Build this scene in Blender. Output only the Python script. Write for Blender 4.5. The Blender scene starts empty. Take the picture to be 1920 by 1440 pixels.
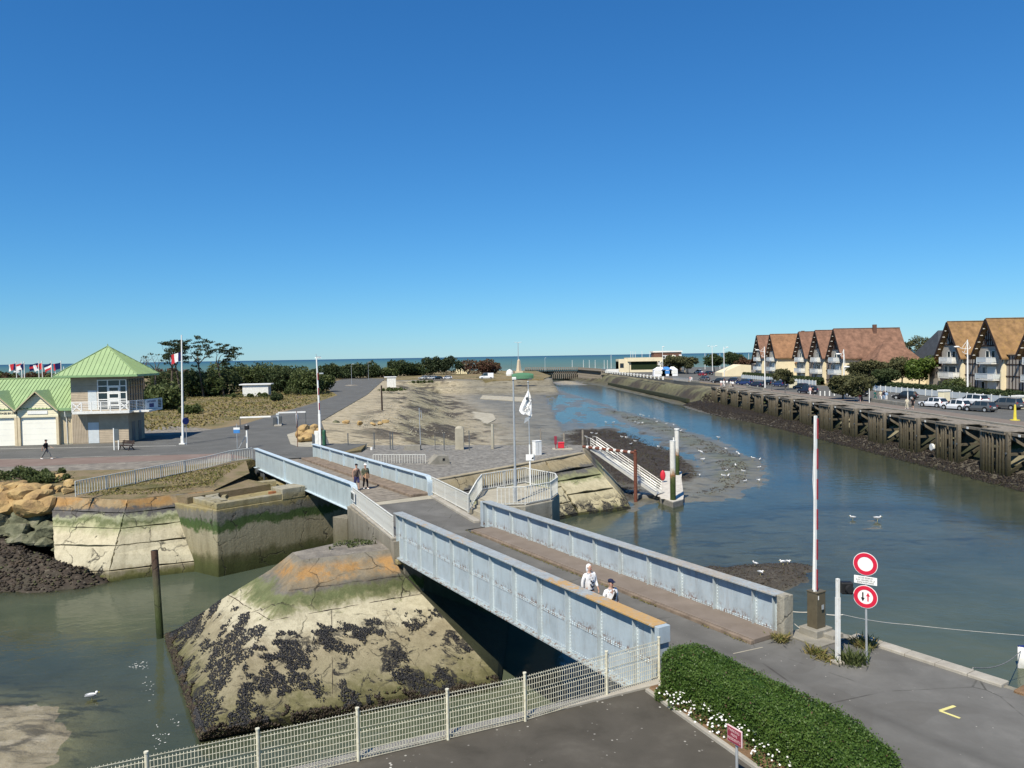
import bpy, bmesh, math, random
import numpy as np
from mathutils import Vector, Matrix, noise
R = math.radians
sc = bpy.context.scene
COL = sc.collection
rnd = random.Random(7)

# ------------------------------------------------------------------ camera
CAM_H = 8.7
FPX = 1440.0                                   # focal length in photo pixels (1920 wide)
pitch, roll = R(2.07), R(0.945)
_f = Vector((0, math.cos(pitch), -math.sin(pitch)))
_r0 = Vector((1, 0, 0)); _u0 = Vector((0, math.sin(pitch), math.cos(pitch)))
_r = _r0*math.cos(roll) - _u0*math.sin(roll)
_u = _r0*math.sin(roll) + _u0*math.cos(roll)
cam = bpy.data.cameras.new('camera'); cam.sensor_width = 36; cam.lens = 36*FPX/1920
cam.clip_start = 0.1; cam.clip_end = 200000
camo = bpy.data.objects.new('camera', cam); COL.objects.link(camo)
camo.matrix_world = Matrix(((_r.x, _u.x, -_f.x, 0), (_r.y, _u.y, -_f.y, 0), (_r.z, _u.z, -_f.z, CAM_H), (0, 0, 0, 1)))
sc.camera = camo

# ------------------------------------------------------------------ sky, sun, exposure
SUN_AZ, SUN_EL = R(27), R(51)                  # shadows run away from the viewer and a little to the right
world = bpy.data.worlds.new('World'); sc.world = world; world.use_nodes = True
wt = world.node_tree
sky = wt.nodes.new('ShaderNodeTexSky'); sky.sky_type = 'NISHITA'; sky.sun_disc = False
sky.sun_elevation = SUN_EL; sky.sun_rotation = math.pi + SUN_AZ
sky.altitude = 0; sky.air_density = 1.0; sky.dust_density = 0.0; sky.ozone_density = 6.0
_sep = wt.nodes.new('ShaderNodeSeparateColor'); _cmb = wt.nodes.new('ShaderNodeCombineColor'); wt.links.new(sky.outputs[0], _sep.inputs[0])
for _i, (_g, _k) in enumerate(((1.18, .325), (.93, .90), (.81, 1.56))):      # clear deep-blue coastal air, same in every direction
    _p = wt.nodes.new('ShaderNodeMath'); _p.operation = 'POWER'; _p.inputs[1].default_value = _g
    _m = wt.nodes.new('ShaderNodeMath'); _m.operation = 'MULTIPLY'; _m.inputs[1].default_value = _k
    wt.links.new(_sep.outputs[_i], _p.inputs[0]); wt.links.new(_p.outputs[0], _m.inputs[0]); wt.links.new(_m.outputs[0], _cmb.inputs[_i])
wt.links.new(_cmb.outputs[0], wt.nodes['Background'].inputs[0])
wt.nodes['Background'].inputs[1].default_value = 0.081
sun = bpy.data.lights.new('sun', 'SUN'); sun.energy = 5.0; sun.angle = R(0.53); sun.color = (1, .925, .79)
suno = bpy.data.objects.new('sun', sun); COL.objects.link(suno)
_sd = Vector((math.sin(SUN_AZ)*math.cos(SUN_EL), math.cos(SUN_AZ)*math.cos(SUN_EL), -math.sin(SUN_EL)))
suno.rotation_euler = _sd.to_track_quat('-Z', 'Y').to_euler(); suno.location = (-20, -40, 60)
sc.view_settings.view_transform = 'Standard'; sc.view_settings.look = 'None'
sc.view_settings.exposure = 0.42; sc.view_settings.gamma = 1; sc.view_settings.use_curve_mapping = False
sc.cycles.use_denoising = True; sc.cycles.use_adaptive_sampling = True; sc.cycles.adaptive_threshold = 0.012
sc.cycles.max_bounces = 6; sc.cycles.transparent_max_bounces = 12; sc.cycles.caustics_reflective = False

# ------------------------------------------------------------------ layout: photo pixel + height -> place on the ground
def ray(x, y):
    return _f + _r*((x-960)/FPX) - _u*((y-720)/FPX)
def at(x, y, z=0.0):
    d = ray(x, y); t = (z-CAM_H)/d.z
    return Vector((d.x*t, d.y*t, z))
def atY(x, y, Y):
    d = ray(x, y); t = Y/d.y
    return Vector((d.x*t, Y, CAM_H+d.z*t))
W = -5.2                                        # water level at low tide

# ------------------------------------------------------------------ material helpers
MATS = {}
class NT:
    def __init__(s, name):
        s.m = bpy.data.materials.new(name); s.m.use_nodes = True; s.t = s.m.node_tree
        s.b = s.t.nodes['Principled BSDF']; s.out = s.t.nodes['Material Output']; MATS[name] = s.m
        s.geo = None
    def n(s, k): return s.t.nodes.new('ShaderNode'+k)
    def l(s, a, b): s.t.links.new(a, b)
    def set(s, sock, v):
        if hasattr(v, 'is_linked') or isinstance(v, bpy.types.NodeSocket): s.l(v, sock)
        else: sock.default_value = v
    def pos(s):
        if not s.geo: s.geo = s.n('NewGeometry')
        return s.geo.outputs['Position']
    def obj(s):
        return s.n('TexCoord').outputs['Object']
    def xyz(s, v=None):
        k = s.n('SeparateXYZ'); s.l(v or s.pos(), k.inputs[0]); return k.outputs
    def scl(s, v, sx, sy, sz):
        k = s.n('VectorMath'); k.operation = 'MULTIPLY'; s.l(v, k.inputs[0]); k.inputs[1].default_value = (sx, sy, sz); return k.outputs[0]
    def noise(s, scale, detail=4, rough=.55, dist=0, vec=None):
        k = s.n('TexNoise'); s.l(vec or s.pos(), k.inputs['Vector'])
        k.inputs['Scale'].default_value = scale; k.inputs['Detail'].default_value = detail
        k.inputs['Roughness'].default_value = rough; k.inputs['Distortion'].default_value = dist
        return k.outputs[0]
    def vor(s, scale, vec=None, feat='F1'):
        k = s.n('TexVoronoi'); k.feature = feat; s.l(vec or s.pos(), k.inputs['Vector']); k.inputs['Scale'].default_value = scale
        return k.outputs[0]
    def ramp(s, fac, stops, interp='LINEAR'):
        k = s.n('ValToRGB'); cr = k.color_ramp; cr.interpolation = interp
        while len(cr.elements) < len(stops): cr.elements.new(.5)
        for e, (p, c) in zip(cr.elements, stops):
            e.position = p; e.color = (c, c, c, 1) if isinstance(c, (int, float)) else (*c, 1)
        s.l(fac, k.inputs[0]); return k.outputs[0]
    def mix(s, fac, a, b, mode='MIX'):
        k = s.n('Mix'); k.data_type = 'RGBA'; k.blend_type = mode
        s.set(k.inputs[0], fac)
        for i, v in ((6, a), (7, b)):
            if isinstance(v, tuple): v = (*v[:3], 1)
            s.set(k.inputs[i], v)
        return k.outputs[2]
    def math(s, op, a, b=0., c=None, clamp=False):
        k = s.n('Math'); k.operation = op; k.use_clamp = clamp
        s.set(k.inputs[0], a); s.set(k.inputs[1], b)
        if c is not None: s.set(k.inputs[2], c)
        return k.outputs[0]
    def mapr(s, v, a, b, c=0., d=1.):
        k = s.n('MapRange'); s.l(v, k.inputs[0])
        for i, q in enumerate((a, b, c, d)): k.inputs[i+1].default_value = q
        return k.outputs[0]
    def attr(s, name):
        k = s.n('Attribute'); k.attribute_name = name; return k
    def bump(s, h, strength=.3, dist=.05):
        k = s.n('Bump'); s.l(h, k.inputs['Height']); k.inputs['Strength'].default_value = strength; k.inputs['Distance'].default_value = dist
        s.l(k.outputs[0], s.b.inputs['Normal']); return k.outputs[0]
    def fin(s, col, rough=.8, spec=.3, metal=0.):
        if isinstance(col, tuple): col = (*col[:3], 1)
        s.set(s.b.inputs['Base Color'], col); s.set(s.b.inputs['Roughness'], rough)
        s.set(s.b.inputs['Specular IOR Level'], spec); s.set(s.b.inputs['Metallic'], metal)
        return s.m

def pm(name, col, rough=.7, metal=0., var=.18, scale=2.5, bump=0., bscale=25, spec=.3, dirt=None):
    """painted / plain surface: colour with slow and fast variation in object space"""
    if name in MATS: return MATS[name]
    k = NT(name); o = k.obj()
    f = k.noise(scale, 5, .6, vec=o)
    lo = tuple(c*(1-var) for c in col); hi = tuple(min(1, c*(1+var)) for c in col)
    c = k.ramp(f, [(.3, lo), (.7, hi)])
    if dirt:
        d = k.noise(scale*2.7, 6, .65, vec=o)
        c = k.mix(k.ramp(d, [(.55, 0.), (.72, 1.)]), c, dirt)
    if bump: k.bump(k.noise(bscale, 5, .6, vec=o), bump, .02)
    return k.fin(c, rough, spec, metal)

def gm(name, stops, scale=.5, detail=6, rough=.9, bump=.3, bscale=12, spec=.15, speck=None, speckscale=9, vec3=None, bdist=.03):
    """ground: noise ramp in world metres, optional light specks"""
    if name in MATS: return MATS[name]
    k = NT(name); p = k.pos()
    if vec3: p = k.scl(p, *vec3)
    f = k.noise(scale, detail, .62, .3, vec=p)
    c = k.ramp(f, stops)
    g = k.noise(bscale*2.5, 3, .6)
    c = k.mix(k.mapr(g, .3, .7, 0, .35), c, k.mix(1., c, (.55, .55, .55), 'MULTIPLY'))
    if speck:
        v = k.vor(speckscale); n2 = k.noise(.6, 4, .7)
        m = k.math('MULTIPLY', k.ramp(v, [(.10, 1.), (.16, 0.)]), k.ramp(n2, [(.5, 0.), (.6, 1.)]))
        c = k.mix(m, c, speck)
    k.bump(k.noise(bscale, 6, .65), bump, bdist)
    return k.fin(c, rough, spec)

# ------------------------------------------------------------------ mesh helpers
def rotz(v, a):
    c, s = math.cos(a), math.sin(a); return Vector((v[0]*c-v[1]*s, v[0]*s+v[1]*c, v[2]))
class MB:
    def __init__(s): s.v = []; s.f = []
    def add(s, vs, fs):
        o = len(s.v); s.v.extend([tuple(q) for q in vs]); s.f.extend([tuple(i+o for i in q) for q in fs]); return s
    def box(s, c, d, rz=0., rx=0., ry=0.):
        x, y, z = d[0]/2, d[1]/2, d[2]/2
        vs = [Vector((i*x, j*y, k*z)) for i in (-1, 1) for j in (-1, 1) for k in (-1, 1)]
        if rx or ry or rz:
            M = Matrix.Rotation(rz, 3, 'Z') @ Matrix.Rotation(ry, 3, 'Y') @ Matrix.Rotation(rx, 3, 'X'); vs = [M @ q for q in vs]
        c = Vector(c)
        return s.add([q+c for q in vs], [(0, 1, 3, 2), (4, 6, 7, 5), (0, 4, 5, 1), (2, 3, 7, 6), (0, 2, 6, 4), (1, 5, 7, 3)])
    def b2(s, x0, x1, y0, y1, z0, z1):
        return s.box(((x0+x1)/2, (y0+y1)/2, (z0+z1)/2), (abs(x1-x0), abs(y1-y0), abs(z1-z0)))
    def beam(s, a, b, w, h=None, up=(0, 0, 1)):
        a, b = Vector(a), Vector(b); h = h or w; d = (b-a).normalized(); up = Vector(up)
        if abs(d.dot(up)) > .99: up = Vector((0, 1, 0))
        x = d.cross(up).normalized()*(w/2); y = x.normalized().cross(d).normalized()*(h/2)
        vs = [p+i*x+j*y for p in (a, b) for i, j in ((-1, -1), (1, -1), (1, 1), (-1, 1))]
        return s.add(vs, [(3, 2, 1, 0), (4, 5, 6, 7), (0, 1, 5, 4), (1, 2, 6, 5), (2, 3, 7, 6), (3, 0, 4, 7)])
    def tube(s, pts, r, n=8, cap=True):
        pts = [Vector(p) for p in pts]; m = len(pts)
        rs = r if isinstance(r, (list, tuple)) else [r]*m
        rings = []; ref = None
        for i, p in enumerate(pts):
            d = (pts[min(i+1, m-1)]-pts[max(i-1, 0)]).normalized()
            if ref is None: ref = Vector((0, 0, 1)) if abs(d.z) < .9 else Vector((1, 0, 0))
            x = d.cross(ref)
            if x.length < 1e-4: x = d.cross(Vector((0, 1, 0)))
            x.normalize(); y = d.cross(x).normalized(); ref = x.cross(d) if False else ref
            rings.append([p+(x*math.cos(2*math.pi*j/n)+y*math.sin(2*math.pi*j/n))*rs[i] for j in range(n)])
        vs = [q for g in rings for q in g]; fs = []
        for i in range(m-1):
            for j in range(n):
                a, b = i*n+j, i*n+(j+1) % n; fs.append((a, b, b+n, a+n))
        if cap: fs.append(tuple(range(n-1, -1, -1))); fs.append(tuple(range((m-1)*n, m*n)))
        return s.add(vs, fs)
    def cyl(s, c, r, h, n=12, r2=None):
        c = Vector(c); return s.tube([c, c+Vector((0, 0, h))], [r, r if r2 is None else r2], n)
    def prism(s, poly, z0, z1, tops=None):
        n = len(poly); a = sum(poly[i][0]*poly[(i+1) % n][1]-poly[(i+1) % n][0]*poly[i][1] for i in range(n))
        idx = list(range(n)) if a > 0 else list(range(n-1, -1, -1))
        P = [poly[i] for i in idx]; T = [tops[i] if tops else z1 for i in idx]
        vs = [(p[0], p[1], z0) for p in P]+[(p[0], p[1], t) for p, t in zip(P, T)]
        return s.add(vs, [tuple(range(n-1, -1, -1)), tuple(range(n, 2*n))]+[(i, (i+1) % n, n+(i+1) % n, n+i) for i in range(n)])
    def sheet(s, poly, z):
        n = len(poly); a = sum(poly[i][0]*poly[(i+1) % n][1]-poly[(i+1) % n][0]*poly[i][1] for i in range(n))
        P = list(poly) if a > 0 else list(poly)[::-1]
        return s.add([(p[0], p[1], z if not (len(p) > 2) else p[2]+z) for p in P], [tuple(range(n))])
    def quad(s, a, b, c, d): return s.add([a, b, c, d], [(0, 1, 2, 3)])
    def extr(s, prof, ax, c0, c1):
        """profile of (a,b) points extruded along axis ax ('x' or 'y') from c0 to c1"""
        n = len(prof); mk = (lambda c, p: (c, p[0], p[1])) if ax == 'x' else (lambda c, p: (p[0], c, p[1]))
        return s.add([mk(c0, p) for p in prof]+[mk(c1, p) for p in prof],
                     [tuple(range(n)), tuple(range(2*n-1, n-1, -1))]+[((i+1) % n, i, n+i, n+(i+1) % n) for i in range(n)])
    def ell(s, c, r, nu=8, nv=5, M=None):
        c = Vector(c); vs = [Vector((0, 0, -r[2]))]
        for i in range(1, nv):
            t = -math.pi/2+math.pi*i/nv
            for j in range(nu):
                p = 2*math.pi*j/nu; vs.append(Vector((r[0]*math.cos(t)*math.cos(p), r[1]*math.cos(t)*math.sin(p), r[2]*math.sin(t))))
        vs.append(Vector((0, 0, r[2])))
        if M is not None: vs = [M @ q for q in vs]
        fs = [(0, 1+(j+1) % nu, 1+j) for j in range(nu)]
        for i in range(nv-2):
            for j in range(nu):
                a = 1+i*nu+j; b = 1+i*nu+(j+1) % nu; fs.append((a, b, b+nu, a+nu))
        k = 1+(nv-2)*nu; fs += [(k+j, k+(j+1) % nu, len(vs)-1) for j in range(nu)]
        return s.add([q+c for q in vs], fs)
    def mesh(s, name):
        me = bpy.data.meshes.new(name); me.from_pydata(s.v, [], s.f); return me
    def build(s, name, mat, parent=None, smooth=False, world=False, bevel=0., fix=False):
        me = s.mesh(name)
        if fix:
            bm = bmesh.new(); bm.from_mesh(me); bmesh.ops.recalc_face_normals(bm, faces=bm.faces); bm.to_mesh(me); bm.free()
        if smooth: me.polygons.foreach_set('use_smooth', [True]*len(me.polygons))
        me.materials.append(MATS[mat] if isinstance(mat, str) else mat)
        o = bpy.data.objects.new(name, me); COL.objects.link(o)
        if bevel:
            m = o.modifiers.new('bevel', 'BEVEL'); m.width = bevel; m.segments = 2; m.limit_method = 'ANGLE'; m.angle_limit = R(40)
        if parent:
            o.parent = parent
            if world: o.matrix_parent_inverse = Matrix.LocRotScale(parent.location, parent.rotation_euler, None).inverted()
        return o
def thing(name, label, cat, loc=(0, 0, 0), rz=0., group=None):
    o = bpy.data.objects.new(name, None); COL.objects.link(o); o.empty_display_size = .3
    o.location = loc; o.rotation_euler = (0, 0, rz); o['label'] = label; o['category'] = cat
    if group: o['group'] = group
    return o
def tag(o, label, cat, group=None):
    o['label'] = label; o['category'] = cat
    if group: o['group'] = group
    return o
def struct(o): o['kind'] = 'structure'; return o
def stuff(o, label=None, cat=None):
    o['kind'] = 'stuff'
    if label: o['label'] = label; o['category'] = cat
    return o
def link(name, me, parent, loc=(0, 0, 0), rot=(0, 0, 0), scale=(1, 1, 1)):
    o = bpy.data.objects.new(name, me); COL.objects.link(o); o.parent = parent; o.location = loc; o.rotation_euler = rot; o.scale = scale
    return o
def copy_tree(o, parent=None):
    c = o.copy(); COL.objects.link(c); c.parent = parent
    for ch in o.children:
        copy_tree(ch, c)
    return c
def mesh_of(mb, name, mat, smooth=False):
    me = mb.mesh(name); me.materials.append(MATS[mat] if isinstance(mat, str) else mat)
    if smooth: me.polygons.foreach_set('use_smooth', [True]*len(me.polygons))
    return me
_ts = bpy.data.scenes.new('workshop')           # bare scene in which modifiers and text are turned into meshes; removed at the end
def evaluated(o):
    _ts.collection.objects.link(o); vl = _ts.view_layers[0]; vl.update(); dg = vl.depsgraph; dg.update()
    return bpy.data.meshes.new_from_object(o.evaluated_get(dg), depsgraph=dg)
def text(body, name, mat, parent, loc, rot, size, depth=.004, align='CENTER', sx=1.):
    cu = bpy.data.curves.new(name, 'FONT'); cu.body = body; cu.size = size; cu.extrude = depth; cu.align_x = align; cu.align_y = 'CENTER'; cu.resolution_u = 2
    o = bpy.data.objects.new(name, cu)
    me = evaluated(o); bpy.data.objects.remove(o); bpy.data.curves.remove(cu)
    me.materials.clear(); me.materials.append(MATS[mat])
    return link(name, me, parent, loc, rot, (sx, 1, 1))
# ------------------------------------------------------------------ materials
gm('asphalt', [(.3, (.100, .100, .093)), (.55, (.124, .124, .116)), (.8, (.157, .155, .144))], .35, 7, .9, .25, 40, speck=(.42, .40, .36), speckscale=5.5)
gm('asphalt_near', [(.25, (.052, .047, .038)), (.45, (.080, .073, .060)), (.55, (.088, .080, .066)), (.8, (.135, .124, .103))], .7, 10, .9, .4, 60, speck=(.5, .48, .43), speckscale=5.0)
def road_mat(name):
    k = NT(name); x, y, _ = k.xyz()
    lat = k.math('ADD', k.math('MULTIPLY', k.math('SUBTRACT', x, 4.), .8579), k.math('MULTIPLY', k.math('SUBTRACT', y, 20.6), .5138))
    lat = k.math('ADD', lat, k.math('MULTIPLY', k.math('SUBTRACT', k.noise(.12, 3, .5), .5), .9))
    c = k.ramp(k.noise(.8, 9, .66, .2), [(.3, (.120, .117, .108)), (.55, (.152, .149, .138)), (.75, (.19, .185, .17))])
    tr = k.ramp(k.mapr(lat, 0, 5), [(.13, 0.), (.22, 1.), (.30, .55), (.44, .1), (.52, .9), (.60, .35), (.70, 0.)])        # polished wheel tracks
    c = k.mix(k.math('MULTIPLY', tr, k.mapr(k.noise(.6, 5, .6), .3, .7, .35, .85)), c, (.080, .078, .072))
    pt_ = k.ramp(k.noise(.33, 2, .4, .6), [(.56, 0.), (.565, 1.)]); c = k.mix(k.math('MULTIPLY', pt_, .22), c, (.090, .084, .074))
    ed = k.n('TexVoronoi'); ed.feature = 'DISTANCE_TO_EDGE'; ed.inputs['Scale'].default_value = .28; k.l(k.pos(), ed.inputs['Vector']); cr_ = k.math('MULTIPLY', k.ramp(ed.outputs[0], [(.002, 1.), (.007, 0.)]), k.mapr(k.noise(.9, 5, .6), .45, .6)); c = k.mix(k.math('MULTIPLY', cr_, .7), c, (.03, .028, .024))
    g = k.noise(120, 3, .6); c = k.mix(k.mapr(g, .3, .7, 0, .35), c, k.mix(1., c, (.55, .55, .55), 'MULTIPLY'))
    v = k.math('MULTIPLY', k.ramp(k.vor(4.5), [(.05, 1.), (.09, 0.)]), k.ramp(k.noise(.5, 4, .7), [(.5, 0.), (.58, 1.)])); c = k.mix(v, c, (.46, .44, .39))
    k.bump(k.noise(60, 6, .65), .3, .03); return k.fin(c, .9, .15)
road_mat('asphalt_bridge')
gm('red_paving', [(.3, (.185, .135, .112)), (.6, (.215, .165, .14)), (.8, (.25, .195, .17))], .6, 6, .9, .2, 30)
gm('brown_walk', [(.3, (.17, .14, .115)), (.6, (.205, .172, .145)), (.8, (.25, .21, .18))], 1.2, 7, .9, .25, 40)
gm('dry_grass', [(.28, (.085, .10, .035)), (.42, (.17, .145, .07)), (.55, (.24, .19, .105)), (.7, (.28, .20, .13)), (.85, (.20, .20, .08))], .14, 9, .95, .9, 3.5, bdist=.25, vec3=(1, .7, 1))
gm('grass_bank', [(.3, (.125, .12, .05)), (.45, (.20, .165, .09)), (.6, (.245, .19, .12)), (.8, (.20, .175, .085))], .7, 8, .95, .9, 9, bdist=.12)
gm('gravel', [(.3, (.13, .12, .105)), (.5, (.22, .20, .17)), (.7, (.33, .30, .25))], 1.2, 10, .95, .8, 14, speck=(.5, .47, .42), speckscale=3.5, bdist=.08)
gm('grey_gravel', [(.3, (.13, .125, .112)), (.5, (.22, .21, .188)), (.7, (.33, .315, .28))], 2.4, 10, .95, .9, 16, bdist=.08)
gm('pale_concrete', [(.3, (.30, .275, .215)), (.55, (.40, .37, .29)), (.8, (.47, .44, .36))], .8, 8, .85, .3, 20)
gm('grey_concrete', [(.3, (.19, .18, .15)), (.55, (.27, .255, .215)), (.8, (.36, .34, .29))], 1.1, 8, .85, .35, 18)
gm('kerb_stone', [(.3, (.30, .275, .23)), (.6, (.40, .375, .32)), (.8, (.46, .44, .39))], 1.6, 7, .85, .3, 22)
gm('soil', [(.3, (.15, .09, .05)), (.6, (.24, .155, .09)), (.8, (.32, .22, .14))], 2.5, 8, .95, .8, 18, bdist=.05)
gm('boulder', [(.28, (.19, .125, .07)), (.45, (.37, .25, .115)), (.62, (.46, .335, .155)), (.8, (.42, .33, .22))], .9, 8, .9, .7, 5, bdist=.12)
gm('boulder_weed', [(.3, (.05, .052, .036)), (.5, (.14, .145, .09)), (.7, (.27, .255, .185))], 1.0, 8, .85, .8, 6, bdist=.12)
gm('bark', [(.3, (.07, .055, .04)), (.6, (.14, .115, .09)), (.8, (.2, .17, .14))], 3, 6, .9, .6, 12)

def tidal(name, stops, zoff=0., mussel=0., mz=(-3.2, -5.0), patch=.9, rough=.85, streak=.5, lich=None):
    """masonry between the tides: lichen, black band, green weed, bleached face, mussels and wrack by height"""
    k = NT(name); z = k.xyz()[2]
    n1 = k.noise(patch, 7, .6, .6); n2 = k.noise(3.2, 7, .65)
    zz = k.math('ADD', z, k.math('MULTIPLY', k.math('SUBTRACT', n1, .5), 1.25))
    zz = k.math('ADD', zz, k.math('MULTIPLY', k.math('SUBTRACT', n2, .5), .7))
    c = k.ramp(k.mapr(zz, -6+zoff, .4+zoff), [((h+6)/6.4, q) for h, q in stops])
    if lich:
        lm = k.math('MULTIPLY', k.ramp(k.math('ADD', k.noise(.8, 4, .6), k.math('MULTIPLY', k.noise(6, 6, .75), .5)), [(.70, 0.), (.84, 1.)]), k.math('MULTIPLY', k.mapr(z, lich[0], lich[0]+.2), k.mapr(z, lich[1], lich[1]-.25)))
        c = k.mix(k.math('MULTIPLY', lm, .8), c, k.mix(k.noise(12, 4, .7), (.33, .155, .04), (.42, .26, .10)))
    st = k.noise(1.4, 6, .7, vec=k.scl(k.pos(), 1.3, 1.3, .25))          # run-off streaks
    c = k.mix(k.mapr(st, .42, .68, 0, streak), c, k.mix(1., c, (.42, .40, .36), 'MULTIPLY'))
    ck = k.n('TexVoronoi'); ck.feature = 'DISTANCE_TO_EDGE'; ck.inputs['Scale'].default_value = .33; wv = k.n('VectorMath'); wv.operation = 'ADD'; k.l(k.pos(), wv.inputs[0]); wn = k.n('TexNoise'); wn.inputs['Scale'].default_value = 1.3; wn.inputs['Detail'].default_value = 6; k.l(k.pos(), wn.inputs['Vector']); k.l(wn.outputs[1], wv.inputs[1]); k.l(wv.outputs[0], ck.inputs['Vector'])
    crk = k.math('MULTIPLY', k.ramp(ck.outputs[0], [(.004, 1.), (.012, 0.)]), k.mapr(k.noise(.7, 4, .6), .42, .6))
    c = k.mix(k.math('MULTIPLY', crk, .8), c, (.035, .032, .025))
    pit = k.math('MULTIPLY', k.ramp(k.noise(11, 6, .75, .4), [(.62, 0.), (.68, 1.)]), .55); c = k.mix(pit, c, k.mix(1., c, (.30, .29, .26), 'MULTIPLY'))
    fine = k.noise(14, 5, .7)
    c = k.mix(k.mapr(fine, .35, .75, 0, .45), c, k.mix(1., c, (.55, .53, .5), 'MULTIPLY'))
    h = k.math('SUBTRACT', k.noise(7, 8, .7), k.math('ADD', k.math('MULTIPLY', crk, 1.2), k.math('MULTIPLY', pit, .6)))
    if mussel:
        mm = k.math('MULTIPLY', k.ramp(k.noise(.85, 7, .66, .8), [(.60-mussel*.16, 0.), (.64-mussel*.16, 1.)]),
                    k.mapr(z, mz[0]+.25, mz[0]-.35))
        mm = k.math('MULTIPLY', mm, k.mapr(k.noise(9, 4, .6), .3, .5))
        c = k.mix(mm, c, k.mix(k.noise(22, 3), (.006, .007, .010), (.045, .043, .04)))
        h = k.math('ADD', h, k.math('MULTIPLY', mm, k.math('MULTIPLY', k.vor(16), 2.5)))
    k.bump(h, .55, .06)
    return k.fin(c, rough, .2)
LICH, GREY, BLK, GRN, PALE, TAN = (.40, .20, .055), (.20, .185, .15), (.115, .11, .105), (.125, .145, .065), (.47, .435, .315), (.285, .25, .165)
WEED = (.055, .065, .022)
tidal('tidal_pier', [(-5.3, WEED), (-4.95, (.075, .075, .03)), (-4.55, (.15, .14, .07)), (-4.15, (.245, .22, .14)), (-3.4, TAN), (-2.9, PALE), (-2.5, PALE), (-2.3, (.24, .24, .13)), (-2.05, GRN), (-1.85, (.15, .165, .08)), (-1.6, (.15, .14, .12)), (-1.45, (.20, .17, .12)), (-1.0, (.27, .205, .125)), (-.75, GREY), (-.4, (.17, .155, .12))], mussel=.35, mz=(-3.0, -5), lich=(-1.5, -.7))
tidal('tidal_slope', [(-5.3, WEED), (-4.9, (.13, .13, .045)), (-4.6, TAN), (-4.2, PALE), (-2.5, (.52, .47, .33)), (-2.0, (.36, .36, .21)), (-1.75, GRN), (-1.5, (.30, .31, .2)), (-1.3, BLK), (-1.0, BLK), (-.85, (.27, .205, .12)), (-.5, (.31, .235, .135)), (-.2, GREY)], mussel=.15, mz=(-3.7, -5), patch=.6, lich=(-1.0, -.2))
tidal('tidal_block', [(-5.3, WEED), (-4.6, (.075, .085, .03)), (-4.1, (.12, .115, .055)), (-3.7, (.29, .26, .165)), (-2.4, (.33, .30, .205)), (-2.2, (.07, .11, .035)), (-1.8, (.06, .10, .035)), (-1.6, (.17, .165, .14)), (-1.25, (.2, .19, .155)), (-1.0, (.30, .25, .12)), (-.5, (.31, .275, .175)), (-.3, (.34, .32, .25))], patch=.5)
tidal('tidal_bank', [(-5.4, WEED), (-5.0, (.10, .10, .04)), (-4.6, (.42, .37, .23)), (-2.9, (.50, .45, .30)), (-2.6, (.30, .31, .16)), (-2.2, (.22, .22, .13)), (-2.0, BLK), (-1.75, (.13, .125, .11)), (-1.6, (.30, .255, .16)), (-1.1, (.34, .28, .17)), (-.8, (.38, .33, .23))], mussel=.9, mz=(-4.1, -5), patch=.6)
tidal('tidal_dark_shade', [(-5.3, (.03, .035, .015)), (-3.5, (.05, .055, .03)), (-2, (.11, .11, .08)), (-.5, (.22, .21, .17)), (.3, (.27, .25, .2))], patch=.8)  # dark weedy masonry; also paints in shade under the bridge and behind the jetty
tidal('pier_wall', [(-5.3, WEED), (-3, (.10, .10, .05)), (-1.6, (.16, .145, .10)), (-.8, (.22, .20, .155)), (0, (.30, .275, .22)), (.4, (.34, .32, .26))], patch=.7)
tidal('old_timber', [(-5.3, (.012, .014, .008)), (-4.4, (.03, .03, .016)), (-3.2, (.068, .062, .042)), (-1.8, (.135, .116, .083)), (-.6, (.215, .187, .145)), (.3, (.26, .23, .185))], patch=2.2, rough=.9)
tidal('steel_pile', [(-5.3, (.02, .03, .012)), (-4.2, (.055, .075, .025)), (-3.0, (.11, .12, .06)), (-2.2, (.09, .08, .055)), (-1.4, (.10, .062, .045)), (.4, (.12, .07, .05))], patch=2.5)
tidal('white_pile', [(-5.3, (.03, .045, .014)), (-3.2, (.045, .07, .02)), (-2.55, (.09, .10, .04)), (-2.35, (.30, .14, .06)), (-2.0, (.55, .50, .42)), (-1.6, (.66, .65, .60)), (1.5, (.7, .69, .64))], patch=2.5, streak=.25)

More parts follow.
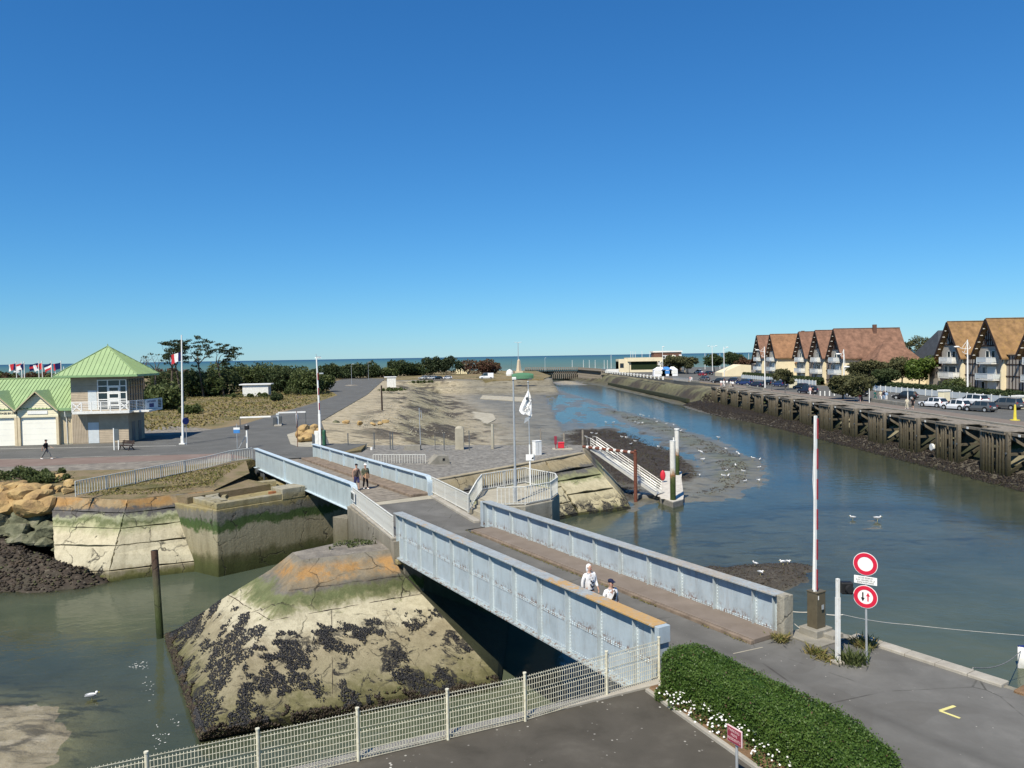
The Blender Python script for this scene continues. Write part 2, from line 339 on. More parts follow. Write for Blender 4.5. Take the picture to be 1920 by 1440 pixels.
# painted steel of the bridges
def bridge_paint(name, base, lichen=0., rust=.3, zr=(.35, .05), worn=.25):
    k = NT(name); z = k.xyz()[2]
    st = k.noise(2.2, 6, .65, vec=k.scl(k.pos(), 1, 1, .35))
    c = k.ramp(st, [(.3, tuple(q*.74 for q in base)), (.5, tuple(q*.95 for q in base)), (.75, tuple(min(1, q*1.1) for q in base))])
    dr_ = k.noise(9, 5, .7, vec=k.scl(k.pos(), 1, 1, .07)); c = k.mix(k.math('MULTIPLY', k.ramp(dr_, [(.56, 0.), (.66, 1.)]), k.mapr(k.noise(1.1, 4, .6), .4, .65, 0, .55)), c, k.mix(k.noise(3, 4), (.20, .115, .07), (.25, .26, .25)))
    sp_ = k.ramp(k.noise(26, 4, .7), [(.66, 0.), (.70, 1.)]); c = k.mix(k.math('MULTIPLY', sp_, k.mapr(k.noise(1.7, 4, .6), .5, .65, 0, .8)), c, (.13, .07, .045))
    f2 = k.noise(6, 6, .7)
    c = k.mix(k.mapr(f2, .52, .72, 0, worn), c, (.42, .42, .40))
    r = k.math('MULTIPLY', k.ramp(k.noise(7.5, 6, .75, vec=k.scl(k.pos(), 1, 1, .8)), [(.51, 0.), (.57, 1.)]), k.math('MULTIPLY', k.mapr(z, zr[0], zr[1], .02, 1.), k.mapr(z, zr[1]-.12, zr[1], .06, 1.)))
    c = k.mix(k.math('MULTIPLY', r, rust*2.2, clamp=True), c, k.mix(k.noise(20, 3), (.07, .032, .018), (.21, .10, .05)))
    if lichen:
        ln = k.math('ADD', k.noise(.5, 5, .65), k.math('MULTIPLY', k.noise(7, 6, .75), .75))
        yy = k.mapr(k.xyz()[1], 38, 21, -.16, .13)
        lm = k.ramp(k.math('ADD', ln, yy), [(.90, 0.), (1.0, 1.)])
        lat = k.math('ADD', k.math('MULTIPLY', k.math('SUBTRACT', k.xyz()[0], 4.), .8579), k.math('MULTIPLY', k.math('SUBTRACT', k.xyz()[1], 20.6), .5138))
        lm = k.math('MULTIPLY', lm, k.mapr(lat, 2.4, 2.6, 1., .3))
        c = k.mix(lm, c, k.mix(k.noise(9, 5, .7), (.40, .19, .03), (.50, .36, .16)))
        c = k.mix(k.mapr(k.noise(11, 5), .45, .7, 0, .6), c, (.30, .275, .22))
    k.bump(k.noise(18, 5, .6), .18, .02)
    return k.fin(c, .5, .35)
bridge_paint('bridge_blue', (.36, .425, .465), rust=.45, zr=(.46, .16))
bridge_paint('bridge_stiff', (.46, .52, .54), rust=.2, zr=(.46, .16), worn=.4)
bridge_paint('bridge_flange', (.33, .37, .38), lichen=1., rust=.2, zr=(1.6, 1.0))
bridge_paint('bridge_foot', (.34, .40, .42), lichen=.0, rust=.5, zr=(-.2, -1.0), worn=.7)
bridge_paint('swing_blue', (.375, .44, .45), rust=.05, zr=(-.1, -.6), worn=.35)
bridge_paint('swing_flange', (.50, .60, .66), rust=.05, zr=(1.6, 1.1))
pm('rivet', (.42, .48, .50), .5, var=.25)
pm('rail_paint', (.60, .60, .55), .5, var=.14, scale=4, dirt=(.36, .33, .26))
pm('fence_wire', (.60, .57, .44), .5, var=.18, scale=6, dirt=(.34, .29, .18))
pm('galv', (.42, .44, .45), .45, .35, var=.15)
pm('dark_grey_metal', (.10, .11, .115), .5, .2)
pm('white_paint', (.74, .74, .71), .45, var=.08)
pm('white_dirty', (.68, .68, .64), .6, var=.13, dirt=(.48, .46, .40))
pm('cream', (.70, .64, .45), .8, var=.07, scale=1.2)
pm('cream_board', (.72, .67, .48), .75, var=.07, scale=1.5)
pm('cream_trim', (.58, .49, .33), .75, var=.10, scale=1.5)
pm('garage_door', (.78, .77, .68), .55, var=.04, scale=.7)
pm('tower_board', (.33, .27, .195), .75, var=.10, scale=1.6)
pm('tower_slat', (.40, .33, .24), .75, var=.12, scale=1.6)
pm('green_roof', (.265, .365, .18), .5, var=.09, scale=.8, dirt=(.25, .36, .18))
pm('green_roof_dark', (.21, .34, .165), .5, var=.12, scale=.8)
pm('pale_door', (.52, .56, .57), .5, var=.08)
pm('glass', (.018, .028, .035), .06, var=.3, scale=.4, spec=.6)
pm('glass_pale', (.10, .12, .13), .12, var=.3, scale=.5, spec=.6)
pm('black', (.012, .012, .013), .5)
pm('dark_rubber', (.015, .015, .016), .8)
pm('red_paint', (.52, .03, .045), .4, var=.08)
pm('sign_red', (.56, .02, .05), .35, var=.04)
pm('sign_white', (.78, .78, .75), .35, var=.03)
pm('sign_blue', (.02, .035, .16), .4, var=.1)
pm('maroon', (.24, .035, .055), .4, var=.08)
pm('sign_pink', (.62, .45, .45), .5)
pm('barrier_red', (.22, .02, .03), .4, var=.1)
pm('olive_box', (.10, .085, .055), .55, var=.12, dirt=(.075, .06, .04))
pm('rust', (.13, .045, .028), .85, var=.4, scale=6, bump=.4, dirt=(.24, .15, .11))
pm('rust_plate', (.34, .14, .06), .9, var=.3, scale=3, bump=.3)
pm('green_box', (.03, .10, .055), .5)
pm('plank', (.215, .19, .155), .9, var=.35, scale=2.2, bump=.4)
pm('kerb_timber', (.185, .145, .11), .9, var=.35, scale=2.5, bump=.4)
pm('pontoon_deck', (.50, .47, .41), .85, var=.2, scale=2, dirt=(.30, .27, .22))
pm('pontoon_side', (.20, .19, .17), .7, var=.2, dirt=(.07, .08, .05))
pm('alu', (.52, .52, .49), .4, .25, var=.12)
pm('skin', (.42, .25, .18), .55, var=.06)
pm('hair', (.025, .018, .014), .6)
pm('roof_tile', (.19, .105, .07), .9, var=.38, scale=.8, bump=.6, bscale=7, dirt=(.13, .075, .05))
pm('roof_tile_moss', (.225, .135, .062), .9, var=.4, scale=.8, bump=.6, bscale=7, dirt=(.30, .19, .05))
pm('roof_tile_orange', (.24, .13, .068), .9, var=.35, scale=.7, bump=.6, bscale=7, dirt=(.16, .085, .055))
pm('slate', (.045, .052, .06), .7, var=.2, scale=1.2)
pm('render_grey', (.36, .33, .29), .85, var=.08, scale=.6)
pm('render_cream', (.66, .58, .40), .85, var=.07, scale=.6)
pm('timber_dark', (.035, .022, .018), .8, var=.2)
pm('brick_brown', (.13, .07, .05), .85, var=.2, scale=2)
pm('yellow_paint', (.62, .52, .06), .6, var=.1)
pm('road_yellow', (.62, .56, .22), .7, var=.15)
pm('road_white', (.5, .49, .45), .8, var=.2, scale=4)
pm('blue_tarp', (.05, .20, .48), .6)
pm('tent_white', (.75, .76, .77), .7, var=.05)
pm('gull_white', (.78, .78, .77), .7, var=.05)
pm('gull_grey', (.30, .32, .34), .7)
pm('rope', (.50, .48, .42), .8)
pm('wool', (.2, .2, .2), .9)
pm('obelisk', (.52, .44, .32), .8, var=.12)
pm('green_tarp', (.06, .16, .09), .7)
pm('headlight', (.55, .56, .57), .15, spec=.6)
pm('tail_light', (.35, .01, .012), .25, spec=.5)
def cloth(name, col):
    return pm(name, col, .85, var=.12, scale=5, bump=.3, bscale=14, spec=.1)
def car_paint(name, col):
    return pm(name, col, .22, 0, var=.03, scale=.6, spec=.6)

def leafm(name, stops, rough=.5, spec=.35, trans=.25):
    k = NT(name)
    inf = k.attr('tone').outputs['Fac']
    c = k.ramp(inf, stops)
    tr = k.n('BsdfTranslucent'); k.l(c, tr.inputs[0])
    mx = k.n('MixShader'); mx.inputs[0].default_value = trans
    k.fin(c, rough, spec); k.l(k.b.outputs[0], mx.inputs[1]); k.l(tr.outputs[0], mx.inputs[2]); k.l(mx.outputs[0], k.out.inputs[0])
    return k.m
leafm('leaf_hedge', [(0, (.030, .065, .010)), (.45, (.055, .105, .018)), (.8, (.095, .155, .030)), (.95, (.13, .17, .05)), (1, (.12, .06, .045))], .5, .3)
leafm('leaf_bush', [(0, (.04, .06, .018)), (.5, (.075, .10, .032)), (1, (.13, .15, .06))], .6, .2)
leafm('leaf_dark', [(0, (.024, .040, .016)), (.5, (.046, .066, .026)), (1, (.082, .10, .042))], .65, .15)
leafm('leaf_pine', [(0, (.018, .030, .015)), (.6, (.036, .052, .024)), (1, (.075, .08, .04))], .65, .15, .1)
leafm('leaf_bright', [(0, (.045, .085, .015)), (.5, (.09, .14, .025)), (1, (.15, .19, .05))], .55, .25, .3)
leafm('leaf_russet', [(0, (.07, .035, .025)), (.5, (.13, .07, .05)), (1, (.10, .10, .045))], .7, .15)
leafm('leaf_tree', [(0, (.045, .052, .026)), (.5, (.085, .09, .042)), (1, (.14, .135, .06))], .65, .15)
leafm('leaf_flower', [(0, (.03, .06, .012)), (.4, (.06, .10, .02)), (1, (.10, .15, .03))], .5, .3)
leafm('petal', [(0, (.70, .70, .66)), (1, (.82, .82, .80))], .7, .1, .15)
leafm('grass_blade', [(0, (.10, .12, .03)), (.4, (.19, .17, .06)), (.8, (.28, .22, .10)), (1, (.12, .16, .04))], .8, .1)
leafm('wrack', [(0, (.012, .009, .006)), (.5, (.030, .022, .015)), (.85, (.055, .04, .025)), (1, (.06, .07, .025))], .6, .3, .0)
leafm('mussel', [(0, (.007, .008, .011)), (.7, (.02, .021, .025)), (1, (.07, .065, .06))], .45, .4, .0)
# ------------------------------------------------------------------ numpy meshes, leaf clouds
nr = np.random.default_rng(11)
def np_mesh(name, V, Fc, mat, parent=None, attrs=None, smooth=False, world=False):
    V = np.asarray(V, np.float32); Fc = np.asarray(Fc, np.int32); k = Fc.shape[1]
    me = bpy.data.meshes.new(name); me.vertices.add(len(V)); me.vertices.foreach_set('co', V.ravel())
    me.loops.add(Fc.size); me.loops.foreach_set('vertex_index', Fc.ravel())
    me.polygons.add(len(Fc)); me.polygons.foreach_set('loop_start', np.arange(0, Fc.size, k, dtype=np.int32))
    me.update(calc_edges=True)
    if smooth: me.polygons.foreach_set('use_smooth', np.ones(len(Fc), bool))
    for nm, a in (attrs or {}).items():
        t = me.attributes.new(nm, 'FLOAT', 'POINT'); t.data.foreach_set('value', np.asarray(a, np.float32))
    me.materials.append(MATS[mat])
    if name is None: return me
    o = bpy.data.objects.new(name, me); COL.objects.link(o)
    if parent:
        o.parent = parent
        if world: o.matrix_parent_inverse = Matrix.LocRotScale(parent.location, parent.rotation_euler, None).inverted()
    return o
def leaves(name, P, size, mat, parent=None, tone=None, aspect=.5, up=.0, world=False, nrm=None):
    P = np.asarray(P, float); n = len(P)
    a = nr.normal(size=(n, 3)); a /= np.linalg.norm(a, axis=1)[:, None]
    b = nr.normal(size=(n, 3))
    if nrm is not None: b = np.cross(a, np.asarray(nrm)+b*.55)          # leaf blades lie roughly along the surface
    if up: a[:, 2] = a[:, 2]*(1-up)+up; a /= np.linalg.norm(a, axis=1)[:, None]
    b -= a*np.sum(a*b, 1)[:, None]; b /= np.linalg.norm(b, axis=1)[:, None]+1e-9
    s = (size*nr.uniform(.65, 1.35, n))[:, None] if not np.ndim(size) else np.asarray(size)[:, None]
    A, B = a*s*.5, b*s*.5*aspect
    c = np.cross(a, b)*s*.12
    V = np.stack([P-A, P+B+c, P+A, P-B+c], 1).reshape(-1, 3)
    t = nr.uniform(0, 1, n) if tone is None else np.clip(tone, 0, 1)
    return np_mesh(name, V, np.arange(4*n).reshape(-1, 4), mat, parent, {'tone': np.repeat(t, 4)}, world=world)
def fbm(X, Y, s, seed=0, oct=4):
    out = np.zeros(np.shape(X)); amp = 1.; tot = 0
    for o in range(oct):
        gx, gy = X*s+seed*17.3+o*7.1, Y*s-seed*9.7+o*3.3
        i, j = np.floor(gx).astype(int), np.floor(gy).astype(int); fx, fy = gx-i, gy-j
        fx = fx*fx*(3-2*fx); fy = fy*fy*(3-2*fy)
        h = lambda a, b: ((np.sin(a*127.1+b*311.7+seed*74.7)*43758.5453) % 1.0)
        out += amp*((h(i, j)*(1-fx)+h(i+1, j)*fx)*(1-fy)+(h(i, j+1)*(1-fx)+h(i+1, j+1)*fx)*fy); tot += amp
        amp *= .5; s *= 2.03
    return out/tot
def sdist(X, Y, poly):
    """signed distance, positive inside"""
    P = np.array([(p[0], p[1]) for p in poly]); n = len(P); d = np.full(X.shape, 1e9); ins = np.zeros(X.shape, bool)
    for i in range(n):
        (ax, ay), (bx, by) = P[i], P[(i+1) % n]
        ex, ey = bx-ax, by-ay; t = np.clip(((X-ax)*ex+(Y-ay)*ey)/(ex*ex+ey*ey+1e-9), 0, 1)
        d = np.minimum(d, np.hypot(X-ax-t*ex, Y-ay-t*ey))
        cr = ((ay > Y) != (by > Y)) & (X < (bx-ax)*(Y-ay)/(by-ay+1e-12)+ax); ins ^= cr
    return np.where(ins, d, -d)
def px(pts, z=W): return [tuple(at(x, y, z))[:2] for x, y in pts]
def interp(x, xs, ys): return np.interp(x, xs, ys)
def sstep(x, a, b):
    t = np.clip((x-a)/(b-a), 0, 1); return t*t*(3-2*t)

# ------------------------------------------------------------------ the bed of the harbour: one sheet of mud, sand, weed and stone
ROAD_R = [(-19, 79), (-27, 108), (-35, 185), (-52, 312)]          # right edge of the road on the far side
RSHORE_Y = [40, 60, 83, 107, 124, 146, 170, 237, 335, 438, 600]
RSHORE_X = [52, 51, 50.6, 50.2, 50, 48.6, 45.2, 44.5, 39.6, 33, 26]
FLAT = px([(1000, 721), (1036, 722), (1068, 738), (1120, 752), (1185, 777), (1250, 796), (1330, 829), (1385, 857), (1404, 880), (1396, 905), (1350, 929), (1292, 940), (1240, 944), (1188, 958), (1120, 905), (1085, 850)]) + [(-16, 76), (-22, 100), (-30, 180), (-45, 300), (-10, 330)]
POOL = px([(1015, 742), (1055, 741), (1110, 757), (1150, 778), (1225, 808), (1300, 848), (1335, 885), (1310, 860), (1245, 832), (1180, 812), (1110, 803), (1050, 805), (1030, 790), (1010, 765)])
KELP = px([(1060, 812), (1130, 806), (1180, 812), (1230, 832), (1270, 850), (1300, 880), (1310, 892), (1290, 905), (1240, 905), (1200, 925), (1180, 935), (1110, 880), (1080, 840)])
BARWEED = px([(1130, 766), (1180, 778), (1250, 798), (1330, 830), (1385, 858), (1404, 880), (1396, 905), (1350, 929), (1280, 938), (1330, 918), (1360, 890), (1330, 855), (1260, 822), (1180, 792)])
LBANK = px([(-300, 1122), (0, 1112), (90, 1110), (150, 1104), (215, 1088), (150, 1066), (110, 1046), (70, 1018), (0, 1000), (-300, 990)])
LSAND = px([(-300, 1310), (40, 1322), (100, 1328), (120, 1362), (112, 1400), (60, 1450), (20, 1540), (-300, 1600)])
RMUD = px([(1308, 1064), (1400, 1058), (1480, 1055), (1524, 1062), (1512, 1090), (1470, 1106), (1400, 1112), (1330, 1130), (1290, 1110)])
RSHAL = px([(1555, 985), (1580, 972), (1640, 976), (1655, 990), (1600, 1000)])
NSHAL = px([(1250, 1010), (1500, 960), (1720, 960), (1900, 1000), (1700, 1025), (1500, 1045), (1330, 1058)])
SPIT = px([(1035, 716), (1075, 714), (1105, 722), (1075, 722), (1045, 722)])
def terrain(X, Y):
    n = fbm(X, Y, .12, 1); n2 = fbm(X, Y, .9, 2); n3 = fbm(X, Y*.35, .35, 5)
    h = np.full(X.shape, W-2.2)
    def rise(poly, slope, cap, below=1.6, jit=1.6):
        s = sdist(X, Y, poly)+(n-.5)*jit*np.clip(Y/60, .35, 2.2)+(n2-.5)*.7
        return W+np.clip(s*slope, -below, cap)
    flat = rise(FLAT, .09, .30); h = np.maximum(h, flat)
    pool = sdist(X, Y, POOL)
    h = np.where(pool > -6, np.minimum(h, W+.16-.2*sstep(pool, -6, 3)+(n3-.5)*.42), h)
    bar = sdist(X, Y, BARWEED)+(n-.5)*3; h = np.where(bar > -3, np.maximum(h, W-.10+.36*sstep(bar, -4, 1.5)+(n2-.5)*.12), h)
    # stone slope between the road and the basin
    xr = interp(Y, [p[1] for p in ROAD_R], [p[0] for p in ROAD_R]); d = (X-xr)*.97
    prof = interp(d, [-5, 0, 3, 9, 14, 20, 27, 60], [-.06, -.06, -.25, -1.1, -2.5, -4.2, -4.75, -4.9])
    prof += (n2-.5)*.5*sstep(d, 4, 10)*(1-sstep(d, 19, 26))+(n-.5)*.25*sstep(d, 1, 5)
    slope_on = (Y > 78.5) & (Y < 300) & (X < 6+.02*Y)
    ends = sstep(Y, 300, 282)
    h = np.where(slope_on, np.maximum(h, prof), h)
    h = np.where((Y >= 268) & (X < 16), np.maximum(h, interp(Y-(n-.5)*6, [268, 276, 279, 287, 290, 320], [-4.8, -4.2, -2.6, -2.2, -.25, -.15])), h)
    # left bank under the boulders, sand in the lower left, mud point by the bridge
    h = np.maximum(h, rise(LBANK, .62, 3.0, jit=1.0)); h = np.maximum(h, rise(LSAND, .12, .12, jit=.8))
    h = np.maximum(h, rise(RMUD, .2, .28, jit=1.0)); h = np.maximum(h, rise(RSHAL, .3, -.02, jit=.6)); h = np.maximum(h, rise(NSHAL, .12, -.07, jit=2.0))
    h = np.maximum(h, rise(SPIT, .08, .7, jit=1))
    # right bank
    xs = interp(Y, RSHORE_Y, RSHORE_X); dr = X-xs+(n-.5)*2.0
    near = W+interp(dr, [-30, -14, -6, 0, 2.4, 20], [-2, -.75, -.32, 0, .95, 1.1])
    far = W+interp(dr, [-6, 0, 2.5, 5, 6.5, 8.5, 12, 20], [-2, 0, .7, 1.3, 3.2, 3.9, 4.9, 5.05])
    h = np.maximum(h, near*(1-sstep(Y, 196, 208))+far*sstep(Y, 196, 208))
    h += (n2-.5)*.10+(fbm(X, Y, 2.6, 9)-.5)*.07
    weed = np.clip(sstep(sdist(X, Y, KELP)+(n3-.5)*7+(n2-.5)*5, -1.5, 1.5), 0, 1)
    bw = sstep(sdist(X, Y, BARWEED)+(n-.5)*5, -2, 2)*sstep(n2*.6+n3*.4, .36, .5)
    tide = sstep(h, W+.55, W+.05)*.6
    foot = sstep(dr, -1, 1)*sstep(dr, 7.5, 5.5)
    wl = sstep(sdist(X, Y, LBANK), -1.5, .2)
    weed = np.clip(weed+wl*1.0+foot*(.75*(Y < 200)+.45*(Y >= 200))+sstep(sdist(X, Y, RMUD), -1, .5)*.8, 0, 1)
    fb_ = (Y >= 200)*sstep(dr, 1, 4)*sstep(dr, 12, 8); weed = np.clip(weed+fb_*sstep(n+n2*.4, .62, .8)*.8, 0, 1)
    green = np.clip(bw*.75+tide*.35+foot*(Y >= 200)*sstep(n2, .35, .6)*.8+fb_*.85, 0, 1)
    sand = np.clip(slope_on*.75*(1-sstep(d, 24, 34))+sstep(sdist(X, Y, LSAND), -3, .5)+sstep(sdist(X, Y, SPIT)+(n-.5)*6, -2, 2)+(slope_on & (d < 11))*sstep(d+(n3-.5)*12, 11, 6)+((dr > 9)*1.)*.4, 0, 1)
    streak = (slope_on & (d > 2))*sstep(n3*.7+n2*.3, .50, .58)*sstep(d, 2, 8)*(1-sstep(d, 22, 30))
    weed = np.clip(weed+streak*.9, 0, 1); green = np.clip(green+streak*sstep(n, .45, .6)*.9+slope_on*sstep(d, 8, 12)*(1-sstep(d, 15, 24))*.45, 0, 1)
    return h, weed, green, sand
rows = np.concatenate([np.geomspace(9, 60, 190), np.geomspace(60, 200, 190)[1:], np.geomspace(200, 470, 120)[1:]])
cols = np.concatenate([np.linspace(-1.35, -.8, 40), np.linspace(-.8, .8, 380)[1:], np.linspace(.8, 1.1, 20)[1:]])
GY, GA = np.meshgrid(rows, cols, indexing='ij'); GX = GA*(GY*.985+2)
TH, TW, TG, TS = terrain(GX, GY)
nR, nC = GX.shape; idx = np.arange(nR*nC).reshape(nR, nC)
GF = np.stack([idx[:-1, :-1], idx[:-1, 1:], idx[1:, 1:], idx[1:, :-1]], -1).reshape(-1, 4)
k = NT('mud')
aw, ag, as_ = (k.attr(q).outputs['Fac'] for q in ('weed', 'green', 'sand'))
z = k.xyz()[2]
mudc = k.ramp(k.noise(.35, 8, .6, .4, vec=k.scl(k.pos(), 1, .55, 1)), [(.3, (.150, .135, .098)), (.55, (.20, .182, .136)), (.8, (.25, .228, .173))])
sandc = k.ramp(k.noise(1.1, 9, .65), [(.25, (.215, .175, .105)), (.5, (.36, .305, .20)), (.75, (.47, .41, .285))])
weedc = k.ramp(k.noise(2.2, 9, .7), [(.3, (.016, .012, .009)), (.55, (.045, .034, .025)), (.8, (.085, .065, .045))])
grnc = k.ramp(k.noise(1.6, 8, .7), [(.3, (.075, .085, .03)), (.6, (.145, .145, .06)), (.8, (.21, .19, .11))])
c = k.mix(as_, mudc, sandc); c = k.mix(k.math('MULTIPLY', ag, k.mapr(k.noise(3.5, 6, .7), .3, .55)), c, grnc)
c = k.mix(k.math('MULTIPLY', aw, k.mapr(k.noise(4.5, 6, .7), .25, .45)), c, weedc)
lt = k.ramp(k.noise(.9, 8, .75, .4, vec=k.scl(k.pos(), .3, .8, 1)), [(.55, 0.), (.64, 1.)]); c = k.mix(k.math('MULTIPLY', k.math('MULTIPLY', lt, as_), .55), c, (.50, .45, .34))
fleck = k.math('MULTIPLY', k.ramp(k.noise(1.0, 8, .75, .5, vec=k.scl(k.pos(), .3, .8, 1)), [(.52, 0.), (.60, 1.)]), .72)
c = k.mix(fleck, c, (.05, .045, .03))
wet = k.mapr(z, W+.45, W+.02)
c = k.mix(k.math('MULTIPLY', wet, .45), c, k.mix(1., c, (.5, .5, .52), 'MULTIPLY'))
rough = k.math('SUBTRACT', .85, k.math('MULTIPLY', k.math('MULTIPLY', k.mapr(z, W+1.1, W+.05), k.math('SUBTRACT', 1., aw)), .5))
k.bump(k.noise(5, 9, .7), .5, .12); k.fin(c, rough, .35)
V = np.stack([GX, GY, TH], -1).reshape(-1, 3)
struct(np_mesh('harbour_mud', V, GF, 'mud', attrs={'weed': TW.ravel(), 'green': TG.ravel(), 'sand': TS.ravel()}, smooth=True))

# ------------------------------------------------------------------ water: canal and sea in one sheet
wr = np.concatenate([np.linspace(-40, 8, 6), rows[::2], np.geomspace(480, 90000, 60)])
wc = np.concatenate([[-2.5, -1.8], cols[::2], [1.5, 2.2]])
WY, WA = np.meshgrid(wr, wc, indexing='ij'); WX = WA*(np.maximum(WY, 30)*.985+2)
wh, _, _, _ = terrain(WX, np.clip(WY, 9, 470)); dep = np.clip(W-wh, -.2, 3)
dep = np.where(WY > 470, 1.2+2*sstep(WY, 700, 1600), dep)
i2 = np.arange(WX.size).reshape(WX.shape)
WF = np.stack([i2[:-1, :-1], i2[:-1, 1:], i2[1:, 1:], i2[1:, :-1]], -1).reshape(-1, 4)
k = NT('water')
dp = k.attr('depth').outputs['Fac']; y = k.xyz()[1]
n1 = k.noise(.11, 5, .6, .5); n2 = k.noise(.045, 4, .6, .3)
near = k.ramp(n1, [(.3, (.050, .066, .044)), (.55, (.078, .094, .060)), (.8, (.105, .112, .066))])
near = k.mix(k.mapr(y, 35, 95), near, k.ramp(n2, [(.35, (.030, .055, .058)), (.65, (.070, .085, .066))]))
sea = k.ramp(k.mapr(k.math('LOGARITHM', k.math('MAXIMUM', y, 2.), 10.), 2.6, 4.6), [(0, (.12, .115, .085)), (.12, (.10, .125, .10)), (.3, (.065, .135, .135)), (.55, (.030, .10, .145)), (.8, (.012, .055, .13)), (1, (.010, .045, .12))])
sw = k.noise(.004, 6, .6, 0, vec=k.scl(k.pos(), .3, 1.2, 1))
sea = k.mix(k.mapr(sw, .4, .7, 0, .5), sea, k.mix(1., sea, (.75, .85, .95), 'MULTIPLY'))
foam = k.math('MULTIPLY', k.ramp(k.noise(.02, 6, .7, .3, vec=k.scl(k.pos(), .25, 1.6, 1)), [(.63, 0.), (.66, 1.)]), k.math('MULTIPLY', k.mapr(y, 560, 700), k.mapr(y, 1500, 900)))
sea = k.mix(k.math('MULTIPLY', foam, .6), sea, (.55, .55, .52))
col = k.mix(k.mapr(y, 380, 520), near, sea)
murk = k.math('SUBTRACT', 1., k.math('POWER', 2.718, k.math('MULTIPLY', k.math('MAXIMUM', dp, 0.), -1.9)))
fade = k.mapr(y, 20, 900, 1, .1)
h1 = k.noise(1.1, 3, .55, .4, vec=k.scl(k.pos(), .7, 1.0, 1)); h2 = k.noise(5.5, 3, .6, .2)
hh = k.math('MULTIPLY', k.math('ADD', k.math('MULTIPLY', h1, .055), k.math('MULTIPLY', h2, .010)), k.math('ADD', .35, k.noise(.06, 3, .5)))
bp = k.n('Bump'); bp.inputs['Strength'].default_value = .6; bp.inputs['Distance'].default_value = 1.0; k.l(hh, bp.inputs['Height'])
dif = k.n('BsdfDiffuse'); k.l(col, dif.inputs[0])
trn = k.n('BsdfTransparent'); trn.inputs[0].default_value = (.78, .84, .74, 1)
mx = k.n('MixShader'); k.l(murk, mx.inputs[0]); k.l(trn.outputs[0], mx.inputs[1]); k.l(dif.outputs[0], mx.inputs[2])
gl = k.n('BsdfGlossy'); gl.inputs['Roughness'].default_value = .09; k.l(bp.outputs[0], gl.inputs['Normal'])
fr = k.n('Fresnel'); fr.inputs[0].default_value = 1.33; k.l(bp.outputs[0], fr.inputs[1])
fac = k.math('MULTIPLY', fr.outputs[0], k.mapr(y, 300, 900, .9, .16), clamp=True)
m2 = k.n('MixShader'); k.l(fac, m2.inputs[0]); k.l(mx.outputs[0], m2.inputs[1]); k.l(gl.outputs[0], m2.inputs[2])
k.l(m2.outputs[0], k.out.inputs[0])
struct(np_mesh('harbour_water', np.stack([WX, WY, np.full(WX.shape, W)], -1).reshape(-1, 3), WF, 'water', attrs={'depth': dep.ravel()}, smooth=True))

# ------------------------------------------------------------------ land
def plate(name, poly, z0, mat, tops=None, z1=0.):
    m = MB(); m.prism(poly, z0, z1, tops); return struct(m.build(name, mat, fix=True))
def flat(name, poly, z, mat):
    m = MB(); m.sheet(poly, z); return struct(m.build(name, mat))
# far bank (left of the basin)
LAND_L = [(-600, 47), (-60, 56), (-31.6, 54.2), (-25.4, 52.6), (-21.8, 55.5), (-23.5, 66.5), (-20, 70), (-17.5, 69), (-14.5, 73), (-15, 78.5), (-19, 79), (-27, 108), (-35, 185), (-52, 312), (-20, 312), (-10, 290), (12, 290), (17, 330), (14, 450), (-60, 520), (-900, 560)]
plate('ground_far_bank', LAND_L, -7, 'dry_grass')
# basin promontory and beach beyond
m = MB(); m.add([(-900, 500, .0), (14, 440, -.2), (60, 440, -.6), (420, 440, -.2), (420, 620, -4.6), (30, 640, -5.6), (-900, 640, -5)], [(0, 1, 5, 6), (1, 2, 5), (2, 3, 4, 5)])
gm('beach', [(.3, (.24, .19, .13)), (.6, (.32, .26, .18)), (.8, (.38, .32, .23))], .05, 6, .9, .3, 2)
struct(m.build('beach', 'beach'))
# camera-side quay
QUAY = [(-60, -13.2), (-14.4, 10.75), (3.75, 20.3), (8.5, 23.2), (9.0, 23.75), (10.2, 23.3), (12.75, 19.45), (32, -10), (32, -40), (-60, -40)]
m = MB(); m.prism(QUAY, -7, -.01); struct(m.build('quay', 'tidal_dark_shade', fix=True))
flat('car_park', [(-60, -13), (-14.4, 10.9), (3.3, 20.0), (6.3, 13.6), (14, -4), (14, -40), (-60, -40)], .0, 'asphalt_near')
flat('approach_road', [(3.9, 20.55), (8.4, 23.1), (9.2, 23.0), (10.3, 22.7), (12.5, 19.4), (31.5, -10), (31.5, -40), (14, -40), (14, -4), (6.3, 13.6)], .0, 'asphalt_bridge')
# right quay
RQ = [(56.2, 20), (56.2, 205), (53.5, 240), (49.8, 335), (44, 438), (60, 480), (600, 480), (600, 20)]
plate('ground_right_bank', RQ, -7, 'asphalt')
flat('quay_walk', [(56.3, 20), (56.3, 205), (53.7, 240), (50, 335), (45, 420), (49, 420), (55, 335), (59, 240), (60.5, 205), (60.2, 90), (64, 20)], .006, 'brown_walk')
flat('verge_right_bank', [(54, 236), (50.2, 330), (45, 420), (46.5, 420), (52, 335), (56, 240), (58, 208), (56.4, 208)], .012, 'grass_bank')
flat('house_gardens', [(78.6, 60), (78.6, 262), (130, 262), (130, 60)], .01, 'grass_bank')
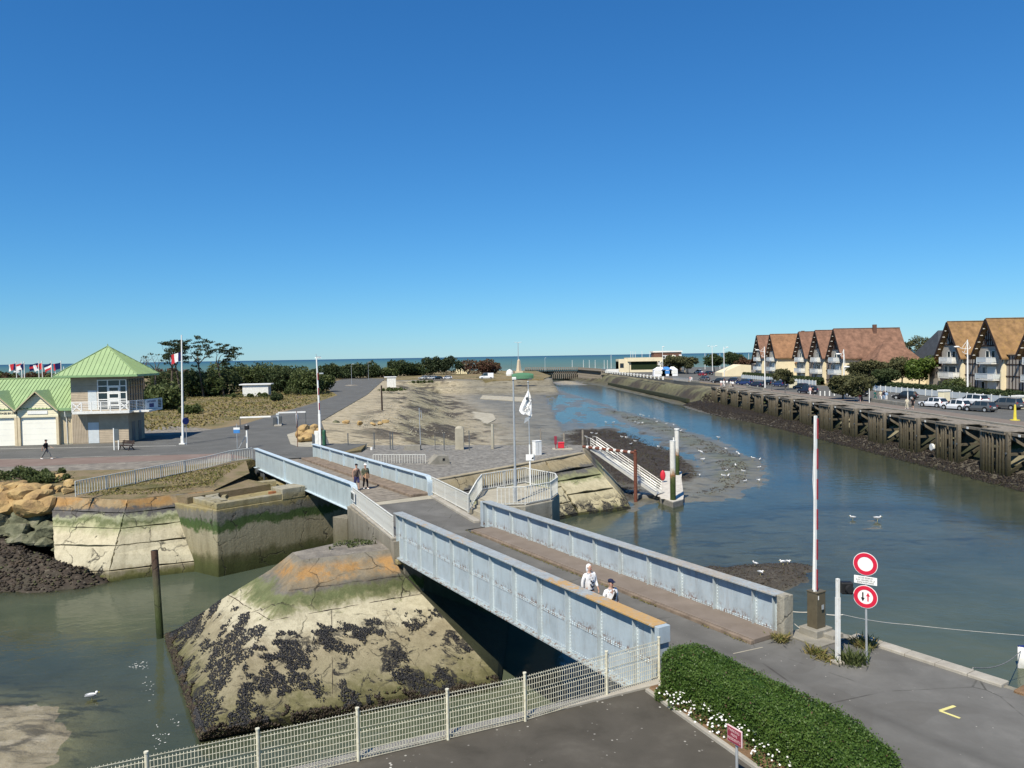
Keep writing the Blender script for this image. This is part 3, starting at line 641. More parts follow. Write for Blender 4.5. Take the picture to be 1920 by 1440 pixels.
# road and paving on the far bank
road = [(-14.8, 78.3), (-19, 79), (-27, 108), (-35, 185), (-52, 312), (-54, 330)]+px([(652, 708), (606, 722), (612, 728), (633, 741), (585, 757), (530, 773), (455, 796)], 0)+[(-40, 91), (-75, 90), (-75, 72), (-52, 70.5), (-43, 70), (-27, 72), (-23.5, 68.5), (-22.3, 66.2), (-17.7, 68.4), (-16, 71.5)]
flat('road_far_bank', road, .012, 'asphalt')
flat('path_far_bank', [(-110, 63.2), (-52, 64.8), (-41, 65.2), (-28, 68.2), (-23.6, 68.3), (-27, 72.05), (-43, 70.05), (-52, 70.55), (-110, 68.8)], .016, 'red_paving')
flat('shoulder_far_bank', [(-110, 58.5), (-50, 60), (-30, 62.5), (-23.8, 67), (-23.6, 68.3), (-28, 68.2), (-41, 65.2), (-52, 64.8), (-110, 63.2)], .008, 'gravel')
flat('sand_apron', [(-40.5, 91), (-37.5, 97), (-45, 104), (-54, 98), (-52, 91)], .008, 'gravel')
# concrete apron at the swing bridge
flat('apron', px([(538, 815), (560, 808), (600, 812), (600, 833), (592, 838), (560, 838), (545, 833)], 0), .018, 'pale_concrete')
# line markings
m = MB(); a, b = at(0, 842, 0), at(330, 836, 0); m.beam((a.x, a.y, .02), (b.x, b.y, .02), .16, .006); struct(m.build('road_line', 'road_white'))
m = MB(); a, b = at(0, 861.5, 0), at(300, 853.5, 0); m.beam((a.x, a.y, .025), (b.x, b.y, .025), .14, .012); struct(m.build('road_line', 'kerb_stone'))
# ------------------------------------------------------------------ masonry
def slab(parent, a, b, c, d, mat, gap=.03, th=.22, jit=.03, name='slab', rng=rnd, n=4):
    """one concrete slab: a-b lower edge, d-c upper edge, seen from outside"""
    a, b, c, d = map(Vector, (a, b, c, d)); nm = (b-a).cross(d-a).normalized()
    ctr = (a+b+c+d)/4
    def sh(p, q): 
        L = (q-p).length; t = gap/max(L, .1); return p.lerp(q, t), q.lerp(p, t)
    a1, b1 = sh(a, b); d1, c1 = sh(d, c); a2, d2 = sh(a1, d1); b2, c2 = sh(b1, c1)
    out = []
    for p, q in ((a2, b2), (b2, c2), (c2, d2), (d2, a2)):
        for i in range(n):
            v = p.lerp(q, i/n)
            if i: v = v+(ctr-v).normalized()*rng.uniform(-.2, 1)*jit
            out.append(v)
    k = len(out); off = nm*rng.uniform(-.02, .02)
    m = MB(); m.add([v+off for v in out]+[v-nm*th for v in out], [tuple(range(k)), tuple(range(2*k-1, k-1, -1))]+[((i+1) % k, i, k+i, k+(i+1) % k) for i in range(k)])
    return m.build(name, mat, parent, world=True, bevel=.015)
def lerp3(p, q, t): return Vector(p).lerp(Vector(q), t)
def revet(th, tops, toes, fr, mat, back=.25, **kw):
    """slabs between top and toe stations, rows at fractions fr, plus a dark core behind the joints"""
    for i in range(len(tops)-1):
        for j in range(len(fr)-1):
            A, B = lerp3(tops[i], toes[i], fr[j+1]), lerp3(tops[i+1], toes[i+1], fr[j+1])
            D, C = lerp3(tops[i], toes[i], fr[j]), lerp3(tops[i+1], toes[i+1], fr[j])
            slab(th, A, B, C, D, mat, **kw)

# sloped river wall on the left
T0, T1, T2 = at(20, 926, -.3), at(240, 936, -.3), at(402, 918, -.3)
E0, E1, E2 = at(60, 1074, -4.5), at(205, 1070, -4.5), at(418, 1046, -4.5)
tm_ = T0.lerp(T1, .35); em_ = E0.lerp(E1, .30)
rw = thing('river_wall', 'long sloping concrete river wall of cracked slabs below the left railing', 'wall', (-25, 50, W))
revet(rw, [tm_, T1, T2], [em_, E1, E2], [0, .20, .42, .66, 1.0], 'tidal_slope', gap=.016, jit=.07, n=9)
m = MB()                                                    # core and the vertical foot
o = Vector((.05, .16, -.12))
for (p, q, r_, s_) in ((tm_, T1, E1, em_), (T1, T2, E2, E1)):
    m.quad(s_+o*1.6, r_+o*1.6, q+o*1.6, p+o*1.6)
m.build('core', 'tidal_dark_shade', rw, world=True)
m = MB()
for p, q in ((E0.lerp(E1, -.1), E1), (E1, E2)):
    d = (q-p).normalized(); nn = Vector((-d.y, d.x, 0))
    m.prism([(p.x, p.y), (q.x, q.y), (q.x+nn.x*.8, q.y+nn.y*.8), (p.x+nn.x*.8, p.y+nn.y*.8)], -6.5, -4.56)
m.build('foot', 'tidal_slope', rw, world=True, bevel=.04)
m = MB()                                                    # grassed shoulder behind the wall head
nb = lambda v, dx, dy, z: (v.x+dx, v.y+dy, z)
A = [nb(T0, -8, .5, -.3), nb(T0, 0, .02, -.32), nb(T1, 0, .02, -.32), nb(T2, 0, .02, -.32)]
B = [nb(T0, -8, 4, .02), nb(T0, .5, 3.6, .02), nb(T1, .5, 4.2, .02), nb(T2, .6, 5.5, .02)]
C_ = [(-60, 62, .03), (-36, 62, .03), (-29, 62.2, .03), (-23.2, 66.4, .03)]
for P_, Q_ in ((A, B), (B, C_)):
    for i in range(3): m.quad(P_[i], P_[i+1], Q_[i+1], Q_[i])
struct(m.build('grass_shoulder', 'grass_bank'))

# abutment of the swing bridge with the turning pit
ab = thing('bridge_abutment', 'grey concrete abutment block with curved turning pit under the swing bridge', 'abutment', (-17, 53, W))
FL, fd = Vector((-19.1, 49.0, 0)), Vector((.70, .714, 0)); fn = Vector((-.714, .70, 0))
P = lambda a, b: (FL.x+fd.x*a+fn.x*b, FL.y+fd.y*a+fn.y*b)
m = MB(); m.prism([P(-.03, -.03), P(13.5, -.03), P(14.5, 3.5), P(10, 9), P(-1, 7), P(-.6, 3.0)], -6.5, -.85); m.build('block', 'tidal_block', ab, world=True, bevel=.06, fix=True)
m = MB(); m.prism([P(0, 0), P(4.6, 0), P(4.6, .55), P(.6, .55), P(.6, 4.2), P(0, 4.2)], -.86, -.45); m.build('parapet', 'tidal_block', ab, world=True, bevel=.04, fix=True)
m = MB(); m.prism([P(4.6, -.05), P(6.4, -.05), P(6.4, 1.5), P(4.6, 1.5)], -.9, -.12); m.build('end_block', 'tidal_block', ab, world=True, bevel=.05, fix=True)
def arc(rad, w, a0, a1, z0, z1, c=(5.6, 1.2), n=12):
    mm = MB(); ps = []; 
    for i in range(n+1):
        t = R(a0+(a1-a0)*i/n); ps.append((c[0]+math.cos(t)*rad, c[1]+math.sin(t)*rad))
    for i in range(n+1):
        t = R(a1+(a0-a1)*i/n); ps.append((c[0]+math.cos(t)*(rad-w), c[1]+math.sin(t)*(rad-w)))
    mm.prism([P(*q) for q in ps], z0, z1); return mm
arc(5.3, .8, 70, 185, -.9, -.44).build('pit_rim', 'tidal_block', ab, world=True, fix=True)
arc(4.3, .25, 75, 180, -.9, -.62).build('pit_rail', 'tidal_block', ab, world=True, fix=True)
m = MB(); m.prism([P(4.1, .9), P(5.4, .6), P(5.45, .75), P(4.15, 1.05)], -1.3, -.35); m.build('rusty_plate', 'rust_plate', ab, world=True, fix=True)
m = MB(); m.prism([P(-.4, 3.5), P(6, 4.2), P(6, 9), P(-1, 8)], -1.3, -.40); m.build('apron', 'grass_bank', ab, world=True, fix=True)

# embankment and yard on the right of the swing bridge
yard = [(-8.5, 60.5), (-6.2, 58.9), (2.2, 68.5), (6.9, 74.3), (7.3, 81), (-16, 81), (-18, 72), (-16.5, 68.5)]
m = MB(); m.prism(yard, -7, -.8, [-.7, -.82, -.82, -.82, -.82, -.45, -.02, -.02]); struct(m.build('yard', 'grey_gravel', fix=True))
em = thing('embankment', 'sloping concrete embankment with weed-dark joints beside the boat gangway', 'embankment', (3, 66, W))
tp = [Vector((-9.2, 56.6, -.8)), Vector((-6.6, 58.1, -.8)), Vector((-1.5, 64.05, -.8)), Vector((2.9, 69.2, -.8)), Vector((6.85, 74.0, -.8)), Vector((7.4, 80, -.8))]
te = [Vector((-7.2, 54.4, -5.0)), Vector((-4.6, 55.7, -5.0)), Vector((.9, 61.6, -5.0)), Vector((5.6, 66.2, -5.0)), Vector((10.5, 68.6, -5.0)), Vector((11.2, 80, -5.0))]
revet(em, tp[:2], te[:2], [0, .24, .5, 1], 'tidal_bank', gap=.03, jit=.08, n=5)
revet(em, tp[1:3], te[1:3], [0, .24, .42, .7, 1], 'tidal_bank', gap=.03, jit=.12, n=5)
revet(em, tp[2:4], te[2:4], [0, .24, .5, .78, 1], 'tidal_bank', gap=.045, jit=.16, n=5)
revet(em, tp[3:5], te[3:5], [0, .24, .40, .66, 1], 'tidal_bank', gap=.06, jit=.2, n=5)
revet(em, tp[4:6], te[4:6], [0, .5, 1], 'tidal_bank', gap=.03, jit=.08)
m = MB()
for i in range(5):
    o = Vector((-.16, .2, -.14)); m.quad(te[i]+o, te[i+1]+o, tp[i+1]+o, tp[i]+o)
m.build('core', 'tidal_dark_shade', em, world=True)
m = MB(); pts = [(p.x, p.y) for p in te]
for i in range(4):
    p, q = te[i], te[i+1]; m.prism([(p.x, p.y), (q.x, q.y), (q.x-.8, q.y+.9), (p.x-.8, p.y+.9)], -6.5, -5.02)
m.build('foot', 'tidal_bank', em, world=True)
m = MB()
for i in range(4):
    p, q = tp[i], tp[i+1]; d = (q-p).normalized(); nn = Vector((-d.y, d.x, 0))
    m.beam(p+nn*.3+Vector((0, 0, .02)), q+nn*.3+Vector((0, 0, .02)), .55, .12)
m.build('coping', 'tidal_bank', em, world=True, bevel=.03)

# central pier between the two bridges
A0, A1, B1, B0 = Vector((-5.65, 36.2, 0)), Vector((-1.1, 38.9, 0)), Vector((-5.0, 48.5, 0)), Vector((-9.8, 45.4, 0))
pr_ = thing('bridge_pier', 'concrete pier between the two bridges carrying the road and stair platform', 'pier', (-5, 42, W))
m = MB(); m.prism([(-5.75, 36.3), (-1.0, 39.15), (-.2, 40.0), (-4.2, 48.9), (-4.9, 48.6), (-9.7, 45.75), (-9.9, 45.3)], -6.5, -.05); m.build('body', 'pier_wall', pr_, world=True, fix=True)
m = MB(); m.prism([(-9.9, 45.2), (-9.4, 45.9), (-10.3, 46.5), (-10.9, 45.8)], -6.5, -.75); m.build('bearing_ledge', 'pier_wall', pr_, world=True, fix=True, bevel=.03)
m = MB(); m.sheet([(-5.55, 36.55), (-1.5, 39.0), (-1.9, 40.1), (-5.1, 47.6), (-5.6, 48.1), (-9.35, 45.6)], .0); m.build('road_surface', 'asphalt_bridge', pr_, world=True)
m = MB(); m.sheet([(-9.35, 45.5), (-9.0, 44.7), (-4.85, 47.2), (-5.4, 48.2)], .006); m.build('joint_strip', 'pale_concrete', pr_, world=True)
m = MB(); m.beam((-1.95, 40.0, .05), (-5.05, 47.7, .05), .35, .16); m.build('kerb', 'kerb_stone', pr_, world=True, bevel=.03)
m = MB(); m.beam((-5.75, 36.6, .03), (-9.6, 45.4, .03), .3, .12); m.build('kerb', 'kerb_stone', pr_, world=True, bevel=.03)
# stair and round lookout platform
PZ = .62
plat = [at(x, y, PZ) for x, y in ((930, 950), (985, 948), (1035, 938), (1049, 927), (1044, 918), (1000, 909), (985, 905), (900, 920), (893, 935))]
pl = thing('lookout_platform', 'raised concrete lookout platform with stair beside the pier road', 'platform', (plat[0].x, plat[0].y, 0))
m = MB(); m.prism([(p.x, p.y) for p in plat], -6.5, PZ-.02); m.build('drum', 'pier_wall', pl, world=True, fix=True, bevel=.05)
m = MB(); c0 = sum(plat, Vector())/len(plat); m.sheet([((p.x-c0.x)*.94+c0.x, (p.y-c0.y)*.94+c0.y) for p in plat], PZ+.002); m.build('floor', 'pale_concrete', pl, world=True)
sA, sB = at(878, 957, 0), at(912, 972, 0); top_ = at(903, 932, PZ)
dirs = Vector((.86, .51, 0))
for i in range(4):
    m = MB(); p = sA+dirs*(.32*i); q = sB+dirs*(.32*i)
    m.prism([(p.x, p.y), (q.x, q.y), (q.x+dirs.x*2.2, q.y+dirs.y*2.2), (p.x+dirs.x*2.2, p.y+dirs.y*2.2)], -.3, .155*(i+1)); m.build('step', 'pale_concrete', pl, world=True, fix=True, bevel=.015)

# the pyramid-shaped cutwater
def ringpt(l): return [at(*q) for q in l]
G = [ringpt([(548, 1036, -.6), (566, 1050, -.6), (732, 1030, -.6), (724, 1012, -.6)]),
     ringpt([(508, 1068, -1.45), (545, 1100, -1.45), (752, 1074, -1.45)])+[Vector((-5.4, 38.6, -1.45))],
     ringpt([(428, 1116, -2.55), (508, 1163, -2.55), (790, 1113, -2.55)])+[Vector((-4.6, 38.2, -2.55))],
     ringpt([(322, 1188, -4.75), (385, 1372, -4.75), (933, 1267, -4.75)])+[Vector((-.9, 40, -4.75))],
     ringpt([(308, 1192, -5.1), (374, 1388, -5.1), (938, 1284, -5.1)])+[Vector((-.3, 41, -5.1))]]
back = [Vector((-9.0, 38.6, -.6)), Vector((-10.0, 39.6, -1.45)), Vector((-11.4, 40.8, -2.55)), Vector((-13.8, 43.0, -4.75)), Vector((-14.2, 43.4, -5.1))]
cw = thing('cutwater', 'pyramid-shaped concrete cutwater with orange lichen and black mussel beds', 'pier', (-9, 33, W))
def gridface(parent, rows_, mat, name, nu=40, nv=10, amp=.05):
    """rows_: list of rings of edge points (left,right); bilinear fill with slight unevenness"""
    Vv = []; Ff = []; cnt = 0; lines = []
    for i in range(len(rows_)-1):
        (l0, r0), (l1, r1) = rows_[i], rows_[i+1]
        for j in range(nv if i < len(rows_)-2 else nv+1):
            t = j/nv; lines.append([l0.lerp(l1, t).lerp(r0.lerp(r1, t), u/nu) for u in range(nu+1)])
    for ln in lines:
        for p in ln: Vv.append(p)
    n = nu+1
    for i in range(len(lines)-1):
        for j in range(nu): Ff.append((i*n+j, i*n+j+1, (i+1)*n+j+1, (i+1)*n+j))
    A_ = np.array(Vv); e = fbm(A_[:, 0], A_[:, 1]+A_[:, 2]*1.7, 1.1, 3)-.5; A_[:, 2] += e*amp; A_[:, 1] -= e*amp
    return np_mesh(name, A_, np.array(Ff)[:, ::-1], mat, parent, smooth=True, world=True), A_
front = [(g[1], g[2]) for g in G]; left = [(g[0], g[1]) for g in G]; bk = [(b_, g[0]) for b_, g in zip(back, G)]; rgt = [(g[2], g[3]) for g in G]
fo, fa = gridface(cw, front, 'tidal_pier', 'front_face'); lo_, la = gridface(cw, left, 'tidal_pier', 'left_face', 20)
gridface(cw, bk, 'tidal_pier', 'rear_face', 14, 5); gridface(cw, rgt, 'tidal_dark_shade', 'right_face', 14, 5)  # right face: shade under the bridge painted in as a darker colour
m = MB(); tr = [back[0]]+G[0]; m.add(tr, [tuple(range(len(tr)))[::-1]]); m.build('top', 'gravel', cw, world=True, fix=True)
m = MB(); b5 = [back[4]]+G[4]; m.prism([(p.x, p.y) for p in b5], -7, -5.12); m.build('footing', 'tidal_dark_shade', cw, world=True, fix=True)
# sheet-pile skirt at the toe
m = MB(); p, q = G[4][1], G[4][2]; nn = 24
for i in range(nn):
    a_, b_ = p.lerp(q, i/nn), p.lerp(q, (i+.8)/nn); m.beam(a_+Vector((.03, -.12, -.7)), b_+Vector((.03, -.12, -.7)), .12 if i % 2 else .22, 1.25)
m.build('sheet_piles', 'tidal_dark_shade', cw, world=True)
# construction joints: dark irregular grooves along the breaks of slope
def joint(a, b, n=40, r=.018, amp=.05):
    m = MB(); ps = []
    for i in range(n+1):
        p = Vector(a).lerp(Vector(b), i/n); e = noise.noise(p*1.7)*amp+noise.noise(p*6)*amp*.4; ps.append(p+Vector((0, -.012, .0+e)))
    m.tube(ps, [r*(.5+abs(noise.noise(p*3+Vector((5, 0, 0))))*1.4) for p in ps], 5); return m.build('joint', 'timber_dark', cw, world=True)
joint(G[2][1], G[2][2]); joint(G[2][0], G[2][1]); joint(G[1][1].lerp(G[2][1], .12), G[1][2].lerp(G[2][2], .12), r=.008)
for t_ in (.38, .71): joint(G[2][1].lerp(G[2][2], t_), G[3][1].lerp(G[3][2], t_+.02), 30, .009, .04)
# mussel beds: dark shells standing off the concrete
def shells(name, A_, thr, parent, n, size, zmax, seed, zmin=-5.3, mat='mussel', sc_=.42, rowlen=41):
    i = nr.integers(0, len(A_)-43, n*8); t1 = nr.uniform(0, 1, (n*8, 1)); t2 = nr.uniform(0, 1, (n*8, 1)); w_ = rowlen
    P_ = A_[i]*(1-t1)+A_[np.minimum(i+w_, len(A_)-1)]*t1; P_ = P_*(1-t2)+(P_+A_[np.minimum(i+1, len(A_)-1)]-A_[i])*t2
    ok = ((i+1) % w_) != 0; P_ = P_[ok]
    f = fbm(P_[:, 0]+P_[:, 2]*.6, P_[:, 1]-P_[:, 2]*.6, sc_, seed, 5)
    f2 = fbm(P_[:, 0], P_[:, 1]+P_[:, 2], 2.2, seed+3, 3)
    kk = ((f*.75+f2*.25-thr)/.045 > nr.uniform(-.35, 1, len(f))) & (P_[:, 2] < zmax+(f2-.5)*1.0) & (P_[:, 2] > zmin); P_ = P_[kk][:n]; n = len(P_)
    a = nr.normal(size=(n, 3)); a[:, 2] = np.abs(a[:, 2])+.3; a /= np.linalg.norm(a, axis=1)[:, None]
    b = np.cross(a, nr.normal(size=(n, 3))); b /= np.linalg.norm(b, axis=1)[:, None]; c_ = np.cross(a, b)
    s = (size*nr.uniform(.6, 1.5, n))[:, None]; P_ = P_+np.array([0, -.03, .03])
    V_ = np.stack([P_-a*s*.4, P_+b*s*.5, P_+c_*s*.35, P_-b*s*.5, P_-c_*s*.35, P_+a*s], 1).reshape(-1, 3)
    base = (np.arange(n)*6)[:, None, None]
    F_ = (base+np.array([[0, 2, 1], [0, 3, 2], [0, 4, 3], [0, 1, 4], [5, 1, 2], [5, 2, 3], [5, 3, 4], [5, 4, 1]])).reshape(-1, 3)
    return stuff(np_mesh(name, V_, F_, mat, parent, {'tone': np.repeat(nr.uniform(0, 1, n), 6)}, world=True))
shells('mussel_bed', fa, .55, cw, 20000, .05, -3.05, 4, sc_=1.1)
shells('mussel_bed', la, .525, cw, 10000, .052, -2.7, 6, rowlen=21, sc_=.6)
shells('weed_fringe', fa, .30, cw, 4000, .11, -4.85, 8, mat='wrack', zmin=-5.4); shells('weed_fringe', la, .30, cw, 2500, .11, -4.85, 8, mat='wrack', zmin=-5.4, rowlen=21)
# weeds growing on the cutwater's head
tp_ = [g for g in G[0]]
P_ = np.array([tp_[0].lerp(tp_[3], u).lerp(tp_[1].lerp(tp_[2], u), v) for u, v in zip(nr.uniform(.35, 1.1, 900), nr.uniform(-.25, .35, 900))]); P_[:, 2] += nr.uniform(0, .16, 900)
kk = fbm(P_[:, 0], P_[:, 1], 1.3, 21) > .5
stuff(leaves('weeds', P_[kk], .13, 'leaf_bush', cw, up=.4, world=True))

# flat stone ledge under the bridge bearing
m = MB(); c_ = at(752, 1050, -.95); m.box((c_.x+.15, c_.y+.5, -1.0), (1.3, 1.1, .22), R(30)); m.box((c_.x+.35, c_.y+.55, -1.9), (1.0, 1.0, 1.6), R(30)); m.build('bearing_block', 'tidal_block', cw, world=True, bevel=.03)
# ------------------------------------------------------------------ fixed girder bridge
def girder_rivets(m, xs, y, z0, z1, dz, r=.017, side=-1, x=0.):
    pass
br = thing('girder_bridge', 'pale blue riveted girder road bridge with orange lichen on its top flange', 'bridge', (3.87, 20.82, 0), math.atan2(.5138, .8579))
BL, BW = 18.3, 4.85
ZT, ZB = 1.27, -.82
def girder(x, label_side, stiff, xo):
    """x centre, xo = side that shows (-1 = left)"""
    m = MB(); m.b2(x-.012, x+.012, .02, BL-.02, ZB, ZT); m.build('web', 'bridge_blue', br)
    m = MB(); m.b2(x-.24, x+.24, -.12, BL+.1, ZT, ZT+.05); m.b2(x-.225, x+.225, -.1, BL+.08, ZT-.012, ZT); o = m.build('top_flange', 'bridge_flange', br, bevel=.008)
    m = MB(); m.b2(x-.2, x+.2, 0, BL, ZB-.05, ZB); m.b2(x-.11, x-.012, 0, BL, ZB, ZB+.02); m.b2(x+.012, x+.11, 0, BL, ZB, ZB+.02); m.build('bottom_flange', 'bridge_foot', br)
    rv = MB()
    def rivet(px_, py, pz, s):
        rv.add([(px_, py-.021, pz-.021), (px_, py+.021, pz-.021), (px_, py+.021, pz+.021), (px_, py-.021, pz+.021), (px_+s*.024, py, pz)], [(0, 1, 4), (1, 2, 4), (2, 3, 4), (3, 0, 4)] if s > 0 else [(1, 0, 4), (2, 1, 4), (3, 2, 4), (0, 3, 4)])
    for i, y in enumerate(stiff):
        m = MB()
        for s in (-1, 1):
            xa, xb = sorted((x+s*.013, x+s*.024)); m.b2(xa, xb, y-.10, y+.10, ZB+.02, ZT-.02)       # angle leg on the web
            xa, xb = sorted((x+s*.024, x+s*.17)); m.b2(xa, xb, y-.007, y+.007, ZB+.02, ZT-.02)       # outstanding leg
            prof = [(y-.007, ZT-.02), (y+.007, ZT-.02)]
        m.build('stiffener', 'bridge_stiff', br)
        for s in (-1, 1):
            z = ZB+.1
            while z < ZT-.05:
                rivet(x+s*.024, y-.065, z, s); rivet(x+s*.024, y+.065, z, s); z += .105
    # longitudinal angle at deck level and flange rivets
    m = MB()
    for s in (-1, 1):
        xa, xb = sorted((x+s*.013, x+s*.022)); m.b2(xa, xb, .03, BL-.03, .10, .22)
    m.build('deck_angle', 'bridge_blue', br)
    y = .12
    while y < BL-.1:
        for z in (.13, .19): rivet(x+xo*.022, y, z, xo)
        rivet(x+xo*.012, y, ZT-.07, xo); rivet(x+xo*.012, y, ZB+.08, xo)
        if xo > 0 or True: rivet(x-xo*.012, y, ZT-.07, -xo)
        y += .11
    stuff(rv.build('rivets', 'rivet', br))
st = [.05, .85]+[.85+i*(BL-1.7)/10.0 for i in range(1, 10)]+[BL-.85, BL-.05]
girder(0., 'left', st, -1); girder(BW, 'right', st, -1)
# end posts
m = MB(); m.b2(-.21, .21, -.30, -.13, .85, ZT+.045); m.build('end_box', 'bridge_blue', br, bevel=.01)
m = MB(); m.b2(-.19, .22, -.22, -.14, ZB, .84); m.build('end_plate', 'bridge_blue', br)
m = MB(); m.b2(BW-.2, BW+.22, -.42, -.14, -.4, ZT+.06); m.build('end_pillar', 'pier_wall', br, bevel=.02)
m = MB(); m.b2(BW-.2, BW+.2, BL+.12, BL+.4, -.4, ZT); m.build('end_pillar', 'bridge_blue', br, bevel=.02)
m = MB(); m.b2(.03, BW-.03, 0, BL, -.42, -.03)
for i in range(10): m.b2(.03, BW-.03, 1+i*1.83, 1.25+i*1.83, ZB+.03, -.42)
m.build('deck', 'dark_grey_metal', br)
m = MB(); m.sheet([(.05, -.75), (4.7, -.75), (4.7, -.12), (3.56, -.12), (3.56, BL+.3), (.05, BL+.3)], .003); m.build('carriageway', 'asphalt_bridge', br)
m = MB(); m.b2(3.70, BW-.02, -.1, BL-.6, -.02, .14); m.build('footway', 'brown_walk', br, bevel=.02)
m = MB(); m.b2(3.57, 3.69, -.1, BL-.6, -.02, .115); m.build('kerb', 'kerb_timber', br, bevel=.02)
m = MB(); m.b2(.14, .34, 0, BL, -.02, .10); m.build('kerb', 'kerb_timber', br, bevel=.02)
# moss and grit along the kerb
ys = nr.uniform(0, BL, 900); P_ = np.stack([3.52+nr.normal(0, .035, 900), ys, .02+nr.uniform(0, .05, 900)], 1); kk = fbm(ys, ys*0, .7, 3) > .48
stuff(leaves('kerb_moss', P_[kk], .06, 'grass_blade', br))

# ------------------------------------------------------------------ swing bridge
sb = thing('swing_bridge', 'pale blue plate girder swing bridge with timber deck behind the pier', 'bridge', (-9.51, 45.72, 0), math.atan2(.535, .845))
SL, SW = 23.5, 5.0
def plate_girder(x, stiff, s):
    zt, zb = 1.18, -.42
    prof = [(.0, zb), (.0, zt-.45)]+[(.45-.45*math.cos(R(a)), zt-.45+.45*math.sin(R(a))) for a in range(15, 91, 15)]+[(SL-.1, zt), (SL, zt-.1), (SL, zb)]
    m = MB(); m.extr(prof, 'x', x-.012, x+.012); m.build('web', 'swing_blue', sb, fix=True)
    path = prof[1:-2]
    fl = MB()
    for (y0, z0), (y1, z1) in zip(path, path[1:]): fl.beam((x, y0, z0), (x, y1, z1), .36, .05, up=(1, 0, 0)) if False else fl.beam((x, y0, z0+.0), (x, y1, z1), .05, .36, up=(1, 0, 0))
    fl.beam((x, 0, zb), (x, 0, zt-.45), .05, .36, up=(1, 0, 0))
    fl.build('top_flange', 'swing_flange', sb)
    m = MB(); m.b2(x-.18, x+.18, 0, SL, zb-.05, zb); m.build('bottom_flange', 'swing_flange', sb)
    for y in stiff:
        for q in s:
            m = MB(); xa, xb = sorted((x+q*.013, x+q*.15)); m.b2(xa, xb, y-.03, y+.03, zb if q < 0 else 0., zt-.03); m.build('stiffener', 'swing_flange', sb)
plate_girder(0., [14.5], (-1,)); plate_girder(SW, [2.2, 5.0, 7.6, 10.2, 12.8, 15.4, 18.6, 20.9], (-1,))
m = MB(); m.b2(.02, SW-.02, 0, SL, -.36, -.05)
for i in range(9): m.b2(.02, SW-.02, 1+i*2.6, 1.3+i*2.6, -.42, -.36)
m.build('deck', 'dark_grey_metal', sb)
m = MB()
for i in range(int(SL/.24)):
    z = rnd.uniform(-.006, .006); m.b2(.06, 3.62, .01+i*.24, .225+i*.24, -.05, .0+z)
stuff(m.build('deck_planks', 'plank', sb))
m = MB(); m.b2(3.63, 3.9, 0, SL-1, -.05, .17); m.build('kerb', 'kerb_timber', sb, bevel=.02)
m = MB()
for i in range(5): m.b2(3.91+i*.215, 4.11+i*.215, 0, SL-1, -.05, .145+rnd.uniform(-.004, .004))
stuff(m.build('footway_planks', 'kerb_timber', sb))
m = MB(); m.b2(-.02, .45, 12.4, 14.4, -.85, -.47); m.build('balance_box', 'swing_flange', sb, bevel=.02)
m = MB(); m.box((.25, 21.6, -.75), (.5, .9, .55)); m.tube([(.0, 20.8, -.55), (.0, 20.8, -1.2)], .09); m.tube([(-.3, 22.3, -.6), (.5, 22.3, -.6)], .28, 12); m.build('bearing_gear', 'dark_grey_metal', sb)

# ------------------------------------------------------------------ railings
BAR = MB(); BAR.box((0, 0, .5), (.034, .034, 1)); BAR_ME = mesh_of(BAR, 'bar', 'rail_paint')
def railing(label, pts, h=1.0, bar=.2, post=2.0, name='railing', gap=.10, closed=False, rr=.028):
    pts = [Vector(p) for p in pts]; th = thing(name, label, 'railing', pts[0])
    L0 = pts[0]; loc = [p-L0 for p in pts]
    m = MB()
    for a, b in zip(loc, loc[1:]):
        m.beam(a+Vector((0, 0, h)), b+Vector((0, 0, h)), .07, .045)
    m.build('top_rail', 'rail_paint', th, bevel=.008)
    m = MB()
    for a, b in zip(loc, loc[1:]): m.beam(a+Vector((0, 0, gap)), b+Vector((0, 0, gap)), .05, .03)
    m.build('bottom_rail', 'rail_paint', th)
    pm_ = MB(); pm_.box((0, 0, h/2), (.045, .045, h)); pme = mesh_of(pm_, 'post', 'rail_paint')
    for a, b in zip(loc, loc[1:]):
        L = (b-a).length; n = max(1, round(L/post)); az = math.atan2(b.y-a.y, b.x-a.x)
        for i in range(n+(1 if b is loc[-1] else 0)): link('post', pme, th, a.lerp(b, i/n), (0, 0, az))
        nb_ = max(1, int(L/bar))
        for i in range(1, nb_):
            p = a.lerp(b, i/nb_); link('bar', BAR_ME, th, (p.x, p.y, p.z+gap), (0, 0, az), (1, 1, h-gap))
    return th
railing('long white railing descending along the left river wall above the grass', [at(142, 931, 0), at(388, 879, 0), at(432, 867, .06), at(473, 861, .1)], 1.0, .22, 2.3)
railing('white railing on the left edge of the bridge pier', [(-9.55, 45.3, .05), (-5.85, 36.75, .05)], 1.05, .17, 2.0)
zR = .06
railing('white railing along the right edge of the pier road down to the stair', [(-5.2, 48.5, .08), (-4.95, 47.9, .08), (-2.55, 42.2, .08)], 1.05, .17, 2.0)
rp = [plat[8]+Vector((-.1, .2, .0)), plat[7], plat[6], plat[5], plat[4], plat[3], plat[2], plat[1], plat[0]]
rp = [Vector(((p.x-c0.x)*.95+c0.x, (p.y-c0.y)*.95+c0.y, PZ)) for p in rp]
railing('white railing round the lookout platform with a flag post inside it', [Vector((-2.5, 42.25, .1))]+rp, 1.0, .19, 1.7)
railing('short white railing on the gravel yard behind the swing bridge', [at(700, 874, -.6), at(798, 874, -.72)], 1.0, .22, 2.4)
m = MB(); sp = at(662, 940, .05); 
sgn = thing('direction_board', 'small white board wired to the end of the pier railing', 'sign', (-9.35, 44.75, .25))
m.box((-.08, 0, .4), (.05, .95, .55), R(23)); m.build('board', 'white_dirty', sgn, bevel=.01)
m = MB(); m.box((-.11, 0, .4), (.03, .75, .38), R(23)); m.build('panel', 'glass_pale', sgn)

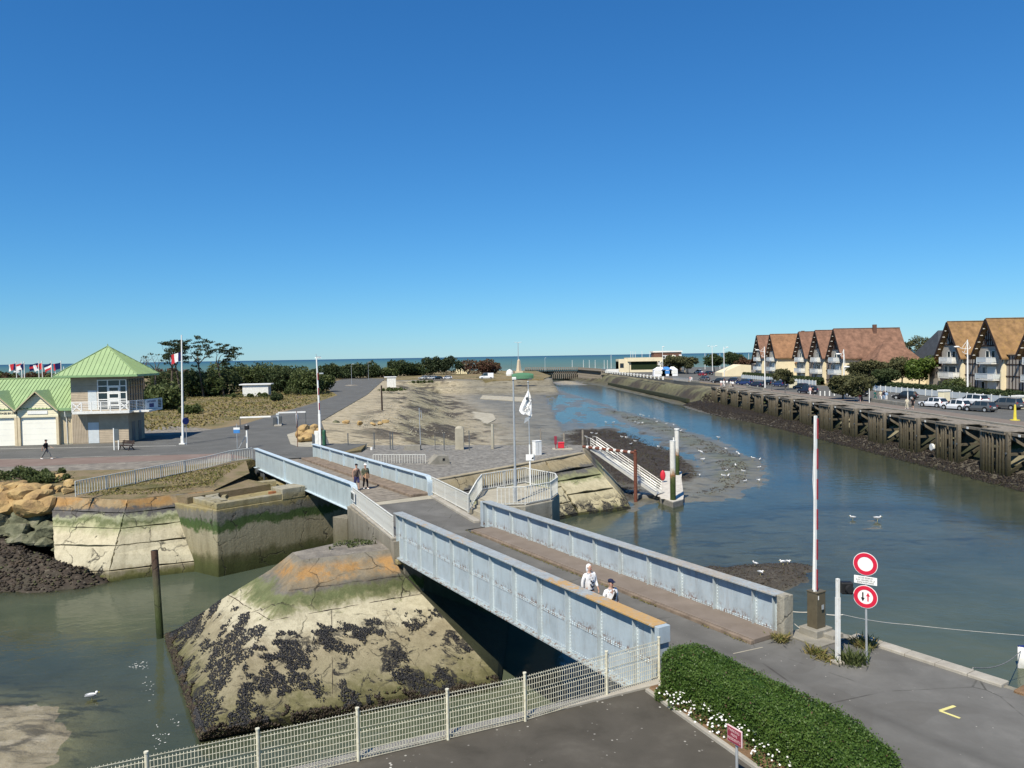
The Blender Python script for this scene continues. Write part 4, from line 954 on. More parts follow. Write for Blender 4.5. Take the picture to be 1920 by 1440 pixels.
# ------------------------------------------------------------------ welded mesh fence on the quay edge
fpts = [at(1236, 1276, 0), at(1138, 1306, 0), at(985, 1352, 0), at(840, 1387, 0), at(672, 1427, 0)]
step = (fpts[-1]-fpts[-2])
while fpts[-1].x > -16: fpts.append(fpts[-1]+step*1.0)
mf = thing('mesh_fence', 'cream welded mesh fence along the quay edge', 'fence', fpts[0])
FH = 1.1
for i, p in enumerate(fpts):
    q = p-fpts[0]; m = MB(); m.cyl((q.x, q.y, 0), .035, FH+.05, 10); m.cyl((q.x, q.y, FH+.05), .045, .03, 10); m.build('post', 'fence_wire', mf, smooth=False)
for a, b in zip(fpts, fpts[1:]):
    a, b = a-fpts[0], b-fpts[0]; L = (b-a).length; d = (b-a).normalized(); n_ = Vector((d.y, -d.x, 0)); m = MB()
    zs = [.05, .09, .25, .45, .65, .69, .85, 1.0, 1.06]
    off = {.65: .03, .69: .03, .25: .0, .09: .02, 1.0: .03}
    prof = [(0, .03), (0, .07), (.035, .09), (0, .12), (0, .62), (.04, .67), (0, .72), (0, .98), (.04, 1.02), (0, 1.07), (0, 1.1)]
    nv = int(L/.066)
    for i in range(nv+1):
        p = a+d*(L*i/nv)
        for (o0, z0), (o1, z1) in zip(prof, prof[1:]): m.beam(p+n_*o0+Vector((0, 0, z0)), p+n_*o1+Vector((0, 0, z1)), .0095, .0095)
    for z in (.03, .12, .24, .36, .49, .62, .72, .85, .98, 1.07):
        m.beam(a+Vector((0, 0, z)), b+Vector((0, 0, z)), .0095, .0095)
    stuff(m.build('mesh_panel', 'fence_wire', mf))
# coping along the fence foot
m = MB()
p, q = fpts[0], fpts[-1]; m.beam(p+Vector((.02, -.12, .02)), q+Vector((.02, -.12, .02)), .28, .08); struct(m.build('quay_coping', 'kerb_stone', bevel=.015))
# kerb of the flower bed
k1, k2, k3 = at(1213, 1296, 0), at(1330, 1374, 0), at(1500, 1500, 0)
m = MB(); m.beam(k1+Vector((0, 0, .03)), k3+Vector((0, 0, .03)), .11, .10); struct(m.build('bed_kerb', 'kerb_stone', bevel=.015))
m = MB(); m.prism([(k1.x+.03, k1.y), (3.75, 20.25), (5.3, 18.5), (9, 9.5), (k3.x+.05, k3.y)], -.02, .04); struct(m.build('flower_bed', 'soil', fix=True))
# stone coping of the right quay edge with worn edge
m = MB(); a, b = Vector((10.25, 23.05, .02)), Vector((12.6, 19.5, .02)); d = (b-a).normalized(); nstone = 5
ce = thing('quay_edge', 'pale stone coping along the quay edge beside the road signs', 'kerb', a)
for i in range(nstone):
    p, q = (b-a)*(i/nstone), (b-a)*((i+.985)/nstone); m = MB(); m.beam(p, q, .42, .12+rnd.uniform(-.01, .01)); m.build('stone', 'kerb_stone', ce, bevel=.02)
e2 = b+d*.3; 
m = MB(); m.beam(e2, e2+d*22, .55, .10); struct(m.build('quay_edge_strip', 'soil', bevel=.02))
# ------------------------------------------------------------------ hedge and flower bed
def spline_hedge(name, label, axis, width, height, nleaf, leaf, mat, base_z=0., seed=1, core='leaf_hedge', end_round=.6):
    """clipped hedge along a polyline: uneven core plus many leaves on its skin"""
    axis = [Vector(a) for a in axis]; L = [0.]
    for a, b in zip(axis, axis[1:]): L.append(L[-1]+(b-a).length)
    tot = L[-1]; th = thing(name, label, 'hedge', axis[0])
    s = nr.uniform(0, tot, nleaf)
    pt = np.linspace(0, math.pi, 400); pc = np.sign(np.cos(pt))*np.abs(np.cos(pt))**.45*width*.5; ps_ = np.sin(pt)**.45*height
    al = np.concatenate([[0], np.cumsum(np.hypot(np.diff(pc), np.diff(ps_)))]); phi = np.interp(nr.uniform(0, al[-1], nleaf), al, pt)   # even along the section
    def surf(s, phi, infl=0.):
        X = np.interp(s, L, [a.x for a in axis]); Y = np.interp(s, L, [a.y for a in axis])
        ds = .05; X2 = np.interp(np.minimum(s+ds, tot), L, [a.x for a in axis])-np.interp(np.maximum(s-ds, 0), L, [a.x for a in axis])
        Y2 = np.interp(np.minimum(s+ds, tot), L, [a.y for a in axis])-np.interp(np.maximum(s-ds, 0), L, [a.y for a in axis])
        q = np.hypot(X2, Y2)+1e-9; tx, ty = X2/q, Y2/q; nx, ny = ty, -tx
        e = np.minimum(s, tot-s); f = np.sqrt(np.clip(1-np.clip(1-e/end_round, 0, 1)**2, .03, 1))
        c_, s_ = np.cos(phi), np.sin(phi); p = .45                      # super-ellipse section
        cx = np.sign(c_)*np.abs(c_)**p; sz = np.sign(s_)*np.abs(s_)**p
        w = .5*width*(.84+.30*fbm(s, phi, 1.3, seed)); h = height*(.88+.22*fbm(s, phi*2, 1.7, seed+4))
        off = cx*(w+infl)*(.35+.65*f)
        return np.stack([X+nx*off, Y+ny*off, base_z+.03+np.maximum(sz, 0)*(h+infl)*(.55+.45*f)], 1), np.stack([nx*c_, ny*c_, s_], 1)
    ss, pp = np.meshgrid(np.linspace(.02, tot-.02, 80), np.linspace(0, math.pi, 28), indexing='ij')
    cv, _ = surf(ss.ravel(), pp.ravel(), -.06); ix = np.arange(80*28).reshape(80, 28)
    F_ = np.stack([ix[:-1, :-1], ix[1:, :-1], ix[1:, 1:], ix[:-1, 1:]], -1).reshape(-1, 4)
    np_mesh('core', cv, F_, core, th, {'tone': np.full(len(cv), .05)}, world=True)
    P_, N_ = surf(s, phi, 0); stray = np.where(nr.uniform(0, 1, nleaf) < .035, nr.uniform(.03, .12, nleaf), 0); P_ = P_+N_*(stray-nr.uniform(-.03, .09, nleaf))[:, None]+nr.normal(0, .012, (nleaf, 3))
    P_[:, 2] = np.maximum(P_[:, 2], base_z+.02)
    tone = .09+.42*fbm(P_[:, 0]+P_[:, 2], P_[:, 1], 1.6, seed+8)+.25*nr.uniform(0, 1, nleaf)+.22*fbm(P_[:, 0], P_[:, 1], .5, seed+2)
    gap = fbm(P_[:, 0]*1.3+P_[:, 2], P_[:, 1]*1.3, 2.6, seed+12, 3); keep_ = (gap > .30) | (nr.uniform(0, 1, nleaf) < .35)
    red = (nr.uniform(0, 1, nleaf) < .012); tone = np.where(red, 1., np.minimum(tone, .94))
    stuff(leaves('foliage', P_[keep_], leaf, mat, th, tone=tone[keep_], aspect=.55, nrm=N_[keep_], world=True))
    return th
hx = [at(1298, 1275, 0), at(1400, 1345, 0), at(1515, 1428, 0)]
hdir = (hx[2]-hx[0]).normalized()
h0 = Vector((4.15, 20.0, 0)); h1 = Vector((6.4, 15.6, 0)); h2 = Vector((6.62, 13.7, 0))
hd = spline_hedge('clipped_hedge', 'clipped glossy green hedge between the car park and the bridge road', [h0, h0.lerp(h1, .5)+Vector((.03, .03, 0)), h1, h2], 1.38, 1.12, 60000, .05, 'leaf_hedge', seed=3)

def flower_bush(loc, r, label, nfl, hgt=.35):
    th = thing('flower_bush', label, 'bush', loc, group='white flowering bushes along the hedge foot')
    n = 420; P_ = nr.normal(size=(n, 3)); P_ /= np.linalg.norm(P_, axis=1)[:, None]; P_ *= (nr.uniform(.5, 1, n)**.5)[:, None]; P_[:, 2] = np.abs(P_[:, 2])
    P_ *= np.array([r, r, hgt]); stuff(leaves('foliage', P_, .075, 'leaf_flower', th, aspect=.5))
    Q = nr.normal(size=(nfl, 3)); Q /= np.linalg.norm(Q, axis=1)[:, None]; Q[:, 2] = np.abs(Q[:, 2])*.9+.1; Q *= np.array([r, r, hgt])*1.03
    V_ = []; F_ = []; 
    for q in Q:
        a0 = rnd.uniform(0, 6.28); s_ = rnd.uniform(.022, .036); nm = Vector(q).normalized()*.5+Vector((0, -.3, .7)); nm.normalize(); ux = nm.cross(Vector((0, 0, 1))); ux = ux.normalized() if ux.length > .01 else Vector((1, 0, 0)); uy = nm.cross(ux)
        b0 = len(V_); V_.append(Vector(q)+nm*.01)
        for j in range(10):
            rr_ = s_ if j % 2 == 0 else s_*.62; t = a0+j*math.pi/5; V_.append(Vector(q)+(ux*math.cos(t)+uy*math.sin(t))*rr_)
        F_ += [(b0, b0+1+j, b0+1+(j+1) % 10) for j in range(10)]
    stuff(np_mesh('blossoms', np.array(V_), np.array(F_), 'petal', th, {'tone': nr.uniform(0, 1, len(V_))}))
    return th
for (x, y, r, lab, nf) in ((1243, 1302, .22, 'sparse little white flowering bush at the corner of the mesh fence', 9), (1274, 1318, .30, 'white flowering bush second from the mesh fence, at the hedge foot', 36), (1318, 1340, .33, 'white flowering bush third from the mesh fence, against the hedge', 34),
                         (1362, 1362, .42, 'largest white flowering bush behind the red parking sign', 70), (1404, 1382, .40, 'white flowering bush just right of the red parking sign', 55), (1448, 1422, .44, 'leafy white flowering bush nearest the bottom edge of the picture', 48)):
    p = at(x, y+8, .04); flower_bush(p, r, lab, nf)

# ------------------------------------------------------------------ small plants
def tuft(loc, label, r=.3, h=.4, n=160, mat='grass_blade', name='grass_tuft', cat='plant', group=None):
    P0 = np.stack([nr.normal(0, r*.45, n), nr.normal(0, r*.45, n), np.zeros(n)], 1)
    tip = P0+np.stack([nr.normal(0, r*.5, n), nr.normal(0, r*.5, n), h*nr.uniform(.4, 1.1, n)], 1); w = nr.normal(0, .014, (n, 3)); w[:, 2] = 0
    V_ = np.stack([P0-w, P0+w, (P0+tip)/2+w*.8+np.array([0, 0, .05*h]), tip, (P0+tip)/2-w*.8+np.array([0, 0, .05*h])], 1).reshape(-1, 3)
    o = np_mesh(name, V_, np.arange(5*n).reshape(-1, 5), mat, attrs={'tone': np.repeat(nr.uniform(0, 1, n), 5)}); o.location = loc
    return tag(o, label, cat, group)
tuft(at(1596, 1243, 0), 'dark green spiky weed beside the white signal post', .38, .42, 260, 'leaf_bush', 'weed')
tuft(at(1620, 1212, 0), 'dry tan weed at the quay corner behind the road sign', .3, .35, 200)
tuft(at(1530, 1225, 0), 'dry grass at the foot of the brown barrier box', .3, .2, 160)
tuft(at(1465, 1200, .05), 'grass clump against the right end pillar of the girder bridge', .25, .22, 200)
tuft(at(1553, 1236, 0), 'low yellow grass between the barrier plinth and the signal post', .35, .12, 160)

# ------------------------------------------------------------------ barrier, signal and road signs
b0 = at(1533, 1193, 0)
ba = thing('road_barrier', 'raised red and white road barrier with dark box beside the bridge end', 'barrier', b0)
m = MB(); m.box((0, 0, .02), (1.5, 1.3, .06), R(31)); m.box((-.02, .1, .14), (.75, .65, .26), R(31)); m.box((.35, -.15, .1), (.5, .5, .16), R(31)); m.build('plinth', 'grey_concrete', ba, bevel=.02)
m = MB(); m.box((0, .1, .80), (.40, .36, 1.1), R(31)); m.box((0, .1, 1.37), (.43, .39, .05), R(31)); m.build('cabinet', 'olive_box', ba, bevel=.012)
m = MB(); m.box((.12, -.10, .93), (.10, .01, .14), R(31)); m.build('label_plate', 'galv', ba)
m = MB(); m.box((-.02, -.125, 1.22), (.035, .01, .12), R(31)); m.build('white_mark', 'sign_white', ba)
top = Vector((-.04, .02, 6.75)); bot = Vector((-.09, -.02, 1.0)); ax_ = Vector((.857, .515, 0))
m = MB(); m.beam(bot, top, .10, .06, up=(.5, -.86, 0)); m.build('arm', 'white_paint', ba, bevel=.008)
for i in range(6):
    z0 = 1.45+i*.92; t0, t1 = (z0-1)/5.75, (z0+.62-1)/5.75
    m = MB(); m.beam(bot.lerp(top, t0)+Vector((.052, -.02, 0)), bot.lerp(top, t1)+Vector((.052, -.02, 0)), .02, .062, up=(.5, -.86, 0)); m.build('red_stripe', 'barrier_red', ba)
m = MB(); m.tube([(-.16, -.04, 1.45), (-.13, -.04, 3.0), (-.12, -.05, 4.2), (-.15, -.05, 4.8), (-.12, -.04, 5.6), (-.06, -.03, 6.6)], .013, 6); m.build('hanging_rod', 'white_paint', ba)

s0 = at(1571, 1243, 0)
sg = thing('signal_post', 'white steel post with a black round signal lamp facing the road', 'signal', s0)
m = MB(); m.box((0, 0, .03), (.3, .3, .06), R(20)); m.build('base', 'kerb_stone', sg, bevel=.01)
m = MB(); m.box((0, 0, 1.2), (.09, .08, 2.35), R(20)); m.box((.005, .01, .95), (.11, .10, 1.8), R(20)); m.build('post', 'white_dirty', sg, bevel=.006)
m = MB(); m.box((.24, 0, 2.12), (.32, .22, .34), R(-8)); m.build('housing', 'black', sg, bevel=.04)
m = MB(); m.tube([(.25, -.11, 2.12), (.27, -.19, 2.12)], .11, 20); m.build('lens', 'dark_rubber', sg)

r0 = at(1625, 1241, 0); rs = thing('road_sign', 'grey post with two round red-ringed road signs and a white text plate', 'road sign', r0)
face = R(-38)                                    # the discs look towards the road, left of the camera
def dpos(x, z, y=0.): v = rotz((x, y, 0), face); return Vector((v.x, v.y, z))
m = MB(); m.tube([(0, 0, 0), (-.03, 0, 2.85)], .03, 10); m.build('post', 'galv', rs)
def disc(z, r, y, name, mat, parent, th=.012, r_in=None, n=40):
    mm = MB(); c_ = dpos(-.02, z, y); nm = rotz((0, -1, 0), face)
    if r_in is None: mm.tube([c_, c_+nm*th], r, n)
    else:
        u_ = rotz((1, 0, 0), face); V_ = []; 
        for (rr_, q) in ((r, 0), (r, th), (r_in, th), (r_in, 0)):
            for j in range(n): t = 2*math.pi*j/n; V_.append(c_+nm*q+u_*math.cos(t)*rr_+Vector((0, 0, math.sin(t)*rr_)))
        F_ = [(a*n+j, a*n+(j+1) % n, ((a+1) % 4)*n+(j+1) % n, ((a+1) % 4)*n+j) for a in range(4) for j in range(n)]; mm.add(V_, F_)
    return mm.build(name, mat, parent, fix=True)
for z, nm_ in ((2.77, 'no_entry_disc'), (1.85, 'priority_disc')):
    d0 = disc(z, .32, -.05, nm_, 'sign_white', rs); disc(z, .305, -.063, 'red_ring', 'sign_red', d0, .006, .20)
rr2 = rotz((0, -1, 0), face)
def onface(pts, z, nm_, mat, par):
    mm = MB(); u_ = rotz((1, 0, 0), face); c_ = dpos(-.02, z, -.066); n = len(pts)
    V_ = [c_+u_*p[0]+Vector((0, 0, p[1])) for p in pts]; mm.add(V_+[v+rr2*.004 for v in V_], [tuple(range(n)), tuple(range(2*n-1, n-1, -1))]+[(i, (i+1) % n, n+(i+1) % n, n+i) for i in range(n)]); return mm.build(nm_, mat, par, fix=True)
arrow = lambda x, s_: [(x-.018, -.03*s_), (x-.018, .12*s_), (x+.018, .12*s_), (x+.018, -.03*s_), (x+.05, -.03*s_), (x, -.135*s_), (x-.05, -.03*s_)]
onface(arrow(-.065, 1), 1.85, 'black_arrow', 'black', rs); onface([(x, y) for x, y in arrow(.07, -.95)], 1.85, 'red_arrow', 'sign_red', rs)
m = MB(); c_ = dpos(-.02, 2.31, -.05); m.box(c_, (.60, .014, .22), face); m.build('text_plate', 'sign_white', rs, bevel=.006)
for i, tx in enumerate(('ACCES RESERVE', 'AUX USAGERS DE LA', 'ZONE PORTUAIRE')):
    text(tx, 'lettering', 'black', rs, dpos(-.02, 2.375-i*.065, -.06), (R(90), 0, face), .062, .001, sx=.85)

p0 = at(1382, 1490, 0); ps = thing('parking_sign', 'small dark red parking sign on a grey post by the flower bed', 'sign', p0)
m = MB(); m.tube([(0, 0, 0), (0, 0, 1.25)], .028, 10); m.build('post', 'galv', ps)
pf = R(-62); cc = rotz((0, -.05, 0), pf)
m = MB(); m.box((cc.x, cc.y, 1.19), (.40, .03, .33), pf); m.build('board', 'sign_pink', ps, bevel=.01)
m = MB(); v = rotz((0, -.067, 0), pf); m.box((v.x, v.y, 1.19), (.36, .008, .29), pf); m.build('red_face', 'maroon', ps)
for i, tx in enumerate(('PARKING', 'PRIVE', 'RESIDENTS')):
    v = rotz((0, -.0725, 0), pf); text(tx, 'lettering', 'sign_pink', ps, (v.x, v.y, 1.28-i*.085), (R(90), 0, pf), .078, .001, sx=.9)

# yellow arrow head painted on the road
a, b, c_ = at(1762, 1333, 0), at(1800, 1347, 0), at(1790, 1324, 0)
m = MB(); m.beam((a.x, a.y, .006), (b.x, b.y, .006), .075, .004); m.beam((a.x+.01, a.y, .0065), (c_.x, c_.y, .0065), .085, .004); struct(m.build('road_arrow', 'road_yellow'))
m = MB(); a, b = at(1375, 1226, 0), at(1430, 1214, 0); m.beam((a.x, a.y, .008), (b.x, b.y, .008), .035, .006); struct(m.build('road_joint', 'pale_concrete'))

# mooring lines and the bow of a small boat
def rope(label, pts, r=.013, sag=.0, mat='rope'):
    pts = [Vector(p) for p in pts]; out = []
    for a, b in zip(pts, pts[1:]):
        for i in range(12): t = i/12; out.append(a.lerp(b, t)-Vector((0, 0, sag*4*t*(1-t))))
    out.append(pts[-1]); m = MB(); m.tube(out, r, 6); return tag(m.build('mooring_rope', mat), label, 'rope')
rope('pale rope running from the barrier box across the water to the right', [b0+Vector((-.9, .9, .55)), b0+Vector((.1, .4, .62)), b0+Vector((.9, .3, .55)), atY(1700, 1171, 26), atY(2010, 1197, 32)], .014, .05)
rope('short pale rope from the bridge end pillar to the barrier plinth', [(8.55, 23.35, .35), b0+Vector((-.25, .1, .15))], .012, .06)
rope('green weedy rope tying the white boat to the quay', [(12.1, 20.6, .08), (12.6, 20.9, -.1), (21.9, 32.9, W+.75)], .016, .25, 'wool')
bo = thing('rowing_boat', 'bow of a small white boat moored at the right quay', 'boat', (24.0, 32.9, W-.12), R(90))
hull = []
for i in range(13):
    t = i/12; y = -2.2+4.4*t; wdt = .85*max(0.02, 1-abs(2*t-.85)**2.6)**.6 if t < .95 else .05*(1-t)/.05+.01
    hull.append([(wdt*.0, y, .02), (wdt*.6, y, .1), (wdt*.92, y, .4), (wdt, y, .78+.3*t*t)])
V_, F_ = [], []
for s_ in (1, -1):
    o = len(V_)
    for st_ in hull: V_ += [(x*s_, y, z) for x, y, z in st_]
    for i in range(12):
        for j in range(3):
            q = [o+i*4+j, o+(i+1)*4+j, o+(i+1)*4+j+1, o+i*4+j+1]; F_.append(tuple(q if s_ < 0 else q[::-1]))
m = MB(); m.add(V_, F_); hb = m.build('hull', 'white_paint', bo, smooth=True); hb.modifiers.new('solid', 'SOLIDIFY').thickness = .03
m = MB(); 
for s_ in (1, -1): m.tube([(s_*st_[3][0]*1.01, st_[3][1], st_[3][2]) for st_ in hull], .035, 6)
m.build('gunwale', 'sign_blue', bo)
m = MB(); m.b2(-.7, .7, -.6, -.3, .5, .55); m.b2(-.65, .65, .6, .9, .55, .6); m.build('bench', 'plank', bo)
# ------------------------------------------------------------------ people: skeleton + Skin modifier, clothing as children
def skin_mesh(name, V_, E_, Rr, mat, parent=None, sub=1, root=0):
    me = bpy.data.meshes.new(name); me.from_pydata([tuple(v) for v in V_], E_, [])
    o = bpy.data.objects.new(name, me)
    md = o.modifiers.new('skin', 'SKIN'); md.use_smooth_shade = True
    lay = me.skin_vertices[0].data
    for i, r in enumerate(Rr): lay[i].radius = r if isinstance(r, tuple) else (r, r)
    lay[root].use_root = True
    if sub: o.modifiers.new('sub', 'SUBSURF').levels = sub; o.modifiers['sub'].render_levels = sub
    ev = evaluated(o)
    bpy.data.objects.remove(o); bpy.data.meshes.remove(me)
    ev.name = name; ev.materials.clear(); ev.materials.append(MATS[mat])
    ob = bpy.data.objects.new(name, ev); COL.objects.link(ob)
    if parent: ob.parent = parent
    return ob
def person(loc, yaw, label, h=1.72, top='cloth_white', legs='cloth_navy', shoe='white_paint', hair='hair', sleeve='long', stride=.25, arms=((.12, .05), (-.12, .05)), short_legs=False,
           hood=None, cap=None, bulk=1., fingers=True, skirt=False, bag=None, strap=None, motif=None, group=None, lean=0., face=True):
    """local: +y is where the person looks; z up; arms=((forward swing, elbow bend) left, right) in metres"""
    th = thing('person', label, 'person', loc, yaw, group)
    k = h/1.75; S = lambda x, y, z: Vector((x*k, y*k+lean*z*k, z*k))
    V_, E_, Rr = [], [], []
    def v(p, r, prev=None):
        V_.append(p); Rr.append(r*k if not isinstance(r, tuple) else (r[0]*k, r[1]*k)); i = len(V_)-1
        if prev is not None: E_.append((prev, i))
        return i
    pel = v(S(0, 0, .95), (.145*bulk, .115*bulk)); wa = v(S(0, 0, 1.10), (.13*bulk, .10*bulk), pel); ch = v(S(0, .01, 1.30), (.155*bulk, .11*bulk), wa)
    ne0 = v(S(0, 0, 1.45), (.08, .07), ch); ne = v(S(0, .01, 1.51), (.052, .055), ne0)
    jw = v(S(0, .03, 1.57), (.062, .078), ne); hd = v(S(0, .02, 1.655), (.076, .095), jw); cr = v(S(0, .005, 1.725), (.052, .068), hd)
    pts = {}
    for s_, side in ((-1, 'L'), (1, 'R')):
        fw = stride*(1 if side == 'L' else -1)
        hip = v(S(s_*.09, 0, .90), .088*bulk, pel); kn = v(S(s_*.10, fw*.55+.03, .50), .058, hip)
        an = v(S(s_*.10, fw if fw > 0 else fw*1.15, .09 if fw >= 0 else .13), .038, kn); to = v(S(s_*.115, (fw if fw > 0 else fw*1.15)+.15, .035 if fw >= 0 else .03), (.04, .03), an)
        pts[side] = (V_[hip], V_[kn], V_[an], V_[to])
        f_, e_ = arms[0 if side == 'L' else 1]
        sh = v(S(s_*.18*(.5+.5*bulk), 0, 1.40), .058, ch); el = v(S(s_*(.235+.02*bulk), f_*.4-.03, 1.13), .042, sh)
        wr = v(S(s_*.25, f_+e_, .90+abs(e_)*.5), .028, el); pa = v(S(s_*.25, f_+e_*1.35+.01, .84+abs(e_)*.5), (.020, .036), wr)
        pts[side+'a'] = (V_[sh], V_[el], V_[wr], V_[pa])
        if fingers:
            base = V_[pa]; dn = (V_[pa]-V_[wr]).normalized()
            for j, ln in enumerate((.070, .078, .073, .058)):
                yo = (-.027+.018*j)*k; q1 = v(base+Vector((0, yo, 0))+dn*.030*k, .0088, pa); q2 = v(base+Vector((-s_*.010*k, yo, 0))+dn*(.03+ln*.55)*k, .008, q1); v(base+Vector((-s_*.028*k, yo, 0))+dn*(.03+ln)*k, .0068, q2)
            t1 = v(V_[wr].lerp(V_[pa], .7)+Vector((-s_*.004, .035*k, 0)), .010, pa); v(base+Vector((-s_*.016*k, .048*k, 0))+dn*.03*k, .008, t1)
    skin_mesh('body', V_, E_, Rr, 'skin', th)
    def lim(P_, R_, nm, mat, E2=None, sub=1): return skin_mesh(nm, P_, E2 or [(i, i+1) for i in range(len(P_)-1)], R_, mat, th, sub)
    # upper garment: torso + sleeves
    P_ = [S(0, 0, .88 if not skirt else .95), S(0, 0, 1.06), S(0, .01, 1.28), S(0, 0, 1.42), S(0, .0, 1.475)]; R_ = [(.165*k*bulk, .135*k*bulk), (.16*k*bulk, .13*k*bulk), (.172*k*bulk, .13*k*bulk), (.10*k, .085*k), (.068*k, .068*k)]; E2 = [(0, 1), (1, 2), (2, 3), (3, 4)]
    for s_ in 'LR':
        a, b, c, _ = pts[s_+'a']; i = len(P_); P_ += [a, a.lerp(b, .55)]; R_ += [.077*k, .072*k]; E2 += [(2, i), (i, i+1)]
        if sleeve == 'short': P_ += [a.lerp(b, .9)]; R_ += [.068*k]; E2 += [(i+1, i+2)]
        if sleeve == 'long': P_ += [b, b.lerp(c, .9)]; R_ += [.062*k, .05*k]; E2 += [(i+1, i+2), (i+2, i+3)]
    if sleeve == 'none': P_, R_, E2 = P_[:5], R_[:5], E2[:4]
    skin_mesh('shirt', P_, E2, R_, top, th, 1, 1)
    # trousers or shorts
    P_ = [S(0, 0, 1.0), S(0, 0, .88)]; R_ = [(.150*k*bulk, .122*k*bulk), (.155*k*bulk, .125*k*bulk)]; E2 = [(0, 1)]
    for s_ in 'LR':
        a, b, c, _ = pts[s_]; i = len(P_)
        if short_legs: P_ += [a+Vector((0, 0, -.08)), a.lerp(b, .85), a.lerp(b, 1.05)]; R_ += [.105*k, .10*k, .10*k]; E2 += [(1, i), (i, i+1), (i+1, i+2)]
        else: P_ += [a+Vector((0, 0, -.08)), b, b.lerp(c, .9)]; R_ += [.10*k, .078*k, .062*k]; E2 += [(1, i), (i, i+1), (i+1, i+2)]
    skin_mesh('trousers', P_, E2, R_, legs, th, 1, 0)
    for s_ in 'LR':
        _, b, c, d = pts[s_]; lim([c+Vector((0, -.05*k, -.03*k)), c.lerp(d, .5)+Vector((0, 0, -.012*k)), d+Vector((0, .03*k, .005))], [.046*k, .05*k, .038*k], 'shoe', shoe)
    hz = V_[hd]; hc = V_[cr]
    if hood:
        lim([S(0, -.07, 1.44), S(0, -.055, 1.58), S(0, -.03, 1.69), S(0, .0, 1.755)], [(.10*k, .07*k), (.105*k, .085*k), (.108*k, .10*k), (.06*k, .065*k)], 'hood', hood)
    else:
        lim([S(0, -.035, 1.58), S(0, -.02, 1.68), S(0, .005, 1.75)], [(.07*k, .065*k), (.086*k, .092*k), (.058*k, .07*k)], 'hair', hair)
    if cap:
        m = MB(); m.ell(S(0, .005, 1.715), (.092*k, .108*k, .068*k), 14, 8); m.build('cap', cap, th, smooth=True)
        m = MB(); c_ = S(0, .135, 1.71); m.box(c_, (.13*k, .12*k, .014), rx=R(-12)); m.build('peak', cap, th, bevel=.01)
    if face:
        m = MB()
        for s_ in (-1, 1): m.ell(S(s_*.032, .108, 1.657), (.013*k, .008*k, .009*k), 8, 4)
        m.build('eyes', 'black', th)
        m = MB(); m.ell(S(0, .115, 1.632), (.013*k, .022*k, .022*k), 8, 5); m.build('nose', 'skin', th, smooth=True)
        m = MB(); m.ell(S(0, .103, 1.592), (.024*k, .008*k, .006*k), 8, 4); m.build('mouth', 'red_paint', th)
        m = MB()
        for s_ in (-1, 1): m.ell(S(s_*.083, .01, 1.64), (.010*k, .02*k, .03*k), 6, 4)
        m.build('ears', 'skin', th, smooth=True)
    if strap:
        m = MB(); sp = [S(-.13, -.02, 1.46), S(-.06, .13*bulk, 1.36), S(.05, .155*bulk, 1.2), S(.16, .11*bulk, 1.03), S(.19, .0, .95)]; m.tube(sp, .017, 6); m.build('strap', strap, th)
    if bag:
        m = MB(); m.box(S(*bag[1]), bag[2], .2); m.tube([S(*bag[1])+Vector((-.08, 0, bag[2][2]/2)), S(*bag[1])+Vector((-.05, 0, bag[2][2]/2+.1)), S(*bag[1])+Vector((.05, 0, bag[2][2]/2+.1)), S(*bag[1])+Vector((.08, 0, bag[2][2]/2))], .012, 6); m.build('bag', bag[0], th, bevel=.03)
    if motif:
        m = MB()
        for (x, z, r) in motif: 
            yb = .128*k*bulk-(x*x)*1.2
            m.ell((x*k, yb+.018, z*k), (r, .02, r*1.1), 7, 4)
        m.build('print', 'black', th)
    return th
cloth('cloth_white', (.74, .73, .72)); cloth('cloth_navy', (.018, .022, .05)); cloth('cloth_black', (.014, .013, .016)); cloth('cloth_grey', (.16, .165, .16)); cloth('cloth_brown', (.115, .085, .07)); cloth('cloth_olive', (.10, .105, .07))
cloth('cloth_indigo', (.045, .045, .115)); cloth('cloth_red', (.48, .07, .06)); cloth('cloth_teal', (.02, .12, .11)); cloth('cloth_beige', (.55, .5, .38)); cloth('cloth_sky', (.25, .35, .5)); cloth('cloth_pink', (.6, .35, .32)); cloth('cloth_tan', (.45, .27, .16))
# walkers on the girder bridge, heading towards the camera side of the quay
wd = math.atan2(-.8579, .5138)-math.pi/2
pA = at(1106, 1152, 0.005); pB = at(1146, 1185, 0.005)
person(pA, wd, 'person in a white hooded blouse with dark prints walking on the girder bridge', 1.70, 'cloth_white', 'cloth_navy', hood='cloth_white', bulk=1.12, stride=.24, arms=((.10, .05), (-.08, .02)),
       motif=[(.03, 1.2, .03), (-.04, 1.14, .034), (.06, 1.08, .03), (-.07, 1.02, .03), (.0, 1.0, .036), (.09, 1.28, .02), (-.02, 1.30, .018)])
person(pB, wd, 'person in a dark cap and printed white shirt with crossbody strap, on girder bridge', 1.66, 'cloth_white', 'cloth_black', sleeve='short', cap='cloth_navy', bulk=1.25, stride=.2, arms=((.06, .03), (-.06, .05)), strap='cloth_black',
       motif=[(-.09, 1.30, .03), (-.05, 1.25, .05), (.02, 1.22, .03), (-.03, 1.16, .045), (.05, 1.13, .03), (.09, 1.09, .025)])
pC, pD = at(669, 919, 0.005), at(685.5, 917, 0.005)
person(pC, wd+.15, 'person in a brown sleeveless top, blue shorts and dark cap on the swing bridge', 1.74, 'cloth_brown', 'cloth_indigo', 'cloth_black', cap='cloth_black', sleeve='none', short_legs=True, bulk=1.1, stride=.12, arms=((.05, .02), (-.03, .02)), strap='cloth_black')
